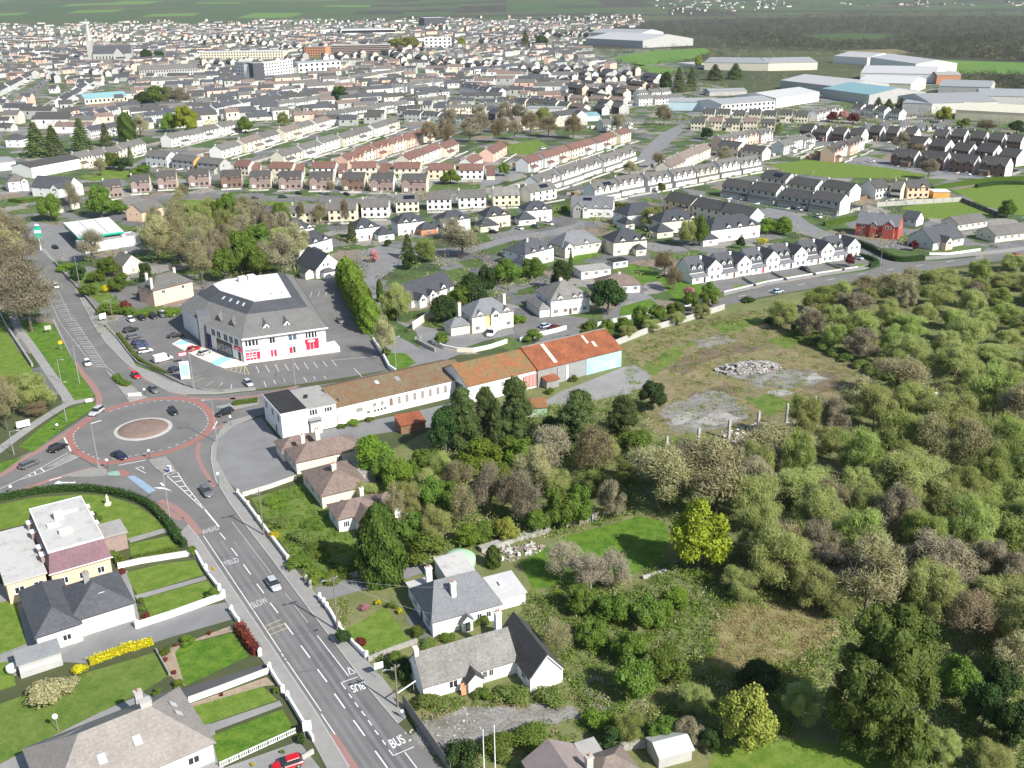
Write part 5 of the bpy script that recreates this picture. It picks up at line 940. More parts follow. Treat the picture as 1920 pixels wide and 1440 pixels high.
# ================================================================ HOUSING ROWS AND THE TOWN BEYOND
YARDS = []; JIT = random.Random(3)
OCC = []                                                   # ground spots already built on
def panes(L, depth, eave, nf, ends=True, key=0):           # small far windows: one joined part
    def mk():
        b = MB()
        for i in range(nf):
            x = L * (i + .5) / nf
            for z in ((eave - 1.6, 1.1), (.9, 1.3)) if eave > 4 else ((eave - 1.7, 1.1),):
                b.add([(x - .6, -.04, z[0]), (x + .6, -.04, z[0]), (x + .6, -.04, z[0] + z[1]), (x - .6, -.04, z[0] + z[1])], [(0, 1, 2, 3)])
        if ends:
            for y in (depth * .35,):
                for z in (eave - 1.5, 1.0) if eave > 4 else (eave - 1.5,): b.add([(L + .04, y - .4, z), (L + .04, y + .4, z), (L + .04, y + .4, z + 1), (L + .04, y - .4, z + 1)], [(0, 1, 2, 3)])
        return b.mesh('window_panes', 'glass_dark')
    return cached(('panes', round(L, 1), depth, eave, nf, ends), mk)
def row(desc, a, b, n, wall='white_render', roof='tile_grey', depth=8.5, eave=5.2, pitch=33, gap=0.0, nf=4, gab=(), chim=True, porch=None, frontgab=None, group=None, step=0.0, mirror=False, cat='house', name='house', ends=None, solar=(), one=None):
    """houses side by side; a and b are the photo positions of the two ends of the near eaves"""
    A, B = g(a[0], a[1], eave), g(b[0], b[1], eave); D = B - A; D.z = 0; az = math.atan2(D.y, D.x); U = D.length / n; L = U - max(gap, .7)
    L = round(L, 1)
    walls = wall if isinstance(wall, (list, tuple)) else [wall]; roofs = roof if isinstance(roof, (list, tuple)) else [roof]
    for i in range(n):
        p = A + D * (i / n); p.z = 0; OCC.append((p.x, p.y, L)); w = walls[i % len(walls)]; rf = roofs[i % len(roofs)]
        p = p + Vector((-math.sin(az), math.cos(az), 0)) * JIT.uniform(-1.6, 1.6) * (n > 1)
        lab = one if one else ('%s house from left, %s' % (nth(i), desc) if n > 1 else desc)
        e = round(eave + (JIT.choice([0, .4, .9]) if n > 1 else 0), 2); YARDS.append((p.x, p.y, az, L, depth))
        r = empty(name, p, az, lab, cat, group or (desc if n > 1 else None))
        block(r, 0, 0, L, depth, e, 'gable', w, rf, pitch, 'x', ov=.3, gov=.12)
        ob('window_panes', panes(L, depth, e, nf), r, kind='stuff')
        hz = e + depth / 2 * math.tan(R(pitch))
        if chim: chimney(r, .5 if not mirror else L - .5, depth / 2, e, hz + .9, .6, .9, 'off_white', 0)
        for s in gab: block(r, L * s - 1.0, -.1, L * s + 1.0, 2.6, e + .5, 'gable', w, rf, 42, 'y', e - 1.8, .15, .12, wname='front_gable', rname='gable_roof')
        if frontgab: x0, x1, dd, wm = frontgab; block(r, L * x0, -dd, L * x1, depth * .5, e - .1, 'gable', wm or w, rf, 38, 'y', 0, .2, .15, wname='front_wing', rname='wing_roof'); ob('bay_window', cached(('bay', round(L, 1), frontgab), lambda: MB().box(L * (x0 + x1) / 2 - .9, -dd - .4, .6, L * (x0 + x1) / 2 + .9, -dd, 2.2, 0).mesh('bay_window', 'trim_white')), r)
        if porch: block(r, .2, -porch, L - .2, -.02, 2.3, 'mono', w, rf, 20, wname='porch_wall', rname='porch_roof', ov=.2)
        if n > 1 and not porch and JIT.random() < .55: q = JIT.choice([.08, .5]); block(r, L * q, -2.6, L * (q + .38), -.02, 2.5, 'mono', w, rf, 22, wname='extension_wall', rname='extension_roof', ov=.15)
        if i in solar: ob('solar_panel', cached('solarp', lambda: MB().box(-2.6, -1.2, 0, 2.6, 1.2, .06).mesh('solar_panel', 'solar')), r, (L * .6, depth * .24, e + .3 + depth * .24 * math.tan(R(pitch))), rot=(R(pitch), 0, 0))
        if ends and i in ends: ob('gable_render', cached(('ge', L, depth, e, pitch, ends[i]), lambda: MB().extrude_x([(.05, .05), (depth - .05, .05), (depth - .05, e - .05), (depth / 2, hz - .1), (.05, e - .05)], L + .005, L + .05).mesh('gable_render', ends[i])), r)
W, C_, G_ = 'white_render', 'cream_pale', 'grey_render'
row('white terrace stepping up behind two bright green trees', (319, 262), (471, 228), 5, W, 'tile_grey', gap=.6)
row('pale terrace in line with the long white shed', (150, 299), (277, 270), 5, [C_, W, C_], 'tile_grey', gap=.2)
row('grey-roofed row with the orange gable end, left of the red roofs', (273, 294), (424, 309), 3, [W, G_, G_], 'tile_grey', gap=4, ends={1: 'orange_render'})
# brick semis: one at a time, each front read from the photograph
BR = [((194, 353), (235, 350)), ((244, 343), (287, 341)), ((294, 336), (337, 334)), ((352, 332), (399, 330)), ((413, 334), (460, 332)), ((467, 335), (514, 334)), ((521, 336), (572, 335)), ((579, 337), (631, 336)), ((640, 338), (690, 338)), ((694, 340), (744, 340)), ((752, 341), (806, 341))]
for i, (a, b) in enumerate(BR):
    b = (b[0] - 5, b[1]); row('', a, b, 1, 'brick_pink' if i not in (4, 8) else 'brick_brown', 'tile_grey_dark', 9.5, 5.4, 36, 0, 4, (.58, .84), True, None, (.02, .36, .7, None), 'pinkish brick pairs along the estate road', ends={0: ['white_render', 'cream_pale', 'cream_render'][i % 3]}, one='%s from the left of the brick semi-detached pairs along the estate road' % nth(i))
row('slate terrace running up to the white apartment block', (367, 212), (554, 174), 12, W, 'slate_mid', gap=0, eave=5)
row('white terrace beyond the yellow willow', (527, 196), (673, 176), 6, W, 'tile_grey', gap=.3)
row('row of cream and white pairs stepping up from the red roofs', (419, 283), (621, 224), 6, [W, C_, W, C_, C_, W], ['tile_grey', 'tile_brown_light'], gap=2.5)
row('white terrace continuing the stepped pairs', (621, 216), (767, 193), 5, W, 'tile_grey', gap=0)
row('white pairs behind the long red terrace', (533, 293), (754, 227), 7, [C_, W, W], 'tile_grey', gap=2.0)
row('long red-tiled terrace with pink front gables', (648, 300), (832, 241), 7, ['pink_render', C_], 'tile_red', gap=.2, gab=(.3, .75))
RF = [((438, 311), (467, 313)), ((502, 315), (549, 316)), ((583, 315), (630, 315)), ((660, 315), (708, 314)), ((738, 316), (789, 316)), ((802, 318), (853, 318)), ((860, 319), (908, 319))]
for i, (a, b) in enumerate(RF):
    row('', a, b, 1, [C_, C_, W, C_, C_, 'cream_render', W][i], 'tile_red', 8.5, 5.2, 34, 0, 4, (), True, None, None, 'red-roofed pairs behind the brick semis', one='%s from the left of the red-roofed pairs directly behind the brick semis' % nth(i))
    p = g(b[0], b[1], 5.2); p.z = 0
    if i in (0, 2, 3, 6, 1): q = empty('garage', p + Vector((1.2, -1, 0)), .02, 'red-tiled lean-to garage right of the %s red-roofed pair' % nth(i), 'garage', 'red-tiled garages between the pairs'); block(q, 0, 0, 4.5, 7, 2.6, 'mono', C_, 'tile_red', 30)
row('short red-roofed row below the leafless copse', (772, 303), (858, 268), 3, [C_, W, C_], 'tile_red', gap=1)
row('red-roofed pair beside the small green', (925, 288), (951, 273), 1, 'pink_render', 'tile_red', 9, one='red-roofed pink house beside the small green')
row('', (885, 306), (906, 296), 1, W, 'tile_red', 8, one='small white red-roofed house in front of the pink one')
row('second red-tiled terrace, white fronted, right of the green', (992, 306), (1180, 249), 8, [W, W, C_, C_], 'tile_red', gap=.15, chim=False)
row('white-gabled grey row in front of the second red terrace', (1008, 343), (1197, 283), 5, W, 'tile_grey', gap=2, gab=(.25, .75), porch=1.2)
CS = [((400, 404), (452, 402)), ((475, 402), (529, 401)), ((544, 399), (598, 398)), ((615, 394), (670, 393)), ((677, 388), (731, 387)), ((742, 379), (788, 377)), ((800, 374), (848, 373)), ((860, 371), (914, 369)), ((925, 367), (977, 365)), ((995, 361), (1046, 352))]
for i, (a, b) in enumerate(CS):
    row('', a, b, 1, [W, C_, 'cream_render', C_, W, C_, W, W, 'cream_render', W][i], ['tile_grey', 'tile_grey_dark', 'tile_grey', 'tile_grey', 'tile_grey', 'tile_grey', 'tile_grey', 'tile_grey', 'tile_lichen', 'tile_grey'][i], 9, 5.2, 32, 0, 4, (), True, None, None, 'cream and white pairs behind the slate-roofed estate', solar=(0,) if i in (5, 9) else (), one='%s from the left of the pale semi-detached pairs behind the slate estate' % nth(i))
row('white gabled pairs running right from the long hedge', (1112, 357), (1433, 301), 7, [W, W, W, W, C_], 'tile_grey', gap=2.2, gab=(.2, .5, .8), porch=1.4, solar=(0,))
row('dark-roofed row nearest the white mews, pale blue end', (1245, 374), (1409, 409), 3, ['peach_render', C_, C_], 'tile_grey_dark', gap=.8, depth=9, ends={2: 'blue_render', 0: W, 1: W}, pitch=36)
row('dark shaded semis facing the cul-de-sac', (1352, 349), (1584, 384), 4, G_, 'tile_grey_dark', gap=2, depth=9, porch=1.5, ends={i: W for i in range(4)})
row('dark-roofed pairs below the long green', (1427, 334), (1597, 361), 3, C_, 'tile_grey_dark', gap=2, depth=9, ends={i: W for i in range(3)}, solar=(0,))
row('brown-roofed cream row by the curving road', (1258, 316), (1337, 278), 3, [C_, W, C_], 'tile_brown_light', gap=.8)
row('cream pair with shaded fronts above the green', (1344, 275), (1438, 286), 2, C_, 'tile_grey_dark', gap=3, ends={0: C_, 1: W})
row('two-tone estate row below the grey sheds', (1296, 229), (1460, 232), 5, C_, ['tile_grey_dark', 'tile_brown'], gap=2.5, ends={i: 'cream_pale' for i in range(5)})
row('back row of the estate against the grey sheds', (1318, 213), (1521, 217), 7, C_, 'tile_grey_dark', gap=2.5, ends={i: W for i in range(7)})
row('pink-fronted row in the middle of the right-hand estate', (1354, 267), (1448, 249), 4, ['pink_render', W], 'tile_grey', gap=.5, gab=(.3, .7))
row('white row with solar panels beside the tall laurel', (1467, 274), (1531, 258), 3, W, 'tile_grey', gap=.6, solar=(2,))
row('pink and white gabled terrace at the corner of the long green', (1562, 287), (1623, 265), 4, ['pink_render', W], 'tile_grey_dark', gap=.3, gab=(.3, .7))
DK = 'brick_brown'
row('dark brick pairs along the street at the right', (1672, 292), (1898, 316), 4, DK, 'tile_grey_dark', gap=3, depth=10, pitch=38, ends={i: W for i in range(4)}, gab=(.2, .8))
row('dark brick pairs behind the right-hand street', (1702, 270), (1918, 297), 5, DK, 'tile_grey_dark', gap=4, depth=10, pitch=38, ends={i: W for i in range(5)})
row('far dark-roofed pairs below the cream shed', (1750, 254), (1925, 268), 5, DK, 'tile_grey_dark', gap=3, depth=10, pitch=38, ends={i: W for i in range(5)})
row('dark-roofed semis left of the bare street trees', (1500, 245), (1622, 256), 4, DK, 'tile_grey_dark', gap=3, depth=10, pitch=38, ends={i: W for i in range(4)})
row('dark-roofed semis right of the red blossom', (1630, 248), (1728, 256), 3, DK, 'tile_grey_dark', gap=4, depth=10, pitch=38, ends={i: W for i in range(3)})
row('white row running up to the red blossom', (1535, 215), (1582, 203), 4, W, 'tile_grey', gap=.4, gab=(.3, .7))
row('small white gables in front of the teal shed', (1596, 203), (1690, 213), 4, W, 'tile_grey_dark', gap=3, ends={i: W for i in range(4)})
row('', (1643, 354), (1671, 350), 1, W, 'tile_grey_dark', 10, one='white gabled house at the end of the long green')
row('', (1671, 353), (1692, 355), 1, C_, 'tile_grey', 9, one='cream house joined to the white gable by the green')
row('', (1703, 352), (1746, 351), 1, 'peach_render', 'tile_grey_dark', 9, one='peach house beside the orange shed', gab=(.7,))
row('low bungalow row in front of the laurels', (1625, 240), (1800, 235), 5, W, 'tile_grey', eave=2.8, gap=8, nf=3)
row('long grey-roofed flats with a teal end', (837, 204), (962, 198), 5, C_, 'tile_grey', gap=0, pitch=25)
row('dark low terrace behind the leafless copse', (757, 214), (888, 222), 4, W, 'tile_grey_dark', gap=0, pitch=25, ends={3: W})
row('terrace with a cream gable beside the green', (967, 190), (1064, 198), 5, C_, 'tile_grey_dark', gap=0, ends={4: 'cream_render'})
row('white three-storey row with dark roof', (862, 164), (934, 172), 4, W, 'slate_mid', eave=7.5, gap=0, gab=(.5,))
row('cream detached row behind the young green tree', (1067, 184), (1180, 190), 3, C_, 'tile_brown', gap=6)
row('white row beyond the curving road', (1197, 187), (1286, 181), 3, W, 'tile_grey', gap=3)
row('upper white row beyond the curving road', (1200, 176), (1262, 170), 3, W, 'tile_grey', gap=3)
row('white terrace between the dark conifers', (169, 246), (229, 236), 4, W, 'slate_mid', gap=.5)
row('slate terrace right of the tall conifer', (255, 222), (345, 207), 5, W, 'slate_mid', gap=.4)
row('scattered cottages below the long white flats', (945, 232), (1030, 222), 4, [C_, 'pink_render'], 'tile_brown_light', gap=4)
row('white cottages left of the curving road', (1130, 232), (1195, 226), 3, W, 'tile_grey', gap=4)
row('detached pair left of the apartment block', (310, 175), (420, 160), 5, [C_, W], 'tile_brown', gap=5)
row('pale houses above the red multi-storey', (700, 170), (850, 150), 8, W, 'tile_grey', gap=5)
row('white houses below the car dealership', (1060, 168), (1180, 158), 6, W, 'tile_grey', gap=3)
row('grey cluster left of the white cube', (640, 150), (760, 132), 7, [W, C_], 'tile_grey', gap=3)
row('dark roofed row right of the white cube', (870, 132), (1010, 122), 8, W, 'slate_mid', gap=3)
row('houses along the left side of the main street', (-20, 182), (60, 140), 5, W, 'tile_grey_dark', gap=5)
row('houses along the right side of the main street', (120, 190), (180, 150), 4, W, 'slate_mid', gap=5)
row('cottages below the green-roofed hall', (120, 228), (230, 205), 5, [W, 'pink_render'], 'slate_mid', eave=3.2, gap=4)
def single(p1, p2, depth, label, **k): hip_house(p1, p2, depth, label, **k); q = g(*p1); OCC.append((q.x, q.y, 14))
single((12, 276), (42, 276), 9, 'white hipped house with grey roof beside the dark conifers at the left edge', roof='slate_mid', up=2, lo=2)
single((18, 360), (55, 356), 10, 'pale hipped house at the left edge below the long white shed', roof='tile_grey', up=2, lo=2, gab=((.8, 3, 1.5),))
single((62, 368), (130, 372), 11, 'white house with dark gabled roof and wing below the long white shed', roof='slate_mid', roofk='gable', pitch=40, gab=((.75, 5, 3.0),), up=2, lo=2)
single((238, 398), (272, 390), 8, 'small white cottage with grey roof below the brick row', eave=3.2, roofk='gable', roof='tile_grey', lo=3)
single((268, 416), (308, 404), 9, 'peach gabled house beside the filling station', eave=4.4, roofk='gable', roof='tile_grey', wall='peach_render', lo=3, pitch=38)
single((110, 400), (150, 390), 8, 'cream cottage screened by the green trees behind the filling station', eave=3.2, wall='cream_pale', roofk='gable', roof='tile_grey', lo=3)

# ---------------------------------------------------------------- larger buildings in the town
def slab(label, a, b, depth, h, wall='white_render', roof='flat_roof_clean', rows=0, cols=0, name='building', cat='building', kind='flat', pitch=8, glass='glass_dark', band=False, z=0.0, ridge='x'):
    A, B = g(*a), g(*b); D = B - A; az = math.atan2(D.y, D.x); L = D.length; OCC.append(((A.x + B.x) / 2, (A.y + B.y) / 2, L))
    OCC.append((A.x * .7 + B.x * .3, A.y * .7 + B.y * .3, L * .7)); OCC.append((A.x * .3 + B.x * .7, A.y * .3 + B.y * .7, L * .7))
    r = empty(name, A, az, label, cat); block(r, 0, 0, L, depth, h, kind, wall, roof, pitch, ridge, ov=.2, t=.35)
    if rows:
        b_ = MB(); st = h / rows
        for j in range(rows):
            if band: b_.add([(.6, -.06, j * st + st * .35), (L - .6, -.06, j * st + st * .35), (L - .6, -.06, j * st + st * .8), (.6, -.06, j * st + st * .8)], [(0, 1, 2, 3)]); b_.add([(L + .06, .6, j * st + st * .35), (L + .06, depth - .6, j * st + st * .35), (L + .06, depth - .6, j * st + st * .8), (L + .06, .6, j * st + st * .8)], [(0, 1, 2, 3)])
            else:
                for i in range(cols): x = L * (i + .5) / cols; w = L / cols * .22; b_.add([(x - w, -.06, j * st + st * .3), (x + w, -.06, j * st + st * .3), (x + w, -.06, j * st + st * .8), (x - w, -.06, j * st + st * .8)], [(0, 1, 2, 3)])
        ob('window_panes', b_.mesh('window_panes', glass), r, kind='stuff')
    return r
slab('white five-storey apartment block, long wing beside a dark slate strip', (478, 151), (551, 141), 14, 19, W, 'flat_roof_clean', 5, 14)
slab('narrow white apartment tower left of the dark strip', (443, 148), (463, 150), 16, 20, W, 'flat_roof_grey', 5, 4); slab('dark slate stair block between the white apartment wings', (463, 150), (477, 152), 14, 20.5, 'slate_mid', 'flat_roof_grey')
slab('long pale colonnaded office building above the apartments', (376, 112), (532, 110), 26, 12, 'cream_pale', 'flat_roof_clean', 3, 30)
slab('red brick block behind the colonnaded office', (572, 107), (611, 107), 22, 16, 'brick_orange', 'flat_roof_grey', 4, 8); slab('long multi-storey car park with pink brick bands', (617, 103), (731, 101), 40, 15, 'brick_pink', 'concrete', 5, 1, band=True)
slab('white cube-shaped building with large openings', (796, 91), (847, 90), 34, 19, W, 'flat_roof_clean', 3, 6); slab('black-fronted hall with white roof far behind the white cube', (796, 48), (836, 47), 70, 24, 'slate_mid', 'flat_roof_clean')
slab('low wide store with dark fascia above the multi-storey', (640, 66), (742, 64), 80, 14, 'white_render', 'flat_roof_grey', 1, 1, band=True); slab('long grey apartment terrace with many small dormers', (262, 146), (372, 141), 16, 9, 'grey_render', 'tile_grey', 2, 22, kind='gable', pitch=35)
slab('single-storey hall with blue-green roof sections', (160, 196), (240, 190), 18, 5, 'cream_pale', 'sheet_teal', 1, 10, kind='gable', pitch=25); slab('white cinema-like block right of the apartments', (560, 137), (640, 131), 20, 12, W, 'sheet_grey', 2, 8, kind='gable', pitch=10)
slab('long white shed with grey roof at the left edge', (62, 334), (152, 316), 16, 6.0, W, 'tile_grey_dark', kind='gable', pitch=14); slab('pale flat shed with green canopy at the left edge', (-70, 328), (32, 318), 22, 5, 'off_white', 'sheet_grey', kind='flat')
slab('orange garden shed beside the peach house', (1749, 372), (1780, 372), 7, 3, 'orange_render', 'flat_roof_clean', kind='flat', name='garden_shed', cat='shed')
slab('dark low shed by the leafless copse', (1048, 228), (1106, 219), 14, 4, W, 'tile_grey_dark', kind='gable', pitch=22); slab('teal-roofed kiosk right of the dark low shed', (1095, 228), (1125, 226), 14, 4, 'blue_render', 'sheet_teal', kind='gable', pitch=15); slab('flat pale hall behind the terrace with cream gable', (985, 212), (1055, 213), 16, 4, 'off_white', 'sheet_grey')
# industrial estate
IND = (((1252, 207), (1388, 209), 26, 7, 'blue_render', 'sheet_grey', 'grey industrial shed with pale blue gable'), ((1352, 214), (1452, 206), 34, 7.5, W, 'sheet_grey', 'long white-fronted shed with two rows of small windows'), ((1454, 203), (1535, 190), 42, 8, W, 'sheet_white', 'white-roofed double shed at the end of the long front'),
       ((1462, 166), (1575, 180), 60, 8, 'grey_render', 'sheet_white', 'big white-roofed shed with shaded grey side'), ((1540, 183), (1628, 196), 60, 8, 'grey_render', 'sheet_teal', 'teal-roofed shed in front of dark conifers'), ((1605, 172), (1706, 176), 60, 9, 'cream_pale', 'sheet_white', 'broad white shed behind the teal roof'),
       ((1612, 153), (1752, 156), 70, 9, W, 'sheet_white', 'wide white-roofed factory with low front'), ((1758, 178), (1855, 181), 50, 8, 'grey_render', 'sheet_grey', 'grey corrugated shed with dark doorway'), ((1690, 212), (1745, 214), 34, 8, 'grey_render', 'sheet_grey', 'pale flat shed with dark end wall'),
       ((1742, 213), (1868, 210), 60, 8, 'off_white', 'sheet_grey', 'very wide pale grey roofed store'), ((1790, 224), (1930, 232), 46, 7, 'cream_render', 'sheet_cream', 'long cream-roofed shed cut by the right edge'), ((1834, 198), (1930, 200), 50, 8, 'off_white', 'sheet_grey', 'grey shed behind the cream roof at the right edge'),
       ((1320, 131), (1440, 133), 60, 9, 'cream_pale', 'sheet_grey', 'long low factory with shaded openings, left part'), ((1440, 133), (1532, 131), 60, 9, 'cream_pale', 'sheet_grey', 'long low factory with pale columns, right part'), ((1562, 118), (1625, 122), 60, 9, W, 'sheet_white', 'white store above the wide factory'),
       ((1630, 126), (1715, 140), 50, 12, W, 'sheet_white', 'tall white store with rounded end'), ((1098, 84), (1205, 90), 120, 12, 'grey_render', 'sheet_white', 'curved white hall beside the dark wood'), ((1105, 70), (1200, 72), 90, 10, 'off_white', 'sheet_grey', 'long grey hall behind the curved white one'), ((1270, 122), (1340, 130), 25, 3, W, 'sheet_white', 'row of white and red trailers beside the field'),
       ((1330, 180), (1400, 178), 20, 4, 'concrete', 'sheet_grey', 'low workshop among parked machinery'), ((1755, 158), (1800, 158), 30, 9, 'brick_orange', 'flat_roof_grey', 'brown three-storey office beside the dark trees'), ((215, 19), (318, 17), 260, 16, W, 'sheet_white', 'huge white factory below the far green hills'))
for a, b, dp, h, wl, rf, lab in IND: slab(lab, a, b, dp, h, wl, rf, kind='gable' if 'flat' not in lab and 'trailers' not in lab else 'flat', pitch=9, name='industrial_shed', cat='shed', rows=2 if 'small windows' in lab else 0, cols=12)
# church with its spire
p = g(176, 118); r = empty('church', p, R(8), 'grey stone church with tall needle spire in the old town', 'church'); OCC.append((p.x, p.y, 60))
block(r, 0, 0, 60, 20, 14, 'gable', 'grey_render', 'slate_mid', 50); block(r, 34, -12, 50, 0, 13, 'gable', 'grey_render', 'slate_mid', 50, 'y', wname='transept_wall', rname='transept_roof')
_sh = height_at(p, 177, 34)
ob('tower', MB().box(-8, 3, 0, .2, 15, _sh * .5).mesh('tower', 'concrete'), r); ob('spire', MB().lathe([(5.8, _sh * .5), (3.0, _sh * .75), (.25, _sh)], 8, x=-4, y=9).mesh('spire', 'concrete'), r)
for k in range(6): ob('lancet_window', cached('lanc', lambda: MB().box(-.8, -.1, 4, .8, .0, 10).mesh('lancet_window', 'glass_dark')), r, (6 + k * 5, -.02, 0))

# ---------------------------------------------------------------- the rest of the town: too many to name
rng = random.Random(4)
def inside(poly, x, y):
    c = False; j = len(poly) - 1
    for i in range(len(poly)):
        xi, yi = poly[i]; xj, yj = poly[j]
        if (yi > y) != (yj > y) and x < (xj - xi) * (y - yi) / (yj - yi) + xi: c = not c
        j = i
    return c
FREE = {}
for ox, oy, l in OCC: FREE.setdefault((int(ox // 60), int(oy // 60)), []).append((ox, oy, l))
def is_free(x, y, m):
    for i in (-1, 0, 1):
        for j in (-1, 0, 1):
            for ox, oy, l in FREE.get((int(x // 60) + i, int(y // 60) + j), ()):
                if (ox - x) ** 2 + (oy - y) ** 2 < (m + l * .6) ** 2: return False
    return True
TOWN = [[(-60, 34), (240, 26), (520, 22), (760, 28), (1000, 26), (1190, 24), (1220, 40), (1150, 60), (1090, 95), (1160, 130), (1250, 150), (1230, 175), (1180, 215), (1060, 245), (860, 210), (640, 240), (430, 230), (250, 250), (100, 250), (-60, 300)], [(1225, 17), (1330, 14), (1500, 14), (1480, 22), (1330, 27), (1230, 30)], [(1560, 14), (1760, 12), (1960, 11), (1960, 15), (1760, 17), (1560, 18)]]
FIELDSKIP = [[(1140, 88), (1340, 88), (1330, 130), (1180, 132)]]
hm = {'w': MB(), 'r': MB()}
def far_house(x, y, z, L, Dp, e, az, wi, ri):
    c, s = math.cos(az), math.sin(az); T = lambda u, v, h: (x + u * c - v * s, y + u * s + v * c, z + h)
    hw = Dp / 2; rt = e + hw * .68
    hm['w'].add([T(0, 0, 0), T(L, 0, 0), T(L, 0, e), T(0, 0, e), T(L, Dp, 0), T(L, Dp, e), T(L, hw, rt), T(0, Dp, 0), T(0, Dp, e), T(0, hw, rt)], [(0, 1, 2, 3), (1, 4, 5, 6, 2), (7, 0, 3, 9, 8)], wi)
    hm['r'].add([T(-.2, -.3, e - .1), T(L + .2, -.3, e - .1), T(L + .2, hw, rt + .1), T(-.2, hw, rt + .1), T(-.2, Dp + .3, e - .1), T(L + .2, Dp + .3, e - .1)], [(0, 1, 2, 3), (3, 2, 5, 4)], ri)
    for k in (.25, .7): hm['w'].add([T(L * k - .7, -.06, e * .55), T(L * k + .7, -.06, e * .55), T(L * k + .7, -.06, e * .85), T(L * k - .7, -.06, e * .85)], [(0, 1, 2, 3)], 4)
nh = 0; tries = 0
while nh < 2700 and tries < 16000:
    tries += 1
    px, py = rng.uniform(-60, 1960), rng.uniform(7, 250) if rng.random() < .65 else rng.uniform(15, 110)
    if not any(inside(q, px, py) for q in TOWN) or inside(FIELDSKIP[0], px, py): continue
    P = g(px, py)
    if P.y > (4500 if px < 1200 else 6500) or not is_free(P.x, P.y, 9): continue
    az = [R(28), R(-8), R(118), R(60)][int((math.sin(P.x / 170) + math.sin(P.y / 230)) * 1.4 + 2.8) % 4] + rng.uniform(-.12, .12)
    L = rng.choice([8, 11, 14, 14, 22, 30]); Dp = rng.choice([7.5, 8.5, 9.5]); e = rng.choice([3, 5, 5, 5.4, 7.5])
    far_house(P.x, P.y, hill(P.x, P.y), L, Dp, e, az, rng.choice([2, 0, 5, 1, 2, 3, 5]), rng.choice([0, 1, 1, 2, 2, 3])); nh += 1
    FREE.setdefault((int(P.x // 60), int(P.y // 60)), []).append((P.x, P.y, 8 + L * .3))
town = ob('distant_houses', hm['w'].mesh('distant_houses', ['white_render', 'cream_pale', 'off_white', 'pink_render', 'glass_dark', 'grey_render']), label='far-off mass of small pale houses filling the town', cat='houses', kind='stuff')
ob('distant_roofs', hm['r'].mesh('distant_roofs', ['tile_grey', 'slate_mid', 'tile_grey_dark', 'tile_brown']), town, kind='stuff')

# fences, walls and sheds of the back gardens: hundreds of small pieces
ym = MB(); yr = random.Random(8)
def ybox(x, y, az, x0, y0, x1, y1, h, mi):
    c, s = math.cos(az), math.sin(az); b = MB().box(x0, y0, 0, x1, y1, h); ym.add([(x + u * c - v * s, y + u * s + v * c, w) for u, v, w in b.v], b.f, mi)
for x, y, az, L, dp in YARDS:
    ybox(x, y, az, L + .05, dp + .1, L + .25, dp + yr.uniform(8, 13), 1.5, yr.choice([0, 1, 2])); ybox(x, y, az, L * .5, dp + .1, L * .5 + .2, dp + yr.uniform(8, 13), 1.5, yr.choice([0, 1, 2])); ybox(x, y, az, 0, dp + 12, L, dp + 12.2, 1.6, yr.choice([0, 1]))
    ybox(x, y, az, L * .5, -6, L * .5 + .18, -.1, .8, yr.choice([1, 3])); ybox(x, y, az, .3, -6.2, L - .3, -6, .7, yr.choice([1, 3, 3]))
    if yr.random() < .6: q = yr.uniform(0, L - 3); ybox(x, y, az, q, dp + 7, q + yr.uniform(2, 3.5), dp + 9.5, 2.1, yr.choice([0, 2, 3]))
    if yr.random() < .4: q = yr.uniform(0, L - 4); ybox(x, y, az, q, dp + .02, q + 3.5, dp + 3.2, 2.6, yr.choice([3, 3, 4]))
ob('garden_boundaries', ym.mesh('garden_boundaries', ['timber_grey', 'concrete', 'timber_brown', 'off_white', 'tile_grey']), label='maze of low garden walls, fences and sheds between the housing rows', cat='fences', kind='stuff')
# ================================================================ VEGETATION
NP = np.random.default_rng(11)
def unit(a): return a / np.maximum(np.linalg.norm(a, axis=1, keepdims=True), 1e-6)
def quad_cloud(c, nrm, ln, wd, up=None):
    """flat leaves or twigs: centre, facing, length, width; up = wished long direction"""
    n = len(c); a = NP.normal(size=(n, 3)) if up is None else up + NP.normal(size=(n, 3)) * .35
    t = unit(a - nrm * np.sum(a * nrm, 1, keepdims=True)); b = np.cross(nrm, t)
    L_ = (t * (np.asarray(ln).reshape(-1, 1) / 2)); W_ = (b * (np.asarray(wd).reshape(-1, 1) / 2))
    return np.stack([c - L_ - W_ * .6, c - L_ * .2 + W_ * -1, c + L_, c - L_ * .2 + W_], 1).reshape(-1, 3)
def cloud_mesh(name, parts, mats):
    vs = np.concatenate([p[0] for p in parts]); n = len(vs) // 4
    me = bpy.data.meshes.new(name); me.from_pydata(vs, [], np.arange(n * 4).reshape(-1, 4))
    for m in mats: me.materials.append(M(m))
    at = me.attributes.new('rnd', 'FLOAT', 'POINT'); at.data.foreach_set('value', np.repeat(np.concatenate([p[1] for p in parts]), 4).astype(np.float32))
    if len(mats) > 1: me.polygons.foreach_set('material_index', np.concatenate([np.full(len(p[1]), p[2]) for p in parts]).astype(np.int32))
    me.update(); return me
def ball(n): return unit(NP.normal(size=(n, 3)))
def lobes(k, zmid, rz, rxy, lr, squash=1.0):
    d = ball(k); d[:, 2] = np.abs(d[:, 2]) * 1.5 - .6; d = unit(d)
    c = d * np.array([rxy, rxy, rz]) * NP.uniform(.45, .78, (k, 1)); c[:, 2] += zmid
    return c, NP.uniform(lr * .75, lr * 1.2, k), NP.random(k)
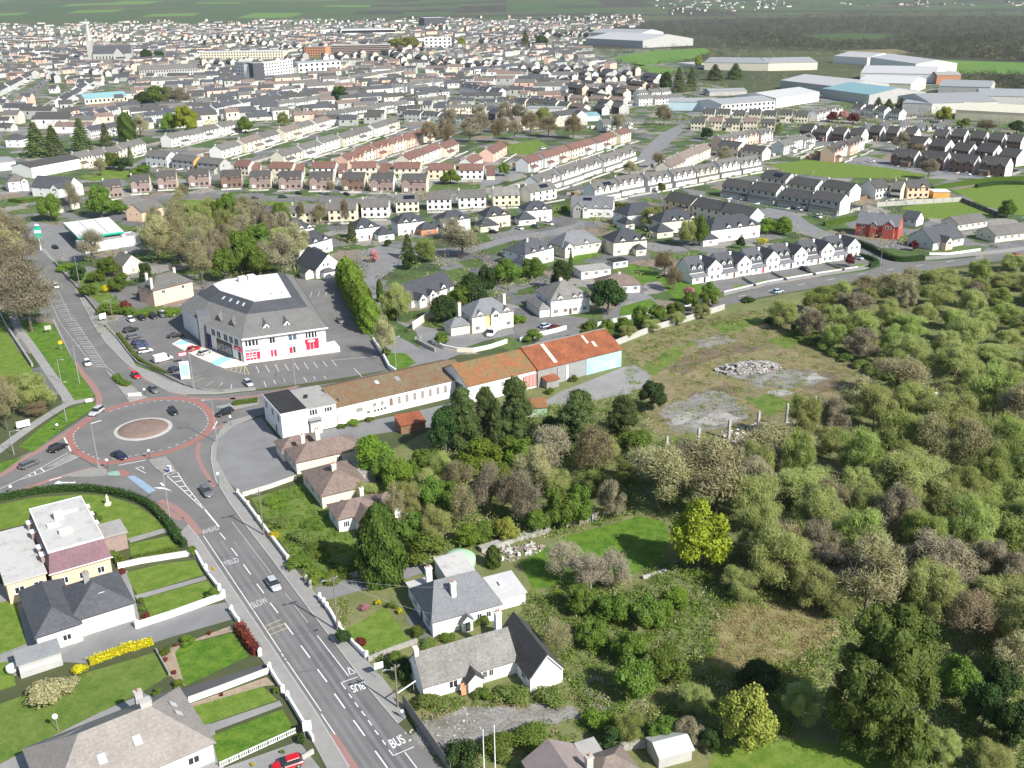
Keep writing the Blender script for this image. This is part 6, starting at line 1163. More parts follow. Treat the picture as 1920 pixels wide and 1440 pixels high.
def lobe_leaves(c, r, rn, n, ln, wd, lowcut=-.55, twigup=None, shell=.55):
    i = NP.integers(0, len(c), n); d = ball(n); d[:, 2] = np.where(d[:, 2] < lowcut, -d[:, 2], d[:, 2])
    rad = r[i] * NP.uniform(shell, 1.05, n); p = c[i] + d * rad[:, None]
    nr = unit(d * .9 + NP.normal(size=(n, 3)) * .6)
    up = None if twigup is None else unit(d + np.array([0, 0, twigup]))
    if twigup is not None: nr = unit(d * .5 + np.array([.25, -.25, .5]) + NP.normal(size=(n, 3)) * .7)
    v = quad_cloud(p, nr, NP.uniform(.7, 1.3, n) * ln, NP.uniform(.7, 1.3, n) * wd, up)
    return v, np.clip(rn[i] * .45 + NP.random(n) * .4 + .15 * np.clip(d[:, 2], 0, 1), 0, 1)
def lobe_core(c, r, k=.74):                               # opaque core added inside each clump to close its dark gaps
    U, V = np.meshgrid(np.linspace(0, 2 * np.pi, 9), np.linspace(.12, np.pi - .12, 6)); S = np.stack([np.cos(U) * np.sin(V), np.sin(U) * np.sin(V), np.cos(V)], -1); out = []
    for ci, ri in zip(c, r):
        nz = 1 + .18 * NP.normal(size=S.shape[:2]); nz[:, -1] = nz[:, 0]; p = ci + S * (ri * k * nz)[..., None]; p[..., 2] = np.maximum(p[..., 2], .01); out.append(np.stack([p[:-1, :-1], p[1:, :-1], p[1:, 1:], p[:-1, 1:]], 2).reshape(-1, 3))
    v = np.concatenate(out); return v, NP.uniform(.15, .6, len(v) // 4), 0
def limbs(seed, h, trunk_r, n=7, spread=.42, top=.95, sub=3, start=.25):
    rg = random.Random(seed); b = MB(); pts = [Vector((0, 0, -.02))]
    for k in range(1, 5): pts.append(Vector((rg.uniform(-.02, .02), rg.uniform(-.02, .02), h * k / 4)))
    for k in range(4): b.tube(pts[k], pts[k + 1], trunk_r * (1 - k * .18), trunk_r * (1 - (k + 1) * .18), 7)
    for i in range(n):
        t = start + (h * .98 - start) * i / n; a = i * 2.4 + rg.uniform(-.4, .4); q = Vector((0, 0, t))
        e = q + Vector((math.cos(a) * spread * rg.uniform(.5, 1), math.sin(a) * spread * rg.uniform(.5, 1), (top - t) * rg.uniform(.45, .8)))
        m = q.lerp(e, .5) + Vector((0, 0, .03)); b.tube(q, m, trunk_r * .42, trunk_r * .3, 5); b.tube(m, e, trunk_r * .3, trunk_r * .1, 5)
        for j in range(sub):
            s = m.lerp(e, rg.random()); f = s + Vector((rg.uniform(-.16, .16), rg.uniform(-.16, .16), rg.uniform(.03, .16))); b.tube(s, f, trunk_r * .16, trunk_r * .05, 4)
    return b
PROTO = {}
def proto(sp, v):                                         # unit trees: 1 high, 1 wide
    key = (sp, v)
    if key in PROTO: return PROTO[key]
    trunk = None
    if sp in ('broad_fresh', 'broad_mid', 'broad_dark', 'lime', 'yellow', 'red', 'pink', 'gold'):
        m = {'broad_fresh': 'leaf_fresh', 'broad_mid': 'leaf_mid', 'broad_dark': 'leaf_dark', 'lime': 'leaf_lime', 'yellow': 'leaf_yellow', 'red': 'leaf_red', 'pink': 'blossom_pink', 'gold': 'leaf_gold'}[sp]
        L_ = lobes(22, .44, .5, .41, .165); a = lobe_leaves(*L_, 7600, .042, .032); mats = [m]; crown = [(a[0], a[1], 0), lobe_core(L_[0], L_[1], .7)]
        trunk = limbs(v, .55, .03, 7, .3, .8).mesh('trunk', 'bark')
    elif sp in ('willow', 'willow_grey', 'willow_yellow'):
        L_ = lobes(34, .4, .52, .42, .13)
        mt = {'willow': ('leaf_willow', 'twig_olive'), 'willow_grey': ('twig_olive', 'twig_grey'), 'willow_yellow': ('leaf_fresh', 'leaf_willow')}[sp]
        a = lobe_leaves(*L_, 11500, .075, .0062, twigup=2.6, shell=.2); b = lobe_leaves(*L_, 6000, .018, .013, shell=.3)
        crown = [(b[0], b[1], 0), (a[0], a[1], 0 if sp == 'willow' else 1)]; c = lobe_leaves(*L_, 1500, .11, .006, twigup=1.6, shell=.1); crown.append((c[0], c[1], 1)); mats = list(mt); crown.append(lobe_core(L_[0], L_[1], .42))
        trunk = limbs(v + 5, .45, .016, 9, .34, .85, 3, .06).mesh('trunk', 'bark')
    elif sp in ('bare', 'bare_brown', 'bare_olive', 'bare_pale'):
        mt = {'bare': 'twig_grey', 'bare_brown': 'twig_brown', 'bare_olive': 'twig_olive', 'bare_pale': 'twig_pale'}[sp]
        L_ = lobes(20, .5, .48, .42, .18)
        a = lobe_leaves(*L_, 9000, .07, .0075, twigup=.7, shell=.2); b = lobe_leaves(*L_, 1400, .016, .012); crown = [(a[0], a[1], 0), (b[0], b[1], 1)]; mats = [mt, 'leaf_willow' if sp != 'bare_pale' else 'twig_pale']
        trunk = limbs(v + 9, .62, .024, 11, .4, .92, 5, .2).mesh('trunk', 'bark_pale' if sp == 'bare_pale' else 'bark')
    elif sp in ('fir', 'cedar'):
        nl = 110 if sp == 'fir' else 60; z = NP.uniform(.08, .94, nl); a = NP.random(nl) * 6.283; q = (.43 * np.sqrt(np.sin(np.pi * (z * .9 + .08))) if sp == 'fir' else .36 * (1 - z) ** .6) * NP.uniform(.3, 1, nl); L_ = (np.stack([np.cos(a) * q, np.sin(a) * q, z], 1), NP.uniform(.08, .13, nl) * (1.0 if sp == 'fir' else 1.25), NP.random(nl)); n = 34000 if sp == 'fir' else 12000; i = NP.integers(0, len(L_[0]), n); d = ball(n); d[:, 2] = np.abs(d[:, 2]) * .9 - .25
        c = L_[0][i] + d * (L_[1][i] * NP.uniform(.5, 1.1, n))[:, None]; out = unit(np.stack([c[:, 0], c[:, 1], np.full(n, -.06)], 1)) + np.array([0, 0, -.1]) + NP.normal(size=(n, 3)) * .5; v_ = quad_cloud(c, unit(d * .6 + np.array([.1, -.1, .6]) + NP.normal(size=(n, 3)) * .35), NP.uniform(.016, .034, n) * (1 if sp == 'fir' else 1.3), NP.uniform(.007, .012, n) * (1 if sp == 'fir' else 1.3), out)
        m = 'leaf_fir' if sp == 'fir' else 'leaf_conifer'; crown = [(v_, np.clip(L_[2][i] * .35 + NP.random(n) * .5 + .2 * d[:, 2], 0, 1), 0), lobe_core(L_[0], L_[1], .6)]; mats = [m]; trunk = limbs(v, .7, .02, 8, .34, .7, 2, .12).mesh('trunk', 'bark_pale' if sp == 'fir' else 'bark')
    elif sp == 'conifer':
        parts = []; n = 5600; t = NP.random(n) ** .75; z = .06 + .92 * (1 - (1 - t)) ; prof = (1 - z) ** .85
        whorl = NP.integers(0, 9, n) / 9 * 2 * np.pi + np.floor(z * 16) * 1.1; ang = whorl + NP.normal(size=n) * .16; rr = NP.uniform(.35, 1.05, n) ** .6
        lay = (np.floor(z * 16) + .5) / 16; zz = lay * .75 + z * .25 - rr * prof * .12
        R_ = .5 * (.06 + .94 * prof) * rr * (1 + .18 * np.sin(whorl * 3 + lay * 20)); c = np.stack([np.cos(ang) * R_, np.sin(ang) * R_, zz], 1)
        out = np.stack([np.cos(ang), np.sin(ang), np.full(n, -.25)], 1); nr = unit(np.stack([np.cos(ang) * .35, np.sin(ang) * .35, np.full(n, 1.0)], 1) + NP.normal(size=(n, 3)) * .35)
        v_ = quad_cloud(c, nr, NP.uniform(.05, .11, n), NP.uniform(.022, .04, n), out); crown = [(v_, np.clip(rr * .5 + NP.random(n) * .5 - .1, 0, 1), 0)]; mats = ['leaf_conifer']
        trunk = limbs(v, .96, .022, 0).mesh('trunk', 'bark')
    elif sp in ('cypress', 'leylandii'):
        n = 9000; z = NP.random(n) ** .8; prof = np.interp(z, [0, .05, .3, .6, .8, .93, 1], [.75, .95, 1, .93, .72, .4, .1]); ang = NP.random(n) * 2 * np.pi
        lump = 1 + .12 * np.sin(ang * 5 + z * 14) + .08 * np.sin(ang * 9 - z * 23); R_ = .47 * prof * lump * NP.uniform(.8, 1.02, n); c = np.stack([np.cos(ang) * R_, np.sin(ang) * R_, z * .97 + .01], 1)
        nr = unit(np.stack([np.cos(ang), np.sin(ang), np.full(n, .35)], 1) + NP.normal(size=(n, 3)) * .45); up = np.stack([np.cos(ang) * .3, np.sin(ang) * .3, np.ones(n)], 1)
        v_ = quad_cloud(c, nr, NP.uniform(.04, .07, n), NP.uniform(.03, .05, n), up); crown = [(v_, np.clip(.5 + .35 * np.sin(ang * 5 + z * 14) + NP.normal(size=n) * .2, 0, 1), 0)]; mats = ['leaf_cypress' if sp == 'cypress' else 'leaf_fresh']
        trunk = limbs(v, .9, .03, 0).mesh('trunk', 'bark'); q = np.linspace(.3, .7, 5); crown.append(lobe_core(np.array([[0, 0, t_] for t_ in (.16, .3, .45, .6, .74, .86)]), np.array([.41, .43, .42, .37, .28, .14]), .84))
    elif sp in ('shrub_mid', 'shrub_fresh', 'shrub_dark', 'shrub_bramble', 'shrub_gold', 'shrub_red', 'shrub_pink', 'shrub_twig'):
        m = {'shrub_mid': 'leaf_mid', 'shrub_fresh': 'leaf_fresh', 'shrub_dark': 'leaf_dark', 'shrub_bramble': 'bramble', 'shrub_gold': 'leaf_gold', 'shrub_red': 'leaf_red', 'shrub_pink': 'blossom_pink', 'shrub_twig': 'twig_olive'}[sp]
        c = ball(9); c[:, 2] = np.abs(c[:, 2]) * .5; c = c * np.array([.3, .3, .7]) ; c[:, 2] += .18; a = lobe_leaves(c, NP.uniform(.2, .3, 9), NP.random(9), 1700, .075, .055, -.3); a[0][:, 2] = np.clip(a[0][:, 2], 0, 1.1)
        crown = [(a[0], a[1], 0), lobe_core(c, np.full(9, .22), .7)]; mats = [m]; trunk = limbs(v, .4, .02, 5, .25, .7, 1, .03).mesh('trunk', 'bark')
    PROTO[key] = (trunk, cloud_mesh('crown', crown, mats)); return PROTO[key]
CATN = {'shrub': 'shrub'}
TREES = []
def plant(sp, bx, by, w, h, label, group=None, name=None, v=None):
    """base of the plant at photo spot (bx,by); w, h its crown width and height as seen, in photo pixels"""
    p = g(bx, by); p.z = hill(p.x, p.y); s = ppm(p); ww = w / s; hh = max(.6, height_at(p, bx, by - h)) if p.z == 0 else h / s
    shrub = sp.startswith('shrub'); v = NP.integers(0, 3) if v is None else v
    tr, cr = proto(sp, int(v))
    nm = name or ('shrub' if shrub else {'conifer': 'conifer', 'cedar': 'conifer', 'fir': 'conifer', 'leylandii': 'conifer', 'cypress': 'cypress_tree'}.get(sp, 'willow_tree' if sp.startswith('willow') else 'bare_tree' if sp.startswith('bare') else 'leafy_tree'))
    r = empty(nm, p, random.Random(int(bx * 7 + by)).uniform(0, 6.28), label, 'shrub' if shrub else 'tree', group)
    ob('stem' if shrub else 'trunk', tr, r, scale=(ww, ww, hh)); ob('foliage' if shrub else 'crown', cr, r, scale=(ww, ww, hh)); TREES.append(r); return r
def wood(desc, items, group):                              # several plants in one place, told apart by order from the left
    kinds = {}
    for it in sorted(items, key=lambda q: q[1]): kinds.setdefault(it[0], []).append(it)
    word = {'bare': 'bare grey tree', 'bare_brown': 'bare brown tree', 'bare_olive': 'bare olive-twigged tree', 'bare_pale': 'bare pale-twigged tree', 'willow': 'budding olive willow', 'willow_grey': 'grey-green budding willow', 'willow_yellow': 'yellow-green budding willow', 'broad_fresh': 'bright green leafy tree', 'broad_mid': 'mid-green leafy tree', 'broad_dark': 'dark leafy tree', 'conifer': 'dark conifer', 'cedar': 'spreading dark conifer', 'cypress': 'dense cypress', 'leylandii': 'bright green bushy conifer', 'lime': 'lime-green tree', 'yellow': 'yellow-leaved tree', 'red': 'red-leaved tree', 'pink': 'pink blossom tree', 'shrub_mid': 'green shrub', 'shrub_fresh': 'bright green shrub', 'shrub_dark': 'dark evergreen shrub', 'shrub_bramble': 'bramble mound', 'shrub_gold': 'golden shrub', 'shrub_red': 'red-leaved shrub', 'shrub_pink': 'pink flowering shrub', 'shrub_twig': 'twiggy bare shrub'}
    for sp, L_ in kinds.items():
        for i, it in enumerate(L_):
            lab = ('%s %s' % (word[sp], desc)) if len(L_) == 1 else '%s %s from left, %s' % (nth(i), word[sp], desc)
            plant(sp, it[1], it[2], it[3], it[4], lab, group)
def scatter(poly, n, sps, w, h, seed, dmin=.55):           # spaced spots inside a photo polygon, sizes read at the spot
    rg = random.Random(seed); out = []; xs = [p[0] for p in poly]; ys = [p[1] for p in poly]; t = 0
    while len(out) < n and t < 6000:
        t += 1; x, y = rg.uniform(min(xs), max(xs)), rg.uniform(min(ys), max(ys))
        if not inside(poly, x, y): continue
        f = (y + 12) / 900.0; ww, hh = rg.uniform(*w) * f, rg.uniform(*h) * f
        if any(((x - o[1]) / (ww + o[3])) ** 2 + ((y - o[2]) * 2.2 / (ww + o[3])) ** 2 < (dmin * .5) ** 2 * 4 for o in out): continue
        out.append((rg.choice(sps), x, y, ww, hh))
    return out
# centre thicket
wood('in the thicket between warehouse and garden', [('cedar', 868, 842, 112, 118), ('cedar', 912, 834, 84, 112), ('cedar', 964, 822, 112, 118), ('cedar', 1085, 842, 142, 112), ('cedar', 1168, 816, 96, 76), ('broad_dark', 1040, 830, 70, 56), ('broad_dark', 1222, 770, 62, 58), ('broad_dark', 836, 850, 74, 96), ('cedar', 930, 840, 60, 90),
    ('broad_fresh', 700, 888, 104, 78), ('broad_fresh', 748, 930, 80, 74), ('broad_fresh', 905, 888, 118, 76), ('broad_fresh', 985, 890, 92, 74), ('willow_yellow', 832, 912, 56, 74), ('broad_mid', 788, 902, 66, 62), ('willow', 768, 965, 72, 70), ('bare', 1035, 892, 118, 100), ('bare_brown', 1112, 892, 96, 98), ('bare', 918, 968, 96, 98), ('bare', 968, 978, 86, 98), ('bare', 995, 985, 70, 84), ('bare_olive', 872, 998, 62, 94),
    ('broad_mid', 1052, 988, 84, 76), ('broad_mid', 1085, 985, 66, 82), ('willow_grey', 1146, 972, 66, 84), ('willow', 818, 1012, 84, 76), ('broad_fresh', 880, 1022, 64, 44), ('yellow', 948, 1012, 60, 44), ('broad_mid', 905, 1014, 60, 40), ('willow', 690, 938, 70, 40), ('bare_olive', 740, 985, 50, 80), ('broad_mid', 1010, 1000, 60, 50), ('shrub_mid', 800, 1048, 90, 56), ('broad_mid', 722, 905, 60, 60), ('broad_mid', 812, 960, 70, 70), ('willow', 800, 935, 70, 70), ('broad_fresh', 940, 925, 80, 60), ('bare_olive', 1000, 925, 90, 90), ('willow_yellow', 1120, 930, 70, 60), ('willow', 1040, 930, 80, 60), ('broad_mid', 775, 1010, 66, 50), ('willow_yellow', 1180, 905, 70, 70), ('broad_mid', 960, 870, 70, 60), ('broad_mid', 850, 960, 70, 60), ('broad_mid', 1190, 860, 80, 60), ('willow', 1140, 870, 70, 60), ('bare_olive', 860, 925, 70, 66)], 'trees of the centre thicket')
wood('of the great leafless pair left of the wasteland posts', [('bare_olive', 1232, 958, 160, 138), ('bare_olive', 1342, 968, 190, 148), ('bare', 1290, 925, 110, 100)], 'big leafless trees')
plant('lime', 1308, 1072, 138, 142, 'lime-green leafy tree at the corner of the vivid green lawn', name='leafy_tree')
C_POLY = [(1420, 900), (1480, 845), (1560, 800), (1640, 730), (1720, 735), (1800, 790), (1880, 770), (1960, 800), (1990, 1150), (1930, 1260), (1830, 1170), (1740, 1160), (1620, 1150), (1500, 1140), (1400, 1110), (1390, 1010)]
wood('in the willow scrub on the right', scatter(C_POLY, 96, ['willow', 'willow', 'willow_yellow', 'willow', 'willow_yellow', 'willow', 'willow', 'bare_olive', 'willow_grey'], (80, 185), (70, 130), 3, .33), 'willow scrub on the right')
D_POLY = [(1460, 615), (1540, 575), (1640, 545), (1760, 525), (1920, 505), (1990, 540), (1990, 780), (1850, 745), (1720, 715), (1640, 690), (1560, 655)]
wood('in the upper scrub below the road', scatter(D_POLY, 62, ['willow', 'willow', 'willow_yellow', 'willow', 'willow_grey', 'willow', 'bare_olive'], (70, 165), (55, 105), 5, .36), 'upper willow scrub')
wood('along the dark hedge line crossing the wasteland', [('shrub_bramble', 1500 + i * 23, 632 + i * 11.5, 40, 20) for i in range(12)] + [('shrub_dark', 1486, 622, 16, 18), ('shrub_dark', 1452, 605, 40, 14)], 'hedge line across the wasteland')
plant('fir', 1645, 1416, 228, 272, 'big dark conifer with bare dead limbs above the bottom lawn', name='conifer', v=1)
plant('yellow', 1394, 1402, 128, 122, 'yellow-green bushy tree left of the big conifer', name='leafy_tree'); plant('willow_yellow', 1178, 1394, 78, 72, 'pale lime bush beside the derelict yard', name='willow_tree'); plant('bare_brown', 1812, 1222, 118, 118, 'bare brown tree right of the big conifer', name='bare_tree')
wood('in the evergreen clump at the right edge', [('broad_dark', 1840, 1372, 96, 96), ('broad_dark', 1900, 1408, 100, 104), ('broad_mid', 1792, 1310, 90, 84), ('broad_dark', 1870, 1310, 84, 80), ('bare_olive', 1900, 1290, 120, 100), ('willow', 1760, 1420, 90, 60), ('willow', 1860, 1450, 110, 60), ('bare_olive', 1930, 1200, 120, 100)], 'evergreen clump at the right edge')
wood('in the bramble slope below the vivid lawn', [('broad_mid', 1150, 1168, 84, 60), ('broad_mid', 1215, 1178, 86, 62), ('broad_mid', 1090, 1150, 76, 56), ('broad_fresh', 1262, 1150, 76, 52), ('bare_olive', 1045, 1232, 70, 76), ('willow', 1390, 1120, 100, 66), ('broad_mid', 1180, 1240, 84, 58), ('broad_dark', 1420, 1300, 90, 62), ('willow', 1300, 1340, 84, 66), ('broad_mid', 1250, 1280, 100, 72), ('broad_mid', 1190, 1310, 100, 78), ('willow_grey', 1290, 1398, 70, 60), ('broad_dark', 1150, 1405, 60, 44), ('willow', 1560, 1150, 120, 80), ('bare_olive', 1470, 1060, 120, 80), ('broad_mid', 1240, 1390, 70, 46), ('shrub_fresh', 1120, 1360, 60, 34), ('broad_mid', 1110, 1210, 80, 50), ('willow', 1500, 1360, 90, 90), ('broad_dark', 1330, 1410, 50, 44)], 'trees of the bramble slope')
# cypress and garden plants
plant('cypress', 718, 1088, 92, 146, 'tall dense dark green cypress beside the brown-tiled bungalow'); plant('cypress', 925, 1062, 30, 40, 'small dark cypress behind the white house annex')
wood('on the vivid green lawn', [('bare_pale', 1056, 1086, 84, 78), ('bare_pale', 1108, 1106, 92, 72), ('bare_pale', 1152, 1100, 84, 66)], 'pale leafless fruit trees')
wood('round the front lawn of the white slate-roofed house', [('shrub_dark', 645, 1205, 34, 34), ('shrub_mid', 735, 1142, 22, 18), ('shrub_gold', 708, 1134, 14, 12), ('shrub_gold', 750, 1152, 10, 16), ('shrub_pink', 684, 1142, 22, 12), ('shrub_mid', 782, 1192, 32, 24), ('shrub_bramble', 800, 1210, 40, 14), ('shrub_red', 676, 1212, 24, 24), ('shrub_bramble', 880, 1180, 36, 18), ('shrub_mid', 905, 1172, 30, 22), ('shrub_mid', 838, 1200, 36, 16), ('shrub_fresh', 660, 1075, 60, 12), ('shrub_fresh', 625, 1090, 44, 22), ('shrub_mid', 648, 1080, 40, 26)], 'garden shrubs of the white house')
wood('beside the derelict bungalow', [('shrub_dark', 758, 1270, 54, 44), ('shrub_bramble', 800, 1330, 60, 26), ('shrub_mid', 905, 1310, 40, 22), ('shrub_bramble', 960, 1310, 70, 24), ('shrub_bramble', 1040, 1310, 70, 26), ('shrub_dark', 868, 1436, 70, 60), ('shrub_mid', 1000, 1392, 90, 30), ('shrub_mid', 940, 1410, 80, 34), ('shrub_mid', 740, 1245, 40, 26)], 'overgrowth of the derelict yard')
wood('in the gardens left of the road', [('shrub_mid', 401, 1124, 28, 28), ('shrub_mid', 360, 1042, 24, 22), ('shrub_mid', 265, 1130, 14, 12), ('shrub_fresh', 268, 1145, 14, 12), ('shrub_red', 275, 1158, 18, 12), ('shrub_red', 229, 1076, 14, 14), ('shrub_mid', 312, 1228, 26, 20), ('shrub_fresh', 352, 1208, 28, 20), ('shrub_fresh', 336, 1290, 22, 20), ('shrub_red', 327, 1263, 11, 8), ('shrub_red', 311, 1239, 11, 8), ('shrub_red', 330, 1212, 10, 8), ('shrub_red', 393, 1190, 10, 8), ('shrub_mid', 295, 1302, 20, 14), ('shrub_red', 416, 1305, 9, 7), ('shrub_fresh', 530, 1412, 10, 9), ('shrub_gold', 474, 1436, 9, 8), ('shrub_dark', 565, 1392, 22, 20), ('shrub_mid', 518, 1300, 14, 16), ('shrub_twig', 85, 1310, 90, 34), ('shrub_twig', 130, 1290, 50, 24), ('shrub_gold', 150, 1262, 30, 18), ('shrub_mid', 212, 1052, 24, 26), ('shrub_fresh', 226, 1056, 20, 20), ('shrub_mid', 185, 976, 16, 14), ('shrub_dark', 178, 972, 12, 16)], 'shrubs of the left-hand gardens')
wood('in the rough garden before the brown bungalows', [('shrub_gold', 513, 1010, 22, 18), ('shrub_bramble', 560, 1015, 60, 20), ('shrub_mid', 600, 1040, 70, 24), ('shrub_bramble', 520, 985, 50, 16), ('shrub_mid', 560, 1060, 60, 24), ('shrub_fresh', 600, 1094, 50, 26), ('shrub_bramble', 640, 1060, 60, 18), ('shrub_fresh', 520, 945, 50, 10), ('shrub_mid', 590, 985, 50, 14)], 'rough garden shrubs')
wood('along the foot of the white warehouse', [('shrub_fresh', 662, 798, 24, 20), ('shrub_mid', 640, 802, 20, 9), ('shrub_mid', 692, 789, 22, 8), ('shrub_mid', 1076, 716, 18, 16), ('shrub_mid', 1032, 738, 20, 14)], 'weeds by the warehouse')
# park and roadside trees on the left
wood('in the park beside the north road', [('bare', 60, 622, 132, 140), ('bare', 28, 560, 120, 112), ('bare_olive', 8, 520, 120, 100), ('bare', 45, 505, 90, 90), ('bare_brown', 12, 470, 84, 72), ('bare', -20, 610, 110, 120), ('bare', 30, 455, 60, 54), ('willow', 68, 775, 92, 92), ('bare_olive', 14, 806, 70, 110), ('willow', 30, 752, 60, 60), ('bare_brown', 66, 780, 60, 30), ('bare', -10, 440, 70, 60)], 'leafless park trees')
wood('round the pink house and cottage', [('shrub_mid', 169, 556, 42, 32), ('shrub_gold', 201, 548, 18, 20), ('shrub_mid', 205, 588, 48, 26), ('shrub_red', 236, 582, 24, 24), ('broad_mid', 205, 520, 50, 44), ('broad_mid', 225, 545, 46, 36), ('bare', 175, 492, 60, 66), ('broad_dark', 148, 525, 36, 30), ('shrub_fresh', 122, 508, 34, 20), ('shrub_fresh', 270, 592, 36, 16), ('shrub_fresh', 320, 590, 44, 18), ('broad_dark', 275, 530, 30, 44), ('shrub_mid', 180, 530, 40, 26), ('shrub_mid', 240, 590, 30, 20), ('bare_olive', 300, 495, 44, 60)], 'garden plants by the pink house')
wood('in the thicket behind the retail block', scatter([(262, 470), (330, 425), (400, 412), (470, 420), (545, 445), (565, 505), (545, 532), (450, 525), (380, 535), (350, 500), (300, 490)], 44, ['bare_olive', 'bare', 'bare_olive', 'willow', 'broad_mid', 'willow_grey', 'bare'], (85, 130), (110, 160), 8, .3), 'thicket behind the retail block')
wood('beside the private estate road', [('bare_olive', 722, 672, 56, 80), ('willow', 745, 604, 78, 92), ('cypress', 713, 566, 13, 44), ('conifer', 660, 454, 26, 40), ('conifer', 765, 484, 36, 46), ('bare', 868, 482, 96, 62), ('willow_yellow', 800, 490, 58, 48), ('broad_dark', 832, 602, 70, 52), ('broad_dark', 884, 582, 70, 74), ('broad_mid', 860, 588, 60, 60), ('broad_dark', 912, 556, 46, 66), ('broad_dark', 1052, 545, 54, 60), ('broad_dark', 1140, 590, 80, 72), ('conifer', 1070, 510, 14, 44), ('bare_brown', 1245, 518, 48, 52), ('willow', 1222, 428, 62, 50), ('willow', 1288, 462, 44, 62), ('broad_fresh', 725, 668, 24, 18), ('broad_dark', 770, 505, 34, 36), ('broad_mid', 950, 530, 70, 48), ('broad_mid', 1000, 520, 60, 40), ('shrub_fresh', 975, 605, 26, 24), ('shrub_mid', 1000, 640, 40, 28), ('shrub_mid', 826, 646, 34, 30), ('broad_fresh', 736, 600, 30, 30), ('pink', 704, 492, 26, 26), ('shrub_dark', 727, 462, 18, 18), ('shrub_red', 775, 420, 12, 12), ('bare', 845, 448, 60, 40)], 'planting along the private road')
wood('between the two pale walls of the lane', [('broad_mid', 1105 + i * 32, 640 - i * 9.5, 44, 40 - (i % 3) * 6) for i in range(8)] + [('willow', 1130 + i * 46, 648 - i * 13, 46, 30) for i in range(5)], 'lane-side bushes')
wood('near the white mews row', [('pink', 1292, 568, 30, 34), ('broad_mid', 1330, 560, 40, 34), ('red', 1592, 500, 24, 26), ('broad_fresh', 1438, 436, 56, 32), ('broad_fresh', 1468, 438, 50, 34), ('shrub_gold', 1430, 458, 24, 16), ('broad_mid', 1310, 460, 44, 60), ('broad_dark', 1388, 466, 20, 24), ('shrub_dark', 1402, 566, 28, 12), ('red', 1712, 470, 22, 20), ('bare_brown', 1262, 545, 50, 44)], 'planting near the mews')
wood('left of the white stepped terrace', [('conifer', 72, 294, 58, 66), ('conifer', 104, 292, 46, 58), ('conifer', 156, 286, 48, 66), ('conifer', 200, 274, 32, 44), ('cypress', 240, 264, 34, 54), ('bare_olive', 265, 258, 46, 44), ('broad_fresh', 320, 248, 42, 40), ('lime', 352, 248, 50, 54), ('broad_mid', 214, 318, 44, 36), ('conifer', 245, 300, 16, 26), ('broad_dark', 235, 320, 40, 30), ('broad_mid', 265, 330, 50, 22), ('broad_mid', 97, 414, 56, 56), ('broad_mid', 192, 408, 60, 66), ('bare', 142, 400, 34, 64), ('broad_mid', 225, 402, 36, 30), ('bare_brown', 345, 372, 24, 28), ('bare_olive', 190, 330, 30, 36), ('broad_mid', 460, 250, 36, 34), ('willow_yellow', 532, 236, 30, 32), ('broad_dark', 640, 195, 40, 40)], 'trees behind the filling station')
wood('in the leafless copse by the small green', scatter([(800, 265), (840, 235), (900, 228), (1000, 235), (1100, 240), (1090, 262), (1000, 275), (940, 270), (880, 282), (820, 285)], 16, ['bare', 'bare_brown', 'bare_olive', 'willow'], (120, 160), (130, 170), 9, .35), 'leafless copse')
wood('among the houses of the right-hand estate', [('bare_brown', 1235, 315, 34, 30), ('bare_olive', 1358, 308, 40, 34), ('bare_brown', 1245, 235, 44, 40), ('broad_dark', 1325, 262, 30, 26), ('willow_yellow', 1460, 250, 20, 24), ('willow', 1546, 262, 34, 36), ('bare', 1690, 285, 40, 40), ('bare', 1740, 335, 44, 40), ('bare_brown', 1720, 300, 40, 34), ('red', 1560, 228, 30, 20), ('red', 1600, 232, 34, 22), ('pink', 1580, 225, 26, 20), ('lime', 1768, 230, 34, 32), ('broad_mid', 1806, 240, 30, 20), ('bare_brown', 1850, 248, 50, 26), ('broad_dark', 1905, 252, 40, 28), ('broad_mid', 1887, 408, 40, 36), ('broad_mid', 1240, 360, 20, 20), ('bare_brown', 620, 366, 22, 30), ('bare_brown', 648, 425, 22, 56), ('bare_brown', 566, 420, 20, 44), ('bare_olive', 600, 420, 40, 40), ('broad_fresh', 672, 402, 22, 24), ('broad_fresh', 845, 345, 44, 32), ('broad_mid', 945, 330, 30, 28), ('bare_olive', 1180, 330, 40, 30), ('willow', 1700, 210, 20, 20), ('bare', 1160, 250, 40, 40)], 'estate trees')
wood('against the industrial sheds', [('conifer', 1645, 208, 28, 26), ('conifer', 1665, 207, 28, 22), ('conifer', 1688, 206, 30, 24), ('conifer', 1710, 204, 28, 24), ('broad_dark', 1248, 172, 34, 40), ('conifer', 1272, 172, 36, 46), ('conifer', 1296, 170, 30, 44), ('conifer', 1340, 150, 40, 30), ('conifer', 1378, 148, 40, 30), ('lime', 1308, 128, 18, 28), ('conifer', 985, 90, 24, 34), ('broad_dark', 1015, 90, 34, 26), ('broad_dark', 275, 115, 34, 24), ('broad_dark', 300, 112, 26, 20), ('broad_mid', 300, 195, 80, 36), ('broad_dark', 270, 200, 40, 30), ('bare', 335, 200, 60, 36), ('conifer', 45, 20, 14, 14), ('yellow', 770, 90, 44, 22), ('yellow', 745, 90, 40, 22), ('lime', 865, 88, 20, 20)], 'trees by the sheds and in the old town')
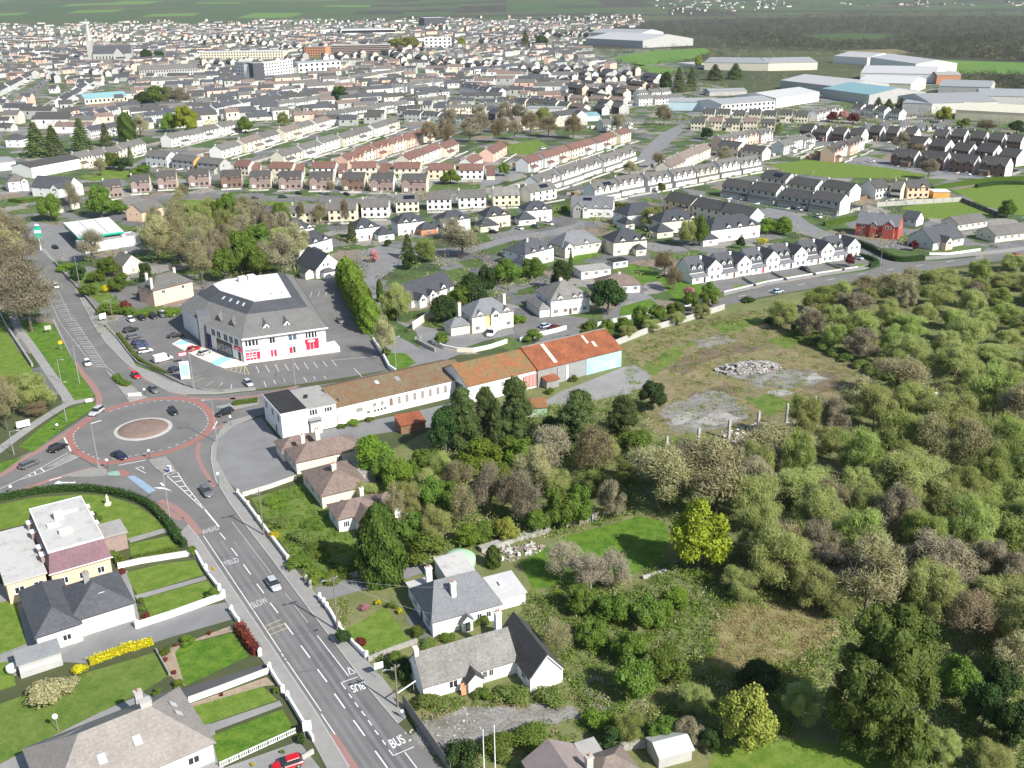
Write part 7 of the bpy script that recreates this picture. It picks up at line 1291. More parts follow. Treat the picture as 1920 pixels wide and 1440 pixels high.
# cut hedges: each a clipped body with leaves standing off it
def hedge(label, px, w, h, m='leaf_mid', n=26, zb=0.0, name='hedge', ragged=.12):
    pts = [g(*p) for p in (smooth_px(px, 4) if len(px) > 2 else px)]; o = pts[0].copy(); sk = .8 if ragged < .3 else .5; L_, R_ = strip_pts(pts, w * sk); k = len(pts); b = MB()
    for i in range(k):
        for q in (L_[i], R_[i]): b.v += [(q.x - o.x, q.y - o.y, zb), (q.x - o.x, q.y - o.y, zb + h * (sk + .1))]
    for i in range(k - 1):
        j = i * 4; b.f += [(j, j + 1, j + 5, j + 4), (j + 3, j + 2, j + 6, j + 7), (j + 1, j + 3, j + 7, j + 5)]
    b.f += [(0, 2, 3, 1), (k * 4 - 4, k * 4 - 3, k * 4 - 1, k * 4 - 2)]; b.m = [0] * len(b.f)
    r = empty(name, o, 0, label, 'hedge'); seglen = [(pts[i + 1] - pts[i]).length for i in range(k - 1)]; tot = sum(seglen); N_ = int(min(16000, tot * (w + 2 * h) * n))
    me = b.mesh('branches', m); at = me.attributes.new('rnd', 'FLOAT', 'POINT'); at.data.foreach_set('value', [.05] * len(me.vertices)); ob('branches', me, r)
    i = NP.choice(k - 1, N_, p=np.array(seglen) / tot); t = NP.random(N_); P = np.array([[p.x - o.x, p.y - o.y] for p in pts]); A_, B_ = P[i], P[i + 1]; c2_ = A_ + (B_ - A_) * t[:, None]; d = B_ - A_; d = d / np.linalg.norm(d, axis=1, keepdims=True); nn = np.stack([-d[:, 1], d[:, 0]], 1)
    s = NP.random(N_) * (w + 2 * h); side = np.where(s < h, -1, np.where(s < h + w, 0, 1)); off = np.where(side == 0, (s - h) - w / 2, side * w / 2); z = np.where(side == 0, h, np.where(side < 0, s, s - h - w)) + zb
    c = np.concatenate([c2_ + nn * off[:, None], z[:, None]], 1) + NP.normal(size=(N_, 3)) * ragged; c[:, 2] = np.maximum(.02, c[:, 2] + (ragged - .1) * 3 * np.sin(c[:, 0] * 1.1 + c[:, 1] * .8) * (c[:, 2] / h)); nr = unit(np.concatenate([nn * side[:, None], (side == 0)[:, None] * 1.0], 1) + NP.normal(size=(N_, 3)) * .55)
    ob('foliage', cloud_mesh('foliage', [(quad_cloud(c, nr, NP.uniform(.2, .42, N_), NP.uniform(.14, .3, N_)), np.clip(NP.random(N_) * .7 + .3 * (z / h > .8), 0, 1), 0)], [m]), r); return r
hedge('clipped dark hedge curving round the mansard building lawn', [c3(-200, 580), c3(0, 555), c3(340, 490), c3(600, 460), c3(850, 450), c3(1100, 470), c3(1300, 510), c3(1480, 570), c3(1620, 650), c3(1740, 770), c3(1820, 880), c3(1900, 1000), (347, 1025)], 1.3, 1.3, 'leaf_dark')
hedge('low dark hedge above the white garden wall', [c3(1400, 1200), c3(1650, 1150), c3(1890, 1085)], 1.0, 1.0, 'leaf_mid')
hedge('dark red hedge along the footway at the lawn corner', [(449, 1180), (466, 1207), (481, 1228)], 1.3, 1.5, 'leaf_red'); hedge('bright yellow flowering hedge beside the drive', [(168, 1246), (225, 1224), (287, 1206)], 1.3, .9, 'leaf_gold')
wood('in the tall screen along the retail car park', [('leylandii', 651 + i * 5.6, 532 + i * 11.2, 44, 50 + (i % 3) * 5) for i in range(9)], 'conifer screen of the car park'); hedge('long dark hedge behind the house with solar panels', [(1048, 400), (1070, 392), (1110, 384), (1190, 394)], 2.5, 2.6, 'leaf_mid', 14)
hedge('clipped hedge along the right-hand field', [(1748, 358), (1790, 350), (1870, 340), (1960, 336)], 2.5, 2.2, 'leaf_mid', 10); hedge('hedge between field and dark brick street', [(1830, 352), (1880, 346), (1980, 348)], 2.0, 1.8, 'leaf_dark', 10)
hedge('dark hedge beside the corner side street', [(1608, 458), (1640, 472), (1680, 490), (1732, 488)], 1.8, 2.0, 'leaf_dark', 14); hedge('clipped curved hedge at the end of the mews row', [(1612, 482), (1634, 488), (1644, 496), (1630, 502)], 1.2, 1.6, 'leaf_dark', 14); hedge('long garden hedge behind the red house', [(1545, 424), (1590, 416), (1615, 408)], 1.5, 2, 'leaf_mid', 12)
hedge('planted hedge on the north traffic island', [c2(1225, 610), c2(1290, 680), c2(1370, 700)], 1.8, .9, 'leaf_mid', 30, .14); hedge('low hedge on the east traffic island', [c8(215, 905), c8(330, 885), c8(470, 868)], 1.4, .9, 'leaf_mid', 30, .14); hedge('hedge in front of the cream semis', [(705, 335), (760, 333), (800, 336)], 2, 2, 'leaf_mid', 8)
hedge('roadside hedge round the car park corner', [c7(120, 500), c7(230, 640), c7(330, 760), c7(480, 850), c7(640, 930)], 1.0, 1.0, 'leaf_mid', 16); hedge('clipped green hedge below the brick row end', [(20, 378), (50, 380), (78, 374)], 3, 1.8, 'leaf_mid', 12)
# ---------------------------------------------------------------- what nobody could count: undergrowth, garden shrubs, far woods
def mass(name, label, spots, nq, mats, cat, lo=.22, hi=.42, flat=.6, lean=None):
    """one object of many leaf clumps; spots: (x, y, z, radius, height, material index)"""
    S = np.array(spots, float); n = len(S); i = np.repeat(np.arange(n), nq); d = ball(n * nq); d[:, 2] = np.abs(d[:, 2]); jit = 1 + .35 * NP.normal(size=(n * nq, 1)) * .5
    c = S[i, :3] + d * np.stack([S[i, 3], S[i, 3], S[i, 4]], 1) * NP.uniform(.6, 1.05, (n * nq, 1)) * jit; nr = unit(d + NP.normal(size=(n * nq, 3)) * .6)
    k = S[i, 3] ** .5; v = quad_cloud(c, nr, NP.uniform(lo, hi, n * nq) * k, NP.uniform(lo, hi, n * nq) * flat * k, lean)
    rn = np.clip(np.repeat(NP.random(n), nq) * .5 + NP.random(n * nq) * .5, 0, 1); me = bpy.data.meshes.new(name); me.from_pydata(v, [], np.arange(n * nq * 4).reshape(-1, 4))
    for m in mats: me.materials.append(M(m))
    at = me.attributes.new('rnd', 'FLOAT', 'POINT'); at.data.foreach_set('value', np.repeat(rn, 4).astype(np.float32)); me.polygons.foreach_set('material_index', S[i, 5].astype(np.int32)); me.update()
    return ob(name, me, label=label, cat=cat, kind='stuff')
def spots_in(poly, n, rr, hr, mi, seed, avoid=()):
    rg = random.Random(seed); W_ = [g(*p) for p in poly]; P = [(p.x, p.y) for p in W_]; xs = [p[0] for p in P]; ys = [p[1] for p in P]; out = []; t = 0
    while len(out) < n and t < n * 40:
        t += 1; x, y = rg.uniform(min(xs), max(xs)), rg.uniform(min(ys), max(ys))
        if not inside(P, x, y) or any(inside(a, x, y) for a in avoid): continue
        out.append((x, y, 0.0, rg.uniform(*rr), rg.uniform(*hr), rg.choice(mi)))
    return out
def wpoly(px): return [tuple(g(*p)[:2]) for p in px]
AV = [wpoly([(1335, 1170), (1385, 1130), (1500, 1125), (1565, 1165), (1550, 1220), (1400, 1270), (1335, 1250)]), wpoly([(790, 1370), (900, 1325), (1085, 1325), (1085, 1345), (900, 1385), (820, 1415)]), wpoly([(975, 1050), (1060, 1005), (1140, 985), (1200, 968), (1250, 975), (1262, 1010), (1245, 1060), (1180, 1082), (1100, 1095), (1000, 1108)]), wpoly([(1320, 1470), (1345, 1402), (1420, 1390), (1500, 1386), (1580, 1396), (1660, 1420), (1720, 1470)]), wpoly([(765, 1160), (830, 1065), (960, 1060), (1000, 1110), (960, 1180), (830, 1205)]), wpoly([(785, 1310), (780, 1240), (960, 1165), (1060, 1280), (1000, 1305), (900, 1290)]), wpoly([(1000, 1480), (1040, 1385), (1160, 1395), (1330, 1400), (1330, 1480)]), wpoly([(530, 860), (545, 805), (660, 800), (720, 900), (760, 1000), (800, 1000), (700, 1040), (600, 960)])]
sp = spots_in([(690, 900), (880, 800), (1010, 770), (1200, 740), (1240, 830), (1420, 870), (1400, 1000), (1240, 970), (1060, 1000), (900, 1030), (790, 1060), (720, 960)], 1000, (.9, 2.3), (.8, 3.0), [0, 1, 1, 4, 5, 2], 1, AV)
sp += spots_in([(262, 470), (330, 425), (400, 412), (470, 420), (545, 445), (565, 505), (545, 532), (450, 525), (380, 535), (350, 500), (300, 490)], 420, (1.0, 2.4), (.8, 2.6), [0, 1, 4, 5], 30)
sp += spots_in([(980, 1110), (1250, 1060), (1400, 1040), (1540, 1100), (1500, 1400), (1330, 1400), (1160, 1390), (1060, 1290), (960, 1180)], 1100, (.6, 1.6), (.5, 1.4), [0, 0, 1, 2, 2, 0, 5], 2, AV)
sp += spots_in([(760, 1260), (1080, 1290), (1160, 1390), (1000, 1440), (860, 1450), (780, 1330)], 190, (.4, 1.0), (.2, .6), [0, 1, 2, 0, 3], 3, AV)
sp += spots_in([(1400, 1060), (1960, 1100), (1980, 1480), (1700, 1460), (1560, 1380), (1480, 1300)], 1100, (.7, 1.7), (.5, 1.5), [0, 0, 2, 5, 4], 4, AV)
sp += spots_in([(1400, 850), (1640, 700), (1960, 760), (1980, 1120), (1500, 1120), (1380, 1040)], 800, (.9, 2.0), (.6, 1.6), [0, 4, 5, 3, 0], 5)
sp += spots_in([(1440, 600), (1640, 540), (1960, 490), (1980, 780), (1700, 700), (1560, 640)], 700, (1.0, 2.2), (.5, 1.5), [0, 4, 5, 3, 1], 6)
sp += spots_in([(470, 940), (560, 910), (640, 970), (690, 1050), (660, 1080), (590, 1095), (540, 1035)], 260, (.4, 1.0), (.25, .6), [1, 2, 2, 0], 7)
sp += spots_in([(600, 1130), (650, 1118), (660, 1170), (640, 1180)], 40, (.3, .8), (.2, .5), [0, 2, 5], 8) + spots_in([(700, 1225), (760, 1235), (770, 1290), (735, 1270)], 50, (.5, 1.0), (.4, .9), [0, 2, 5], 9)
mass('undergrowth', 'tangled brambles, low scrub and saplings covering the waste land', sp, 40, ['bramble', 'leaf_mid', 'leaf_fresh', 'dry_grass', 'leaf_willow', 'twig_olive'], 'undergrowth')
sg = spots_in([(1165, 655), (1330, 600), (1500, 572), (1590, 590), (1560, 640), (1640, 690), (1540, 790), (1500, 835), (1390, 862), (1260, 835), (1195, 770)], 1000, (.5, 1.7), (.1, .4), [0, 1, 1, 2, 2], 12) + spots_in([(1340, 1130), (1420, 1120), (1560, 1160), (1540, 1250), (1440, 1290), (1330, 1260)], 460, (.5, 1.2), (.2, .5), [0, 0, 0, 1], 13) + spots_in([(1150, 660), (1240, 618), (1400, 585), (1500, 570), (1480, 590), (1300, 625), (1180, 690)], 160, (.6, 1.6), (.3, .8), [2, 2, 1], 14)
mass('rough_grass', 'tussocks of dry and green grass on the cleared site', sg, 40, ['dry_grass', 'leaf_willow', 'leaf_mid'], 'grass', .25, .5, .3)
NOGO = [wpoly(p) for nme, p in PATCHES if nme in ('road', 'car_park', 'private_road', 'estate_road', 'drive', 'main_street', 'forecourt', 'field', 'mews_drives', 'yard', 'verge')]
NB = [(min(x for x, y in p), max(x for x, y in p), min(y for x, y in p), max(y for x, y in p), p) for p in NOGO]
def clear(x, y, m): return is_free(x, y, m) and not any(a <= x <= b and c <= y <= d and inside(p, x, y) for a, b, c, d, p in NB)
for _n, _o in [(o.name, o) for o in bpy.data.objects if o.type == 'EMPTY' and o.get('category') in ('house', 'building', 'shop', 'canopy')]:
    q = _o.matrix_basis @ Vector((6, 4, 0)); FREE.setdefault((int(q.x // 60), int(q.y // 60)), []).append((q.x, q.y, 12))
rg = random.Random(21); sh = []; ft = []
for x, y, az, L, dp in YARDS:
    c, s_ = math.cos(az), math.sin(az)
    for k in range(11):
        u, v = rg.uniform(0, L), (rg.uniform(dp + 2.5, dp + 13) if k < 8 else rg.uniform(-6, -2)); q = rg.uniform(.5, 1.7); sh.append((x + u * c - v * s_, y + u * s_ + v * c, 0, q, q * rg.uniform(.8, 1.6), rg.choice([0, 0, 1, 2, 3, 4, 5])))
    if rg.random() < .6: u, v, q = rg.uniform(0, L), rg.uniform(dp + 5, dp + 12), rg.uniform(1.6, 3.2); ft.append((x + u * c - v * s_, y + u * s_ + v * c, q * .8, q, q * rg.uniform(1, 1.5), rg.choice([0, 0, 1, 2, 3, 4])))
while len(sh) < 4900:
    px, py = rg.uniform(-60, 1980), rg.uniform(200, 640)
    P = g(px, py)
    if py > 560 - .35 * abs(px - 400) + 200 or (px > 1100 and py > 560 - (px - 1360) * .16 - 8) or not clear(P.x, P.y, 1.5): continue
    sh.append((P.x, P.y, 0, rg.uniform(.6, 2.0), rg.uniform(.6, 2.6), rg.choice([0, 0, 1, 2, 3, 4, 5])))
mass('garden_shrubs', 'small shrubs and hedges scattered through the housing gardens', sh, 28, ['leaf_mid', 'leaf_dark', 'leaf_fresh', 'twig_olive', 'leaf_willow', 'twig_brown'], 'shrubs')
for k in range(900):
    px, py = rg.uniform(40, 1700), rg.uniform(300, 620); P = g(px, py)
    if py < 610 - abs(px - 700) * .12 and clear(P.x, P.y, 2.5) and len(ft) < 1e9: q = rg.uniform(1.3, 2.8); ft.append((P.x, P.y, q * .7, q, q * rg.uniform(1, 1.6), rg.choice([0, 2, 3, 3, 4, 2])))
while len(ft) < 4700:
    px = rg.uniform(-80, 2000); py = rg.uniform(10, 250) if rg.random() < .6 else rg.uniform(10, 110)
    P = g(px, py)
    if P.y > 5600 or not clear(P.x, P.y, 2): continue
    s = rg.uniform(2.2, 5.5); z = hill(P.x, P.y); ft.append((P.x, P.y, z + s * .5, s, s * rg.uniform(.9, 1.6), rg.choice([0, 0, 1, 2, 3, 3, 4])))
mass('town_trees', 'small trees dotted through the far town', ft, 32, ['leaf_mid', 'leaf_dark', 'leaf_willow', 'twig_olive', 'twig_brown'], 'trees', .35, .6)
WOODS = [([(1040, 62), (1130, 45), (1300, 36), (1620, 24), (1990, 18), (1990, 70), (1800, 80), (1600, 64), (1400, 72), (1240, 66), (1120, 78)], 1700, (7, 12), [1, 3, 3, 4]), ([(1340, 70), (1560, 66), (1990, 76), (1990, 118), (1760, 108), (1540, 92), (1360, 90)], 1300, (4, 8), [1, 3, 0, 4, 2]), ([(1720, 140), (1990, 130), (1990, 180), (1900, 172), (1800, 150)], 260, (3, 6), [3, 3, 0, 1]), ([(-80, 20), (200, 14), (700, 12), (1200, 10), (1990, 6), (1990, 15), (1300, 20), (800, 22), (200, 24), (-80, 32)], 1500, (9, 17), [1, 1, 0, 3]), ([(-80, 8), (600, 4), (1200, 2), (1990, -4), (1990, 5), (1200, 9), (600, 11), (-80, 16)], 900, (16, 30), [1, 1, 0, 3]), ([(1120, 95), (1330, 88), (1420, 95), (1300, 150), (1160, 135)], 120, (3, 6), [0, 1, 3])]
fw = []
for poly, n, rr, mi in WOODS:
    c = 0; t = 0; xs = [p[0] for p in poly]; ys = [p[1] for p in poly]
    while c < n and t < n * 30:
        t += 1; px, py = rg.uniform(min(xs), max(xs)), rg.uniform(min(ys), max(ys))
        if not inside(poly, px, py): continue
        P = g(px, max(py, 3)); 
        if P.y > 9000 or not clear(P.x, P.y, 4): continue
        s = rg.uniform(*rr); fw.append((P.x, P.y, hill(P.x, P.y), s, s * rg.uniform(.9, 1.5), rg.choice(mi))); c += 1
mass('distant_woodland', 'dark leafless woods and hedgerows beyond the town, cloud shade in their colour', fw, 36, ['leaf_wood_green', 'leaf_wood_green', 'leaf_wood', 'leaf_wood', 'leaf_wood'], 'woodland', .4, .75)

# ================================================================ VEHICLES
def loft_x(st):                                            # stations: (x, z0, z1, half width)
    b = MB(); n = 8
    for x, z0, z1, w in st:
        h = z1 - z0; b.v += [(x, -w * .8, z0), (x, w * .8, z0), (x, w, z0 + h * .3), (x, w * .98, z0 + h * .75), (x, w * .82, z1), (x, -w * .82, z1), (x, -w * .98, z0 + h * .75), (x, -w, z0 + h * .3)]
    b.f = [(k * n + i, k * n + (i + 1) % n, (k + 1) * n + (i + 1) % n, (k + 1) * n + i) for k in range(len(st) - 1) for i in range(n)] + [tuple(range(n - 1, -1, -1)), tuple(range((len(st) - 1) * n, len(st) * n))]
    b.f = [f[::-1] for f in b.f]; b.m = [0] * len(b.f); return b
def frustum(x0, x1, w0, z0, X0, X1, w1, z1):
    return MB().add([(x0, -w0, z0), (x1, -w0, z0), (x1, w0, z0), (x0, w0, z0), (X0, -w1, z1), (X1, -w1, z1), (X1, w1, z1), (X0, w1, z1)], [(3, 2, 1, 0), (4, 5, 6, 7), (0, 1, 5, 4), (1, 2, 6, 5), (2, 3, 7, 6), (3, 0, 4, 7)])
CT = {'hatch': (4.1, .9, 1.48, -1.95, 1.0, -1.55, .15, .88), 'saloon': (4.6, .9, 1.42, -1.7, 1.0, -1.05, .2, .9), 'suv': (4.5, 1.02, 1.68, -2.15, 1.05, -1.9, .3, .92), 'estate': (4.7, .92, 1.5, -2.2, 1.05, -1.95, .2, .9), 'van': (5.4, 1.15, 2.15, -2.55, 1.9, -2.5, 1.2, .98)}
def car_meshes(t):
    def mk():
        L, zb, zt, c0, c1_, k0, k1, w = CT[t]; h = L / 2
        d = {'body': loft_x([(-h, .42, zb * .8, w * .8), (-h + .12, .28, zb * .98, w * .94), (-h + .7, .2, zb, w), (c1_ - .1, .2, zb, w), (h - .7, .2, zb * .93, w * .98), (h - .15, .26, zb * .78, w * .9), (h, .36, zb * .64, w * .76)]).mesh('body', 'car_white'),
             'glass': frustum(c0, c1_, w * .9, zb - .03, k0, k1, w * .7, zt - .06).mesh('windows', 'glass_dark') if t != 'van' else frustum(.6, c1_, w * .95, zb - .05, .6, k1, w * .86, zt - .2).mesh('windows', 'glass_dark'),
             'roof': (frustum(k0 - .02, k1 + .02, w * .71, zt - .07, k0 + .1, k1 - .1, w * .64, zt) if t != 'van' else frustum(-2.65, 1.0, w * .99, zb - .03, -2.6, .95, w * .9, zt)).mesh('roof', 'car_white'),
             'wheel': MB().lathe([(.2, -.11), (.33, -.1), (.34, 0), (.33, .1), (.2, .11)], 14).mesh('wheel', 'rubber'), 'rim': MB().lathe([(.2, -.125), (.2, .125)], 10).mesh('rim', 'rim'),
             'head': MB().box(-.12, -.2, -.07, .06, .2, .07).mesh('headlight', 'lamp_glass'), 'tail': MB().box(-.06, -.16, -.1, .1, .16, .1).mesh('tail_light', 'lamp_red'), 'plate': MB().box(-.02, -.26, -.06, .02, .26, .06).mesh('number_plate', 'sign_white'), 'mirror': MB().box(-.08, -.1, -.07, .08, .1, .07).mesh('mirror', 'car_black')}
        return d
    return cached(('car', t), mk)
def car(label, t, colour, a, b, group='vehicles on the road', small=False):
    A, B = g(*a), g(*b); D = B - A; az = math.atan2(D.y, D.x); p = (A + B) / 2
    m = car_meshes(t); L, zb, zt, c0, c1_, k0, k1, w = CT[t]; h = L / 2
    if small:
        def mk():
            bb = loft_x([(-h, .4, zb * .8, w * .85), (-h + .3, .15, zb, w), (h - .6, .15, zb * .92, w), (h, .3, zb * .62, w * .8)]); q = frustum(c0, c1_, w * .9, zb - .03, k0, k1, w * .7, zt - .05); bb.add(q.v, q.f, 1); q = frustum(k0, k1, w * .71, zt - .06, k0 + .1, k1 - .1, w * .64, zt); bb.add(q.v, q.f, 0)
            for sx in (-h + .8, h - .85): bb.box(sx - .3, -w - .01, .02, sx + .3, w + .01, .6, 2)
            return bb.mesh('car', ['car_white', 'glass_dark', 'rubber'])
        o = ob('parked_car', cached(('cars', t), mk), None, (p.x, p.y, .03), az, label=label, cat='car', group=group); return paint(o, 'car_' + colour)
    r = empty('van' if t == 'van' else 'car', (p.x, p.y, .03), az, label, 'van' if t == 'van' else 'car', group)
    bd = paint(ob('body', m['body'], r), 'car_' + colour); ob('windows', m['glass'], r); paint(ob('roof', m['roof'], r), 'car_' + colour)
    for sx in (-h + .8, h - .85):
        for sy in (-1, 1): wh = ob('wheel', m['wheel'], r, (sx, sy * (w - .1), .34), rot=(math.pi / 2, 0, 0)); ob('rim', m['rim'], wh)
    for sy in (-1, 1): ob('headlight', m['head'], r, (h - .2, sy * w * .62, zb * .68)); ob('tail_light', m['tail'], r, (-h + .06, sy * w * .72, zb * .78)); ob('mirror', m['mirror'], r, (c1_ - .35, sy * (w + .08), zb + .02))
    ob('number_plate', m['plate'], r, (h - .01, 0, .42)); ob('number_plate', m['plate'], r, (-h, 0, .55)); return r
car('silver hatchback driving towards the camera on the near road', 'hatch', 'silver', (506, 1090), (521, 1111)); car('dark grey car leaving the roundabout down the near road', 'suv', 'grey', (380, 915), (396, 938)); car('red hatchback approaching the roundabout from the north', 'hatch', 'red', (248, 701), (263, 714)); car('grey saloon behind the red hatchback, at the give way line', 'saloon', 'grey', (281, 727), (296, 740))
car('black car circulating beyond the planted island', 'hatch', 'black', (319, 768), (331, 782)); car('navy car circulating on the near side of the roundabout', 'saloon', 'navy', (212, 852), (238, 864)); car('silver four-by-four leaving by the north-west side', 'suv', 'silver', (191, 770), (172, 782)); car('black four-by-four waiting at the west stop line', 'suv', 'black', (96, 850), (124, 837)); car('dark grey estate queueing behind the black four-by-four', 'estate', 'grey', (40, 881), (72, 867)); car('black car waiting on the east arm', 'estate', 'black', (436, 772), (406, 783)); car('white hatchback on the north road beside the hatching', 'hatch', 'white', (161, 677), (168, 691)); car('white car farther up the north road by the bare trees', 'hatch', 'white', (103, 534), (109, 545)); car('red car at the bottom edge in a paved yard', 'hatch', 'red', (560, 1432), (520, 1445))
PK = 'cars in the retail car park'
for lab, t, c, x, y, dx, dy in (('white car at the left end of the far parking row', 'hatch', 'white', 246, 602, 9, 7), ('black car next to the white one in the far parking row', 'hatch', 'black', 266, 599, 9, 7), ('black car in the middle of the far parking row', 'suv', 'black', 287, 596, 9, 7), ('dark grey car fourth in the far parking row', 'suv', 'grey', 304, 593, 9, 7), ('white car at the right end of the far parking row', 'hatch', 'white', 321, 592, 9, 7),
    ('black four-by-four at the top of the hedge-side row', 'suv', 'black', 246, 622, 18, -4), ('silver-roofed dark car second in the hedge-side row', 'estate', 'grey', 253, 634, 18, -4), ('navy car third in the hedge-side row', 'hatch', 'navy', 261, 645, 18, -4), ('navy blue car fourth in the hedge-side row', 'hatch', 'blue', 266, 651, 18, -4), ('white hatchback before the van in the hedge-side row', 'hatch', 'white', 273, 661, 18, -3), ('dark blue car beside the banner at the entrance', 'hatch', 'navy', 329, 696, 16, -6), ('black car in the shade of the retail block', 'saloon', 'black', 329, 632, 18, -3), ('red car parked on the painted forecourt', 'hatch', 'red', 364, 657, 18, -6), ('silver car parked on the painted forecourt', 'hatch', 'silver', 384, 664, 16, -6), ('silver car alone in the outer bays by the low wall', 'hatch', 'silver', 466, 722, 10, 9), ('dark car in the shaded bays beside the conifer hedge', 'hatch', 'grey', 638, 604, 7, 8)):
    car(lab, t, c, (x - dx / 2, y - dy / 2), (x + dx / 2, y + dy / 2), PK)
car('white panel van in the hedge-side row', 'van', 'white', (294, 680), (318, 674), PK)
HC = 'cars at the houses'
car('white van outside the pale yellow house', 'van', 'white', (928, 622), (916, 634), HC); car('pale blue car beside the white house drive wall', 'hatch', 'paleblue', (1014, 617), (1032, 611), HC); car('dark red car behind the drive wall of the white house', 'saloon', 'maroon', (1030, 620), (1050, 612), HC); car('black four-by-four behind the pink house', 'suv', 'black', (262, 548), (268, 560), HC)
for lab, t, c, x, y, dx, dy in (('dark car on the drive of the white conservatory house', 'hatch', 'grey', 942, 480, 14, 4), ('black car outside the cream slate house', 'hatch', 'black', 925, 437, 12, 1), ('white car on the brick forecourt of the upper row', 'hatch', 'white', 974, 430, 12, 3), ('dark car beside the last upper-row garage', 'hatch', 'grey', 1004, 427, 12, 2), ('white car in front of the last upper-row house', 'hatch', 'white', 1030, 422, 12, 2), ('black car on the estate road before the brick row', 'saloon', 'black', 477, 374, 16, 1), ('dark green car on the estate road nearer the cream semis', 'estate', 'green', 531, 371, 18, 0), ('white van crossing the long green road', 'suv', 'white', 1633, 304, 14, 1), ('white car parked along the dark brick street', 'saloon', 'white', 1813, 328, 14, 2), ('red car at the right edge of the main road', 'saloon', 'red', 1906, 481, 18, -3), ('blue and white car on the road below the mews', 'hatch', 'paleblue', 1459, 549, 20, -4), ('black car on the third mews drive', 'hatch', 'black', 1509, 507, 10, 3), ('silver car at the last mews house', 'hatch', 'silver', 1610, 486, 10, 3), ('black car in the cul-de-sac', 'hatch', 'black', 1487, 392, 10, 3), ('silver car in the cul-de-sac', 'hatch', 'silver', 1498, 395, 10, 3), ('white car at the end of the cul-de-sac', 'hatch', 'white', 1534, 408, 10, 3), ('silver car by the broad slate house', 'hatch', 'silver', 1267, 443, 10, 2), ('dark car at the filling station', 'hatch', 'black', 104, 466, 9, 4), ('white camper by the small green', 'suv', 'white', 1018, 280, 14, -2), ('black car outside the brick semis', 'hatch', 'black', 650, 366, 10, 2), ('black car between brick semis and road', 'hatch', 'black', 560, 364, 10, 2)):
    car(lab, t, c, (x - dx / 2, y - dy / 2), (x + dx / 2, y + dy / 2), HC, True)
rg = random.Random(77); PC = ['white', 'silver', 'black', 'grey', 'red', 'navy', 'white']
def small_cars(spots, where, group):                        # told apart by colour and order from the left
    cnt = {}
    for x, y, dx, dy, c in sorted(spots): k = cnt.get(c, 0); cnt[c] = k + 1; car('%s %s car from left, %s' % (nth(k), c, where), 'hatch', c, (x, y), (x + dx, y + dy), group, True)
small_cars([(1120 + (i % 12) * 12 + rg.uniform(-2, 2), 142 + (i // 12) * 5.5 + rg.uniform(-.6, .6) - (i % 12) * .4, 2, .6, PC[i % 7]) for i in range(46)], 'in the car dealership rows', 'cars at the dealership')
small_cars([(2 + 100 * i / 16 + rg.uniform(-2, 2) + (i % 2) * 7 * (1 - i / 16), 245 - 112 * i / 16 + rg.uniform(-1, 1), 3, -3, PC[i % 7]) for i in range(16)], 'in traffic on the far main street', 'cars on the main street')
rgc = random.Random(5)
for k, (x0, y0, x1, y1, n, d) in enumerate(((1020, 330, 1190, 297, 6, 'white-gabled grey row'), (1130, 372, 1420, 312, 8, 'white gabled pairs beyond the hedge'), (1370, 372, 1580, 402, 6, 'dark shaded semis'), (1690, 312, 1890, 332, 6, 'dark brick pairs'), (690, 318, 850, 288, 6, 'long red terrace'))):
    small_cars([(x0 + (x1 - x0) * (i + .5) / n - 3, y0 + (y1 - y0) * (i + .5) / n - 1, 6, 2.5, rgc.choice(PC)) for i in range(n)], 'by the ' + d, 'cars parked by the ' + d)

# ================================================================ WALLS AND FENCES
def wall(label, px, h=1.0, w=.25, m='white_stained', cap='off_white', pillars=None, name='garden_wall', gaps=None):
    P = [g(*p) for p in px]; o = P[0].copy(); r = empty(name, o, 0, label, 'wall')
    L_, R_ = strip_pts(P, w); k = len(P); b = MB()
    for i in range(k):
        for q in (L_[i], R_[i]): b.v += [(q.x - o.x, q.y - o.y, 0), (q.x - o.x, q.y - o.y, h)]
    for i in range(k - 1): j = i * 4; b.f += [(j, j + 1, j + 5, j + 4), (j + 3, j + 2, j + 6, j + 7), (j + 1, j + 3, j + 7, j + 5)]
    b.f += [(0, 2, 3, 1), (k * 4 - 4, k * 4 - 3, k * 4 - 1, k * 4 - 2)]; b.m = [0] * len(b.f); ob('wall_body', b.mesh('wall_body', m), r)
    if cap:
        L_, R_ = strip_pts(P, w + .12); c = MB()
        for i in range(k):
            for q in (L_[i], R_[i]): c.v += [(q.x - o.x, q.y - o.y, h + .003), (q.x - o.x, q.y - o.y, h + .08)]
        for i in range(k - 1): j = i * 4; c.f += [(j, j + 1, j + 5, j + 4), (j + 3, j + 2, j + 6, j + 7), (j + 1, j + 3, j + 7, j + 5)]
        c.f += [(0, 2, 3, 1), (k * 4 - 4, k * 4 - 3, k * 4 - 1, k * 4 - 2)]; c.m = [0] * len(c.f); ob('coping', c.mesh('coping', cap), r)
    pm = cached(('pil', h, m), lambda: MB().box(-.25, -.25, 0, .25, .25, h + .35).lathe([(.24, h + .35), (.2, h + .55), (.08, h + .65)], 8).mesh('pillar', m))
    for p in pillars or (): q = g(*p) - o; ob('pillar', pm, r, (q.x, q.y, 0))
    return r
wall('pale wall with pillars between footway and rough garden', [(446, 929), (466, 953), (487, 982), (541, 1053)], 1.0, .3, 'cream_pale', 'trim_white', [(447, 930), (466, 952), (486, 980), (541, 1054)]); wall('stone wall between rough garden and drive', [(578, 1094), (620, 1088), (690, 1078)], 1.0, .35, 'stone_wall', None, [(575, 1092), (583, 1102)])
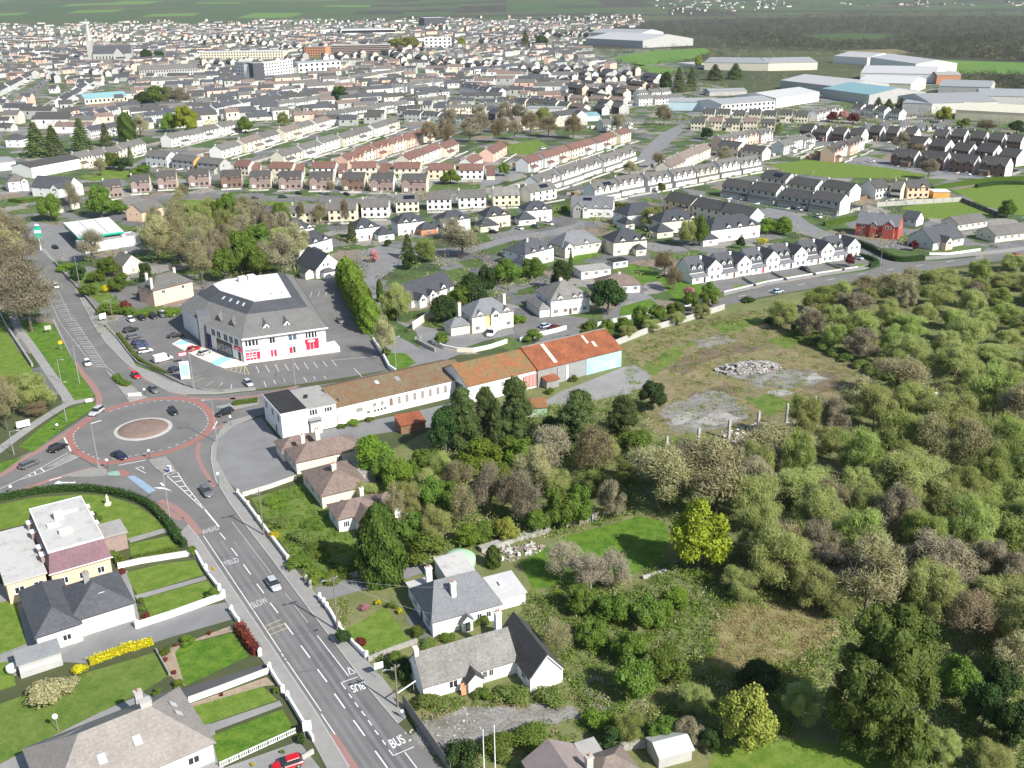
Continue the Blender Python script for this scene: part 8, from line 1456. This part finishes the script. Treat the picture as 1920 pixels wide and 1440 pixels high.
wall('white front wall with pillars before the slate-roofed house', [(600, 1126), (620, 1152), (637, 1182), (662, 1210), (688, 1236)], .9, .28, 'white_render', 'trim_white', [(600, 1125), (608, 1135), (614, 1143), (637, 1181), (688, 1235)]); wall('low stone wall under the lawn of the slate-roofed house', [(690, 1240), (735, 1222), (782, 1205)], .8, .35, 'stone_wall', None)
wall('white stepped wall above the upper left lawns', [c3(1250, 1275), c3(1500, 1220), (368, 1040)], 1.0, .3); wall('white road wall beside the yellow sign', [(368, 1040), (385, 1072), (412, 1108)], .8, .25, 'white_render', 'trim_white', [(387, 1070), (412, 1107)]); wall('white wall along the bungalow drive', [(258, 1178), (320, 1158), (420, 1122)], 1.1, .3, 'white_render', 'trim_white', [(258, 1178), (420, 1121)])
wall('white gate wall at the bungalow drive', [(436, 1152), (444, 1165), (449, 1170)], 1.0, .3, 'white_render', 'trim_white', [(435, 1150)]); wall('thin white wall along the tarmac drive', [(354, 1318), (420, 1294), (504, 1262)], .9, .2); wall('white road wall with round-topped pillars', [(506, 1258), (518, 1278), (532, 1300)], .9, .22, 'white_render', 'trim_white', [(488, 1230), (506, 1257), (531, 1299)]); wall('white road wall beside the lower lawn', [(540, 1312), (556, 1338), (575, 1370), (588, 1392)], .9, .22, 'white_render', 'trim_white', [(540, 1311), (574, 1368)])
wall('dark retaining wall between the back lawn and flower bed', [(293, 1222), (318, 1268)], .7, .2, 'concrete_dark', None)
r = empty('balustrade', g(412, 1440), 0, 'low white balustrade below the bottom lawns', 'fence'); _o = g(412, 1440); _e = g(556, 1374)
for i in range(8):
    a, b = _o.lerp(_e, i / 8) - _o, _o.lerp(_e, (i + .94) / 8) - _o; ob('rail', MB().tube((a.x, a.y, .85), (b.x, b.y, .85), .09, n=4).tube((a.x, a.y, .15), (b.x, b.y, .15), .08, n=4).mesh('rail', 'trim_white'), r)
    for j in range(5): q = a.lerp(b, (j + .5) / 5); ob('baluster', cached('balu', lambda: MB().cyl(0, 0, .15, .82, .06, n=6).mesh('baluster', 'trim_white')), r, (q.x, q.y, 0))
wall('low wall along the bottom of the paved yard', [(470, 1480), (520, 1452), (588, 1412)], .7, .3, 'concrete', None)
# timber hoarding beside the bus stop
r = empty('hoarding', g(756, 1322), 0, 'grey timber board hoarding along the footway by the bus stop', 'fence'); _o = g(756, 1322); _e = g(846, 1452); nb = 84
bm_ = cached('hboard', lambda: MB().box(-.13, -.02, .05, .13, .02, 1.95).mesh('board', 'timber_grey')); _d = _e - _o; _az = math.atan2(_d.y, _d.x)
for i in range(nb): q = _d * (i / nb); ob('board', bm_, r, (q.x, q.y + (.02 if i % 2 else 0), rg.uniform(-.04, .04)), _az)
for z in (.4, 1.6): ob('rail', MB().box(0, .03, z, _d.length, .1, z + .1).mesh('rail', 'timber_brown'), r, (0, 0, 0), _az)
def board_fence(label, a, b, h=1.6, m='timber_brown', n=None, name='fence', step=.5):
    A, B = g(*a), g(*b); D = B - A; az = math.atan2(D.y, D.x); r = empty(name, A, az, label, 'fence'); n = n or int(D.length / step); w = D.length / n
    bm = cached(('bf', round(w, 2), h, m), lambda: MB().box(-w / 2 + .02, -.02, .05, w / 2 - .02, .02, h).mesh('panel', m))
    for i in range(n): ob('panel', bm, r, ((i + .5) * w, (.02 if i % 2 else 0), 0))
    pm = cached(('fp', h), lambda: MB().box(-.06, -.1, 0, .06, .06, h + .12).mesh('post', 'concrete'))
    for i in range(0, n + 1, max(1, n // 6)): ob('post', pm, r, (i * w, -.04, 0))
    return r
board_fence('brown plank fence on the rubble bank behind the white house', (930, 1012), (1005, 992), 1.2, 'timber_brown', 14); board_fence('reddish timber fence at the top of the vivid lawn', (1062, 990), (1106, 978), 1.8, 'brick_pink', 9); board_fence('pale timber fence panel beside the reddish one', (1110, 978), (1140, 968), 1.6, 'timber_grey', 6); board_fence('grey concrete panel fence below the white houses by the field', (1644, 388), (1802, 378), 2.2, 'concrete', 9); board_fence('black timber fence beside the right-hand field', (1803, 378), (1872, 406), 1.8, 'metal_dark', 14)
wall('rubble stone bank at the back of the white house garden', [(900, 1034), (960, 1015), (1030, 996)], .9, 1.4, 'stone_wall', None); wall('grey stone yard wall beside the low outhouse', [(1130, 1412), (1200, 1402), (1310, 1392)], 1.4, .4, 'stone_wall', None); wall('low pale wall at the foot of the vivid lawn', [(1205, 1086), (1250, 1072)], .6, .4, 'concrete', None)
wall('long pale wall along the lower side of the lane', [(1150, 650), (1230, 618), (1290, 602), (1358, 580)], 1.8, .35, 'concrete', None, name='boundary_wall'); wall('white wall along the upper side of the lane', [(1120, 612), (1200, 594), (1262, 580), (1345, 560)], 1.2, .3, 'white_render', 'trim_white', name='boundary_wall'); wall('cream wall curving behind the rusty warehouse', [d4(-40, 215), d4(60, 262), d4(180, 288), d4(320, 292), d4(480, 258), d4(628, 208)], 1.2, .3, 'cream_pale', 'trim_white', [d4(-40, 215)], name='boundary_wall'); wall('white wall below the parked red and blue cars', [d4(742, 196), d4(900, 150), d4(1060, 112), d4(1160, 84)], 1.2, .3, 'white_render', 'trim_white', name='boundary_wall'); wall('high cream garden wall left of the pale yellow house', [(774, 618), (800, 600), (838, 586)], 2.2, .3, 'cream_pale', 'trim_white', name='boundary_wall')
wall('grey stone gate wall on the private road', [(782, 642), (800, 652), (816, 660)], 1.1, .35, 'stone_wall', None, [(780, 641), (789, 640)]); wall('low dark wall round the retail car park', [c7(-20, 400), c7(120, 545), c7(230, 690), c7(330, 800), c7(500, 870), c7(700, 975), c7(830, 1035), c7(1010, 1085), c7(1250, 1105), c7(1500, 1090)], .6, .3, 'concrete_dark', None, name='car_park_wall'); wall('pale wall at the private road corner', [(700, 640), (718, 668), (730, 692), (742, 700)], 1.2, .3, 'white_render', 'trim_white'); wall('stone park wall at the left edge', [c2(0, -60), c2(60, 60), c2(150, 200), c2(250, 350), c2(345, 495)], 1.1, .45, 'stone_wall', None, name='park_wall'); wall('low pale wall along the mews frontage', [(1357, 549), (1440, 529), (1530, 514), (1608, 502)], .6, .25, 'off_white', None); wall('white garden wall before the grey-roofed bungalow', [(1742, 478), (1780, 478), (1838, 470)], .9, .25); wall('dark roadside wall by the pink house hedge', [d2(580, 640), d2(700, 780), d2(830, 920), d2(930, 1030), d2(1050, 1180)], 1.0, .3, 'concrete_dark', None, [d2(575, 640), d2(640, 710), d2(705, 780), d2(815, 905)]); wall('cream wall along the bottom of the parking court', [(455, 931), (505, 916), (556, 898)], .9, .3, 'cream_pale', None)
for k, (a, b) in enumerate((((1392, 522), (1418, 538)), ((1446, 512), (1476, 527)), ((1498, 503), (1530, 517)), ((1548, 495), (1584, 508)))): wall('%s dark dividing wall from the left between the mews drives' % nth(k), [a, b], .9, .2, 'concrete_dark', None)
# ================================================================ POLES, LAMPS, SIGNS
def lamp(label, base, top, arm=1.6, adir=0.0, m='metal_galv', r0=.1, name='street_lamp'):
    p = g(*base); h = max(2.5, height_at(p, *top)); r = empty(name, p, adir, label, 'lamp post', 'street lamps')
    ob('post', MB().cyl(0, 0, 0, h, r0, r0 * .6, 8).mesh('post', m), r); ob('arm', MB().tube((0, 0, h - .05), (arm, 0, h + .12), .05, n=5).mesh('arm', m), r); ob('lantern', MB().box(arm - .1, -.14, h + .06, arm + .6, .14, h + .2).mesh('lantern', 'concrete'), r)
for lab, b, t, d in (('lamp post at the left inner edge of the roundabout', c1(485, 1015), c1(400, 530), .6), ('lamp post at the right inner edge of the roundabout', c1(1735, 730), c1(1670, 280), 3.4), ('lamp post on the footway below the blue crossing', (318.6, 971), (305, 890), .8), ('lamp post on the grass left of the roundabout', c2(705, 1075), c2(610, 650), -.4), ('nearer lamp post on the north road verge', c2(845, 680), c2(775, 265), -.4), ('shorter lamp post on the north road verge', c2(650, 665), c2(590, 415), -.4), ('lamp post at the car park corner', c7(925, 1070), c7(870, 670), 1.2), ('lamp post in front of the retail terrace', c8(868, 690), c8(840, 400), 1.5), ('dark lamp post at the far left path', c2(150, 1430), c2(95, 1180), .2), ('lamp post on the private road lawn', (743, 694), (741, 635), 1.0), ('lamp post at the cul-de-sac corner by the mews', (1649, 512), (1652, 470), 2.0), ('lamp post beside the filling station drive', d2(840, 860), d2(790, 600), 2.0), ('lamp post below the first mews house', (1385, 548), (1386, 510), 4.2), ('lamp post between mews and junction', (1440, 535), (1441, 505), 4.2)): lamp(lab, b, t, adir=d)
def utility(label, base, top):
    p = g(*base); h = height_at(p, *top); r = empty('utility_pole', p, R(32), label, 'utility pole', 'timber utility poles'); ob('pole', MB().cyl(0, 0, 0, h, .16, .11, 8).mesh('pole', 'timber_pole'), r); ob('cross_arm', MB().box(-.7, -.06, h - .5, .7, .06, h - .38).mesh('cross_arm', 'timber_pole'), r)
    for x in (-.6, 0, .6): ob('insulator', cached('insu', lambda: MB().cyl(0, 0, 0, .16, .05, n=6).mesh('insulator', 'concrete')), r, (x, 0, h - .38))
    ob('lamp_bracket', MB().tube((0, 0, h - .9), (-1.3, .4, h - .6), .04, n=5).box(-1.8, .3, h - .65, -1.2, .5, h - .52).mesh('lamp_bracket', 'metal_galv'), r); return p, h
u1 = utility('timber pole beside the rough garden wall', (495, 1004), (488.6, 919)); u2 = utility('timber pole behind the white front wall of the slate-roofed house', (633.5, 1184), (627.5, 1080)); u3 = utility('timber pole at the bus stop by the derelict bungalow', (746, 1327), (744, 1246)); u4 = utility('timber pole at the top of the car park hedge', (215, 621), (207, 560))
def cable(label, a, b, sag=.8):
    pts = [Vector(a).lerp(Vector(b), i / 10) - Vector((0, 0, sag * 4 * (i / 10) * (1 - i / 10))) for i in range(11)]; m = MB()
    for i in range(10): m.tube(pts[i], pts[i + 1], .018, n=3)
    ob('overhead_cable', m.mesh('overhead_cable', 'metal_galv'), None, label=label, cat='cable', group='overhead cables')
_c = lambda u, dz=-.4: (u[0].x, u[0].y, u[1] + dz)
cable('cable from the front-wall pole to the tall white chimney', _c(u2), (-9.9, 137.2, 6.4), .5); cable('second cable from the front-wall pole to the white house', _c(u2, -.7), (-12.6, 134, 3.4), .5); cable('cable between the rough garden pole and the front-wall pole', _c(u1), _c(u2)); cable('cable between the front-wall pole and the bus stop pole', _c(u2), _c(u3))
def sign(label, base, w, h, z0, m, az=0.0, m2=None, posts=1, name='sign', text=None):
    p = g(*base); r = empty(name, p, R(az), label, 'sign')
    for i in range(posts): x = 0 if posts == 1 else (-w * .35 + i * w * .7 / (posts - 1)); ob('post', MB().cyl(x, .06, 0, z0 + h * .9, .05, n=6).mesh('post', 'metal_galv'), r)
    ob('board', MB().box(-w / 2, -.04, z0, w / 2, .02, z0 + h).mesh('board', m), r)
    if m2: ob('panel', MB().box(-w * .42, -.07, z0 + h * .2, w * .42, -.045, z0 + h * .8).mesh('panel', m2), r)
    return r
sign('white bus stop board by the derelict bungalow hedge', c6(855, 480), 1.4, 1.1, 1.6, 'sign_white', 25, 'off_white', 2); sign('white two-legged board on the left footway by the red lane', c6(100, 1110), 1.2, 1.6, 1.1, 'sign_white', 20, None, 2); sign('grey board sign under the bare park tree', c2(515, 135), 1.8, 1.3, 1.0, 'concrete', 35, None, 2); sign('small yellow sign on the north road verge', c2(655, 330), 1.1, 1.0, 2.2, 'sign_yellow', 30); sign('white board on the grass by the path', c2(255, 1150), 3.0, 1.6, .5, 'sign_white', 38, None, 2); sign('pale bus shelter board on the far footway', d2(1095, 1255), 2.2, 1.8, .8, 'sign_white', 50, None, 2); sign('white board on the verge by the roundabout', c2(945, 880), 1.6, .9, .3, 'sign_white', 25); sign('red and white sign above the car park banner', c7(815, 800), 2.2, 1.2, 2.2, 'sign_red', 30, 'sign_white'); sign('white and aqua banner at the car park entrance', c7(840, 970), 2.4, 5.0, .2, 'sign_white', 20, 'paint_aqua', 2); sign('white board by the far retail bays', c7(650, 290), 3.6, 1.4, .6, 'sign_white', 30, None, 2); sign('long white sign board on the north island', c2(1430, 815), 3.4, .9, .25, 'sign_white', 5, None, 2)
p = g(402, 1088); r = empty('warning_sign', p, R(-30), 'yellow diamond warning sign on the left footway', 'sign'); ob('post', MB().cyl(0, .05, 0, 2.6, .05, n=6).mesh('post', 'metal_galv'), r); ob('diamond', MB().extrude_y([(0, 1.8), (.55, 2.35), (0, 2.9), (-.55, 2.35)], -.04, .0).mesh('diamond', 'sign_yellow'), r)
p = g(*c1(1235, 1060)); r = empty('keep_left_bollard', p, R(-20), 'blue and white keep left bollard on the south traffic island', 'bollard'); ob('base', MB().box(-.4, -.3, .1, .4, .3, .4).mesh('base', 'metal_dark'), r); ob('body', MB().box(-.35, -.2, .4, .35, .2, 1.9).mesh('body', 'sign_white'), r); ob('blue_disc', MB().extrude_y([(.34 * math.cos(a * math.pi / 8), 1.45 + .34 * math.sin(a * math.pi / 8)) for a in range(16)], -.24, -.205).mesh('blue_disc', 'sign_blue'), r); ob('blue_panel', MB().box(-.3, -.23, .5, .3, -.205, 1.0).mesh('blue_panel', 'sign_blue'), r); ob('arrow', MB().extrude_y([(-.2, 1.3), (.1, 1.6), (.15, 1.5), (-.1, 1.25)], -.26, -.245).mesh('arrow', 'sign_white'), r)
def beacon(label, base, top):
    p = g(*base); h = max(1.4, height_at(p, *top)); r = empty('beacon_post', p, 0, label, 'beacon', 'short posts with white heads round the roundabout'); ob('post', MB().cyl(0, 0, 0, h, .06, n=6).mesh('post', 'metal_dark'), r); ob('head', MB().lathe([(.05, h - .05), (.3, h + .1), (.34, h + .32), (.2, h + .55)], 10).mesh('head', 'sign_white'), r)
for k, (b, t, l) in enumerate((((1020, 905), (1008, 830), 'south traffic island'), ((580, 1010), (570, 930), 'south-west island'), ((1755, 1200), (1745, 1075), 'footway by the parking court'), ((50, 620), (30, 555), 'grass left of the roundabout'), ((970, 240), (965, 180), 'north traffic island'), ((1880, 550), (1880, 470), 'east footway'))): beacon('short white-headed post on the ' + l, c1(*b), c1(*t))
beacon('short white-headed post at the west slip lane', c3(125, 490), c3(110, 420))
for k, (b, t) in enumerate((((1309, 834), (1310, 802)), ((1366, 824), (1367, 787)), ((1420, 814), (1424, 771)), ((1473, 802), (1477, 757)), ((1525, 784), (1528, 743)), ((1250, 838), (1252, 818)))):
    p = g(*b); h = height_at(p, *t); o = ob('concrete_post', MB().box(-.28, -.28, 0, .28, .28, h * .93).box(-.2, -.2, h * .93, .24, .2, h).mesh('concrete_post', 'concrete'), None, (p.x, p.y, 0), .4, label='%s tall bare concrete post standing in the wasteland from the left' % nth(k if k < 5 else 5) if k < 5 else 'short broken concrete post left of the wasteland row', cat='post', group='concrete posts')
for k, (b, t) in enumerate((((908, 1452), (906, 1370)), ((929, 1458), (927, 1362)))):
    p = g(*b); h = height_at(p, *t); r = empty('flagpole', p, 0, '%s white flagpole in the overgrown yard' % ('left' if k == 0 else 'right'), 'flagpole', 'pair of white flagpoles'); ob('pole', MB().cyl(0, 0, 0, h, .09, .05, 8).mesh('pole', 'trim_white'), r); ob('finial', MB().lathe([(.03, h), (.1, h + .08), (.03, h + .18)], 8).mesh('finial', 'trim_white'), r)
p = g(*c6(1045, 800)); q = g(*c6(1290, 640)); r = empty('height_barrier', p, math.atan2(q.y - p.y, q.x - p.x), 'white bar barrier on a red post by the derelict bungalow hedge', 'barrier'); _l = 4.6; ob('post', MB().cyl(0, 0, 0, 2.4, .12, n=8).mesh('post', 'brick_red'), r); ob('bar', MB().tube((0, 0, 2.4), (_l, 0, 2.55), .09, n=6).mesh('bar', 'trim_white'), r); ob('brace', MB().tube((_l * .7, 0, 2.5), (_l * .7, 0, 1.2), .05, n=5).mesh('brace', 'metal_galv'), r)
# statue on the lawn
p = g(*c3(1145, 605)); r = empty('statue', p, 0, 'small white robed statue on a cream plinth on the corner lawn', 'statue'); ob('plinth', MB().box(-.5, -.5, 0, .5, .5, .5).box(-.35, -.35, .5, .35, .35, .7).mesh('plinth', 'cream_pale'), r); ob('figure', MB().lathe([(.34, .7), (.3, 1.1), (.24, 1.5), (.3, 1.8), (.24, 1.98), (.1, 2.04), (.13, 2.14), (.15, 2.26), (.1, 2.38), (.02, 2.42)], 12).mesh('figure', 'trim_white', True), r)
p = g(24, 1262); ob('oil_tank', MB().lathe([(.2, .3), (.75, .35), (.85, .9), (.75, 1.45), (.3, 1.55)], 14).mesh('oil_tank', 'trim_white', True), None, (p.x, p.y, 0), label='white oval oil tank behind the grey shed', cat='tank')
p = g(110, 1372); r = empty('satellite_dish', p, .6, 'white satellite dish on a post beside the pink-tiled bungalow', 'dish'); ob('mast', MB().cyl(0, 0, 0, 2.6, .05, n=6).mesh('mast', 'metal_galv'), r); ob('reflector', MB().lathe([(.05, 0), (.25, .04), (.4, .14), (.38, .15), (.24, .07)], 14).mesh('reflector', 'trim_white', True), r, (0, 0, 2.7), rot=(R(70), 0, R(-30)))
# person walking on the footway
def person(base, az):
    r = empty('person', g(*base), az, 'person in pale top and blue jeans walking on the footway by the hoarding', 'person')
    J = [(0, 0, .95), (0, 0, 1.2), (0, 0, 1.45), (0, 0, 1.56), (0, .02, 1.66), (-.19, 0, 1.42), (-.26, .1, 1.15), (-.24, .24, .95), (.19, 0, 1.42), (.26, -.1, 1.15), (.25, -.18, .92), (-.1, 0, .9), (-.1, .2, .5), (-.1, .12, .08), (-.1, .28, .04), (.1, 0, .9), (.1, -.05, .48), (.1, -.3, .1), (.1, -.18, .03)]
    E_ = [(0, 1), (1, 2), (2, 3), (3, 4), (2, 5), (5, 6), (6, 7), (2, 8), (8, 9), (9, 10), (0, 11), (11, 12), (12, 13), (13, 14), (0, 15), (15, 16), (16, 17), (17, 18)]
    rad = [.16, .15, .17, .06, .1, .07, .05, .035, .07, .05, .035, .1, .07, .045, .04, .1, .07, .045, .04]
    me = bpy.data.meshes.new('body'); me.from_pydata(J, E_, []); o = ob('body', me, r); sk = o.modifiers.new('skin', 'SKIN'); ss = o.modifiers.new('sub', 'SUBSURF'); ss.levels = ss.render_levels = 1
    for i, v in enumerate(me.skin_vertices[0].data): v.radius = (rad[i], rad[i] * .8); v.use_root = i == 0
    dg = bpy.context.evaluated_depsgraph_get(); nm = bpy.data.meshes.new_from_object(o.evaluated_get(dg)); bpy.data.objects.remove(o, do_unlink=True)
    nm.materials.clear(); [nm.materials.append(M(k)) for k in ('shirt_pale', 'denim', 'skin')]
    for f in nm.polygons: z = f.center.z; f.material_index = 2 if z > 1.52 or (z < 1.0 and abs(f.center.x) > .2) else 1 if z < .96 else 0; f.use_smooth = True
    nm.name = 'body'; ob('body', nm, r); ob('hair', MB().lathe([(.1, 1.66), (.115, 1.72), (.09, 1.79), (.02, 1.82)], 10).mesh('hair', 'hair_dark', True), r, (0, 0, 0))
    for s in (-1, 1): ob('shoe', MB().box(-.05, -.06, 0, .05, .2, .09).mesh('shoe', 'rubber'), r, (s * .1, .1 if s < 0 else -.3, 0))
person((754, 1347), R(28))
# demolition rubble
def heap(name, label, c, rad, h, n, sizes, mats, seed):
    p = g(*c); rg_ = random.Random(seed); b = MB()
    for i in range(n):
        a, q = rg_.uniform(0, 6.28), rg_.random() ** .6; x, y = math.cos(a) * q * rad[0], math.sin(a) * q * rad[1]; z = h * (1 - q) * rg_.uniform(.5, 1); s = rg_.uniform(*sizes); t = MB().box(-s, -s * rg_.uniform(.3, 1), 0, s, s * rg_.uniform(.3, 1), s * rg_.uniform(.2, .7)); m = Matrix.Translation((x, y, z)) @ Matrix.Rotation(rg_.uniform(0, 6.28), 4, 'Z') @ Matrix.Rotation(rg_.uniform(-.7, .7), 4, 'X')
        b.add([m @ Vector(v) for v in t.v], t.f, rg_.randrange(len(mats)))
    return ob(name, b.mesh(name, mats), None, (p.x, p.y, 0), .3, label=label, cat='rubble', kind='stuff')
heap('rubble_heap', 'pale heap of broken masonry on the cleared site', (1412, 690), (8, 5), 1.7, 900, (.1, .42), ['concrete', 'concrete_dark', 'stone_wall', 'concrete', 'brick_pink'], 1); heap('rubble_heap', 'brown soil and brush beside the masonry heap', (1378, 694), (6, 4), 1.8, 160, (.2, .7), ['stone_wall', 'timber_grey', 'concrete_dark'], 2); heap('debris', 'scattered sheets and rubble round the concrete posts', (1440, 812), (13, 6), .2, 420, (.08, .4), ['concrete', 'brick_pink', 'white_stained', 'brick_brown', 'concrete_dark'], 3); heap('debris', 'white fly-tipped sheeting on the edge of the scrub', (1766, 752), (4, 3), .5, 40, (.4, 1.3), ['white_render', 'off_white', 'metal_dark'], 4); heap('debris', 'broken boards in the thicket below the bungalows', (780, 885), (3, 3), .5, 60, (.1, .7), ['concrete', 'timber_grey', 'off_white'], 5); heap('debris', 'loose rubble in the derelict front yard', (860, 1352), (9, 3), .1, 90, (.06, .22), ['concrete', 'concrete_dark', 'stone_wall'], 6); heap('debris', 'stones and junk beside the rubble bank', (960, 1035), (6, 3), .3, 130, (.1, .5), ['concrete', 'off_white', 'brick_pink', 'stone_wall'], 7)
wall('dark soil bank on the roundabout island', [(270, 798), (276, 799)], 1.0, .8, 'timber_brown', None, name='planter')
# ================================================================ AIR: a thin even haze over the whole place
hz = MB().box(-9500, -80, -1, 9500, 12600, 300).mesh('haze', 'glass_dark'); hz.materials.clear()
_m = bpy.data.materials.new('haze'); _m.use_nodes = True; _n = _m.node_tree; _n.nodes.remove(_n.nodes['Principled BSDF'])
_v = _n.nodes.new('ShaderNodeVolumePrincipled'); _v.inputs['Color'].default_value = (.86, .9, .96, 1); _v.inputs['Density'].default_value = .00004; _v.inputs['Anisotropy'].default_value = .2
_n.links.new(_v.outputs[0], _n.nodes['Material Output'].inputs['Volume']); hz.materials.append(_m); ob('haze', hz, kind='stuff', label='thin pale haze over the far town', cat='haze')
SC.cycles.volume_bounces = 0
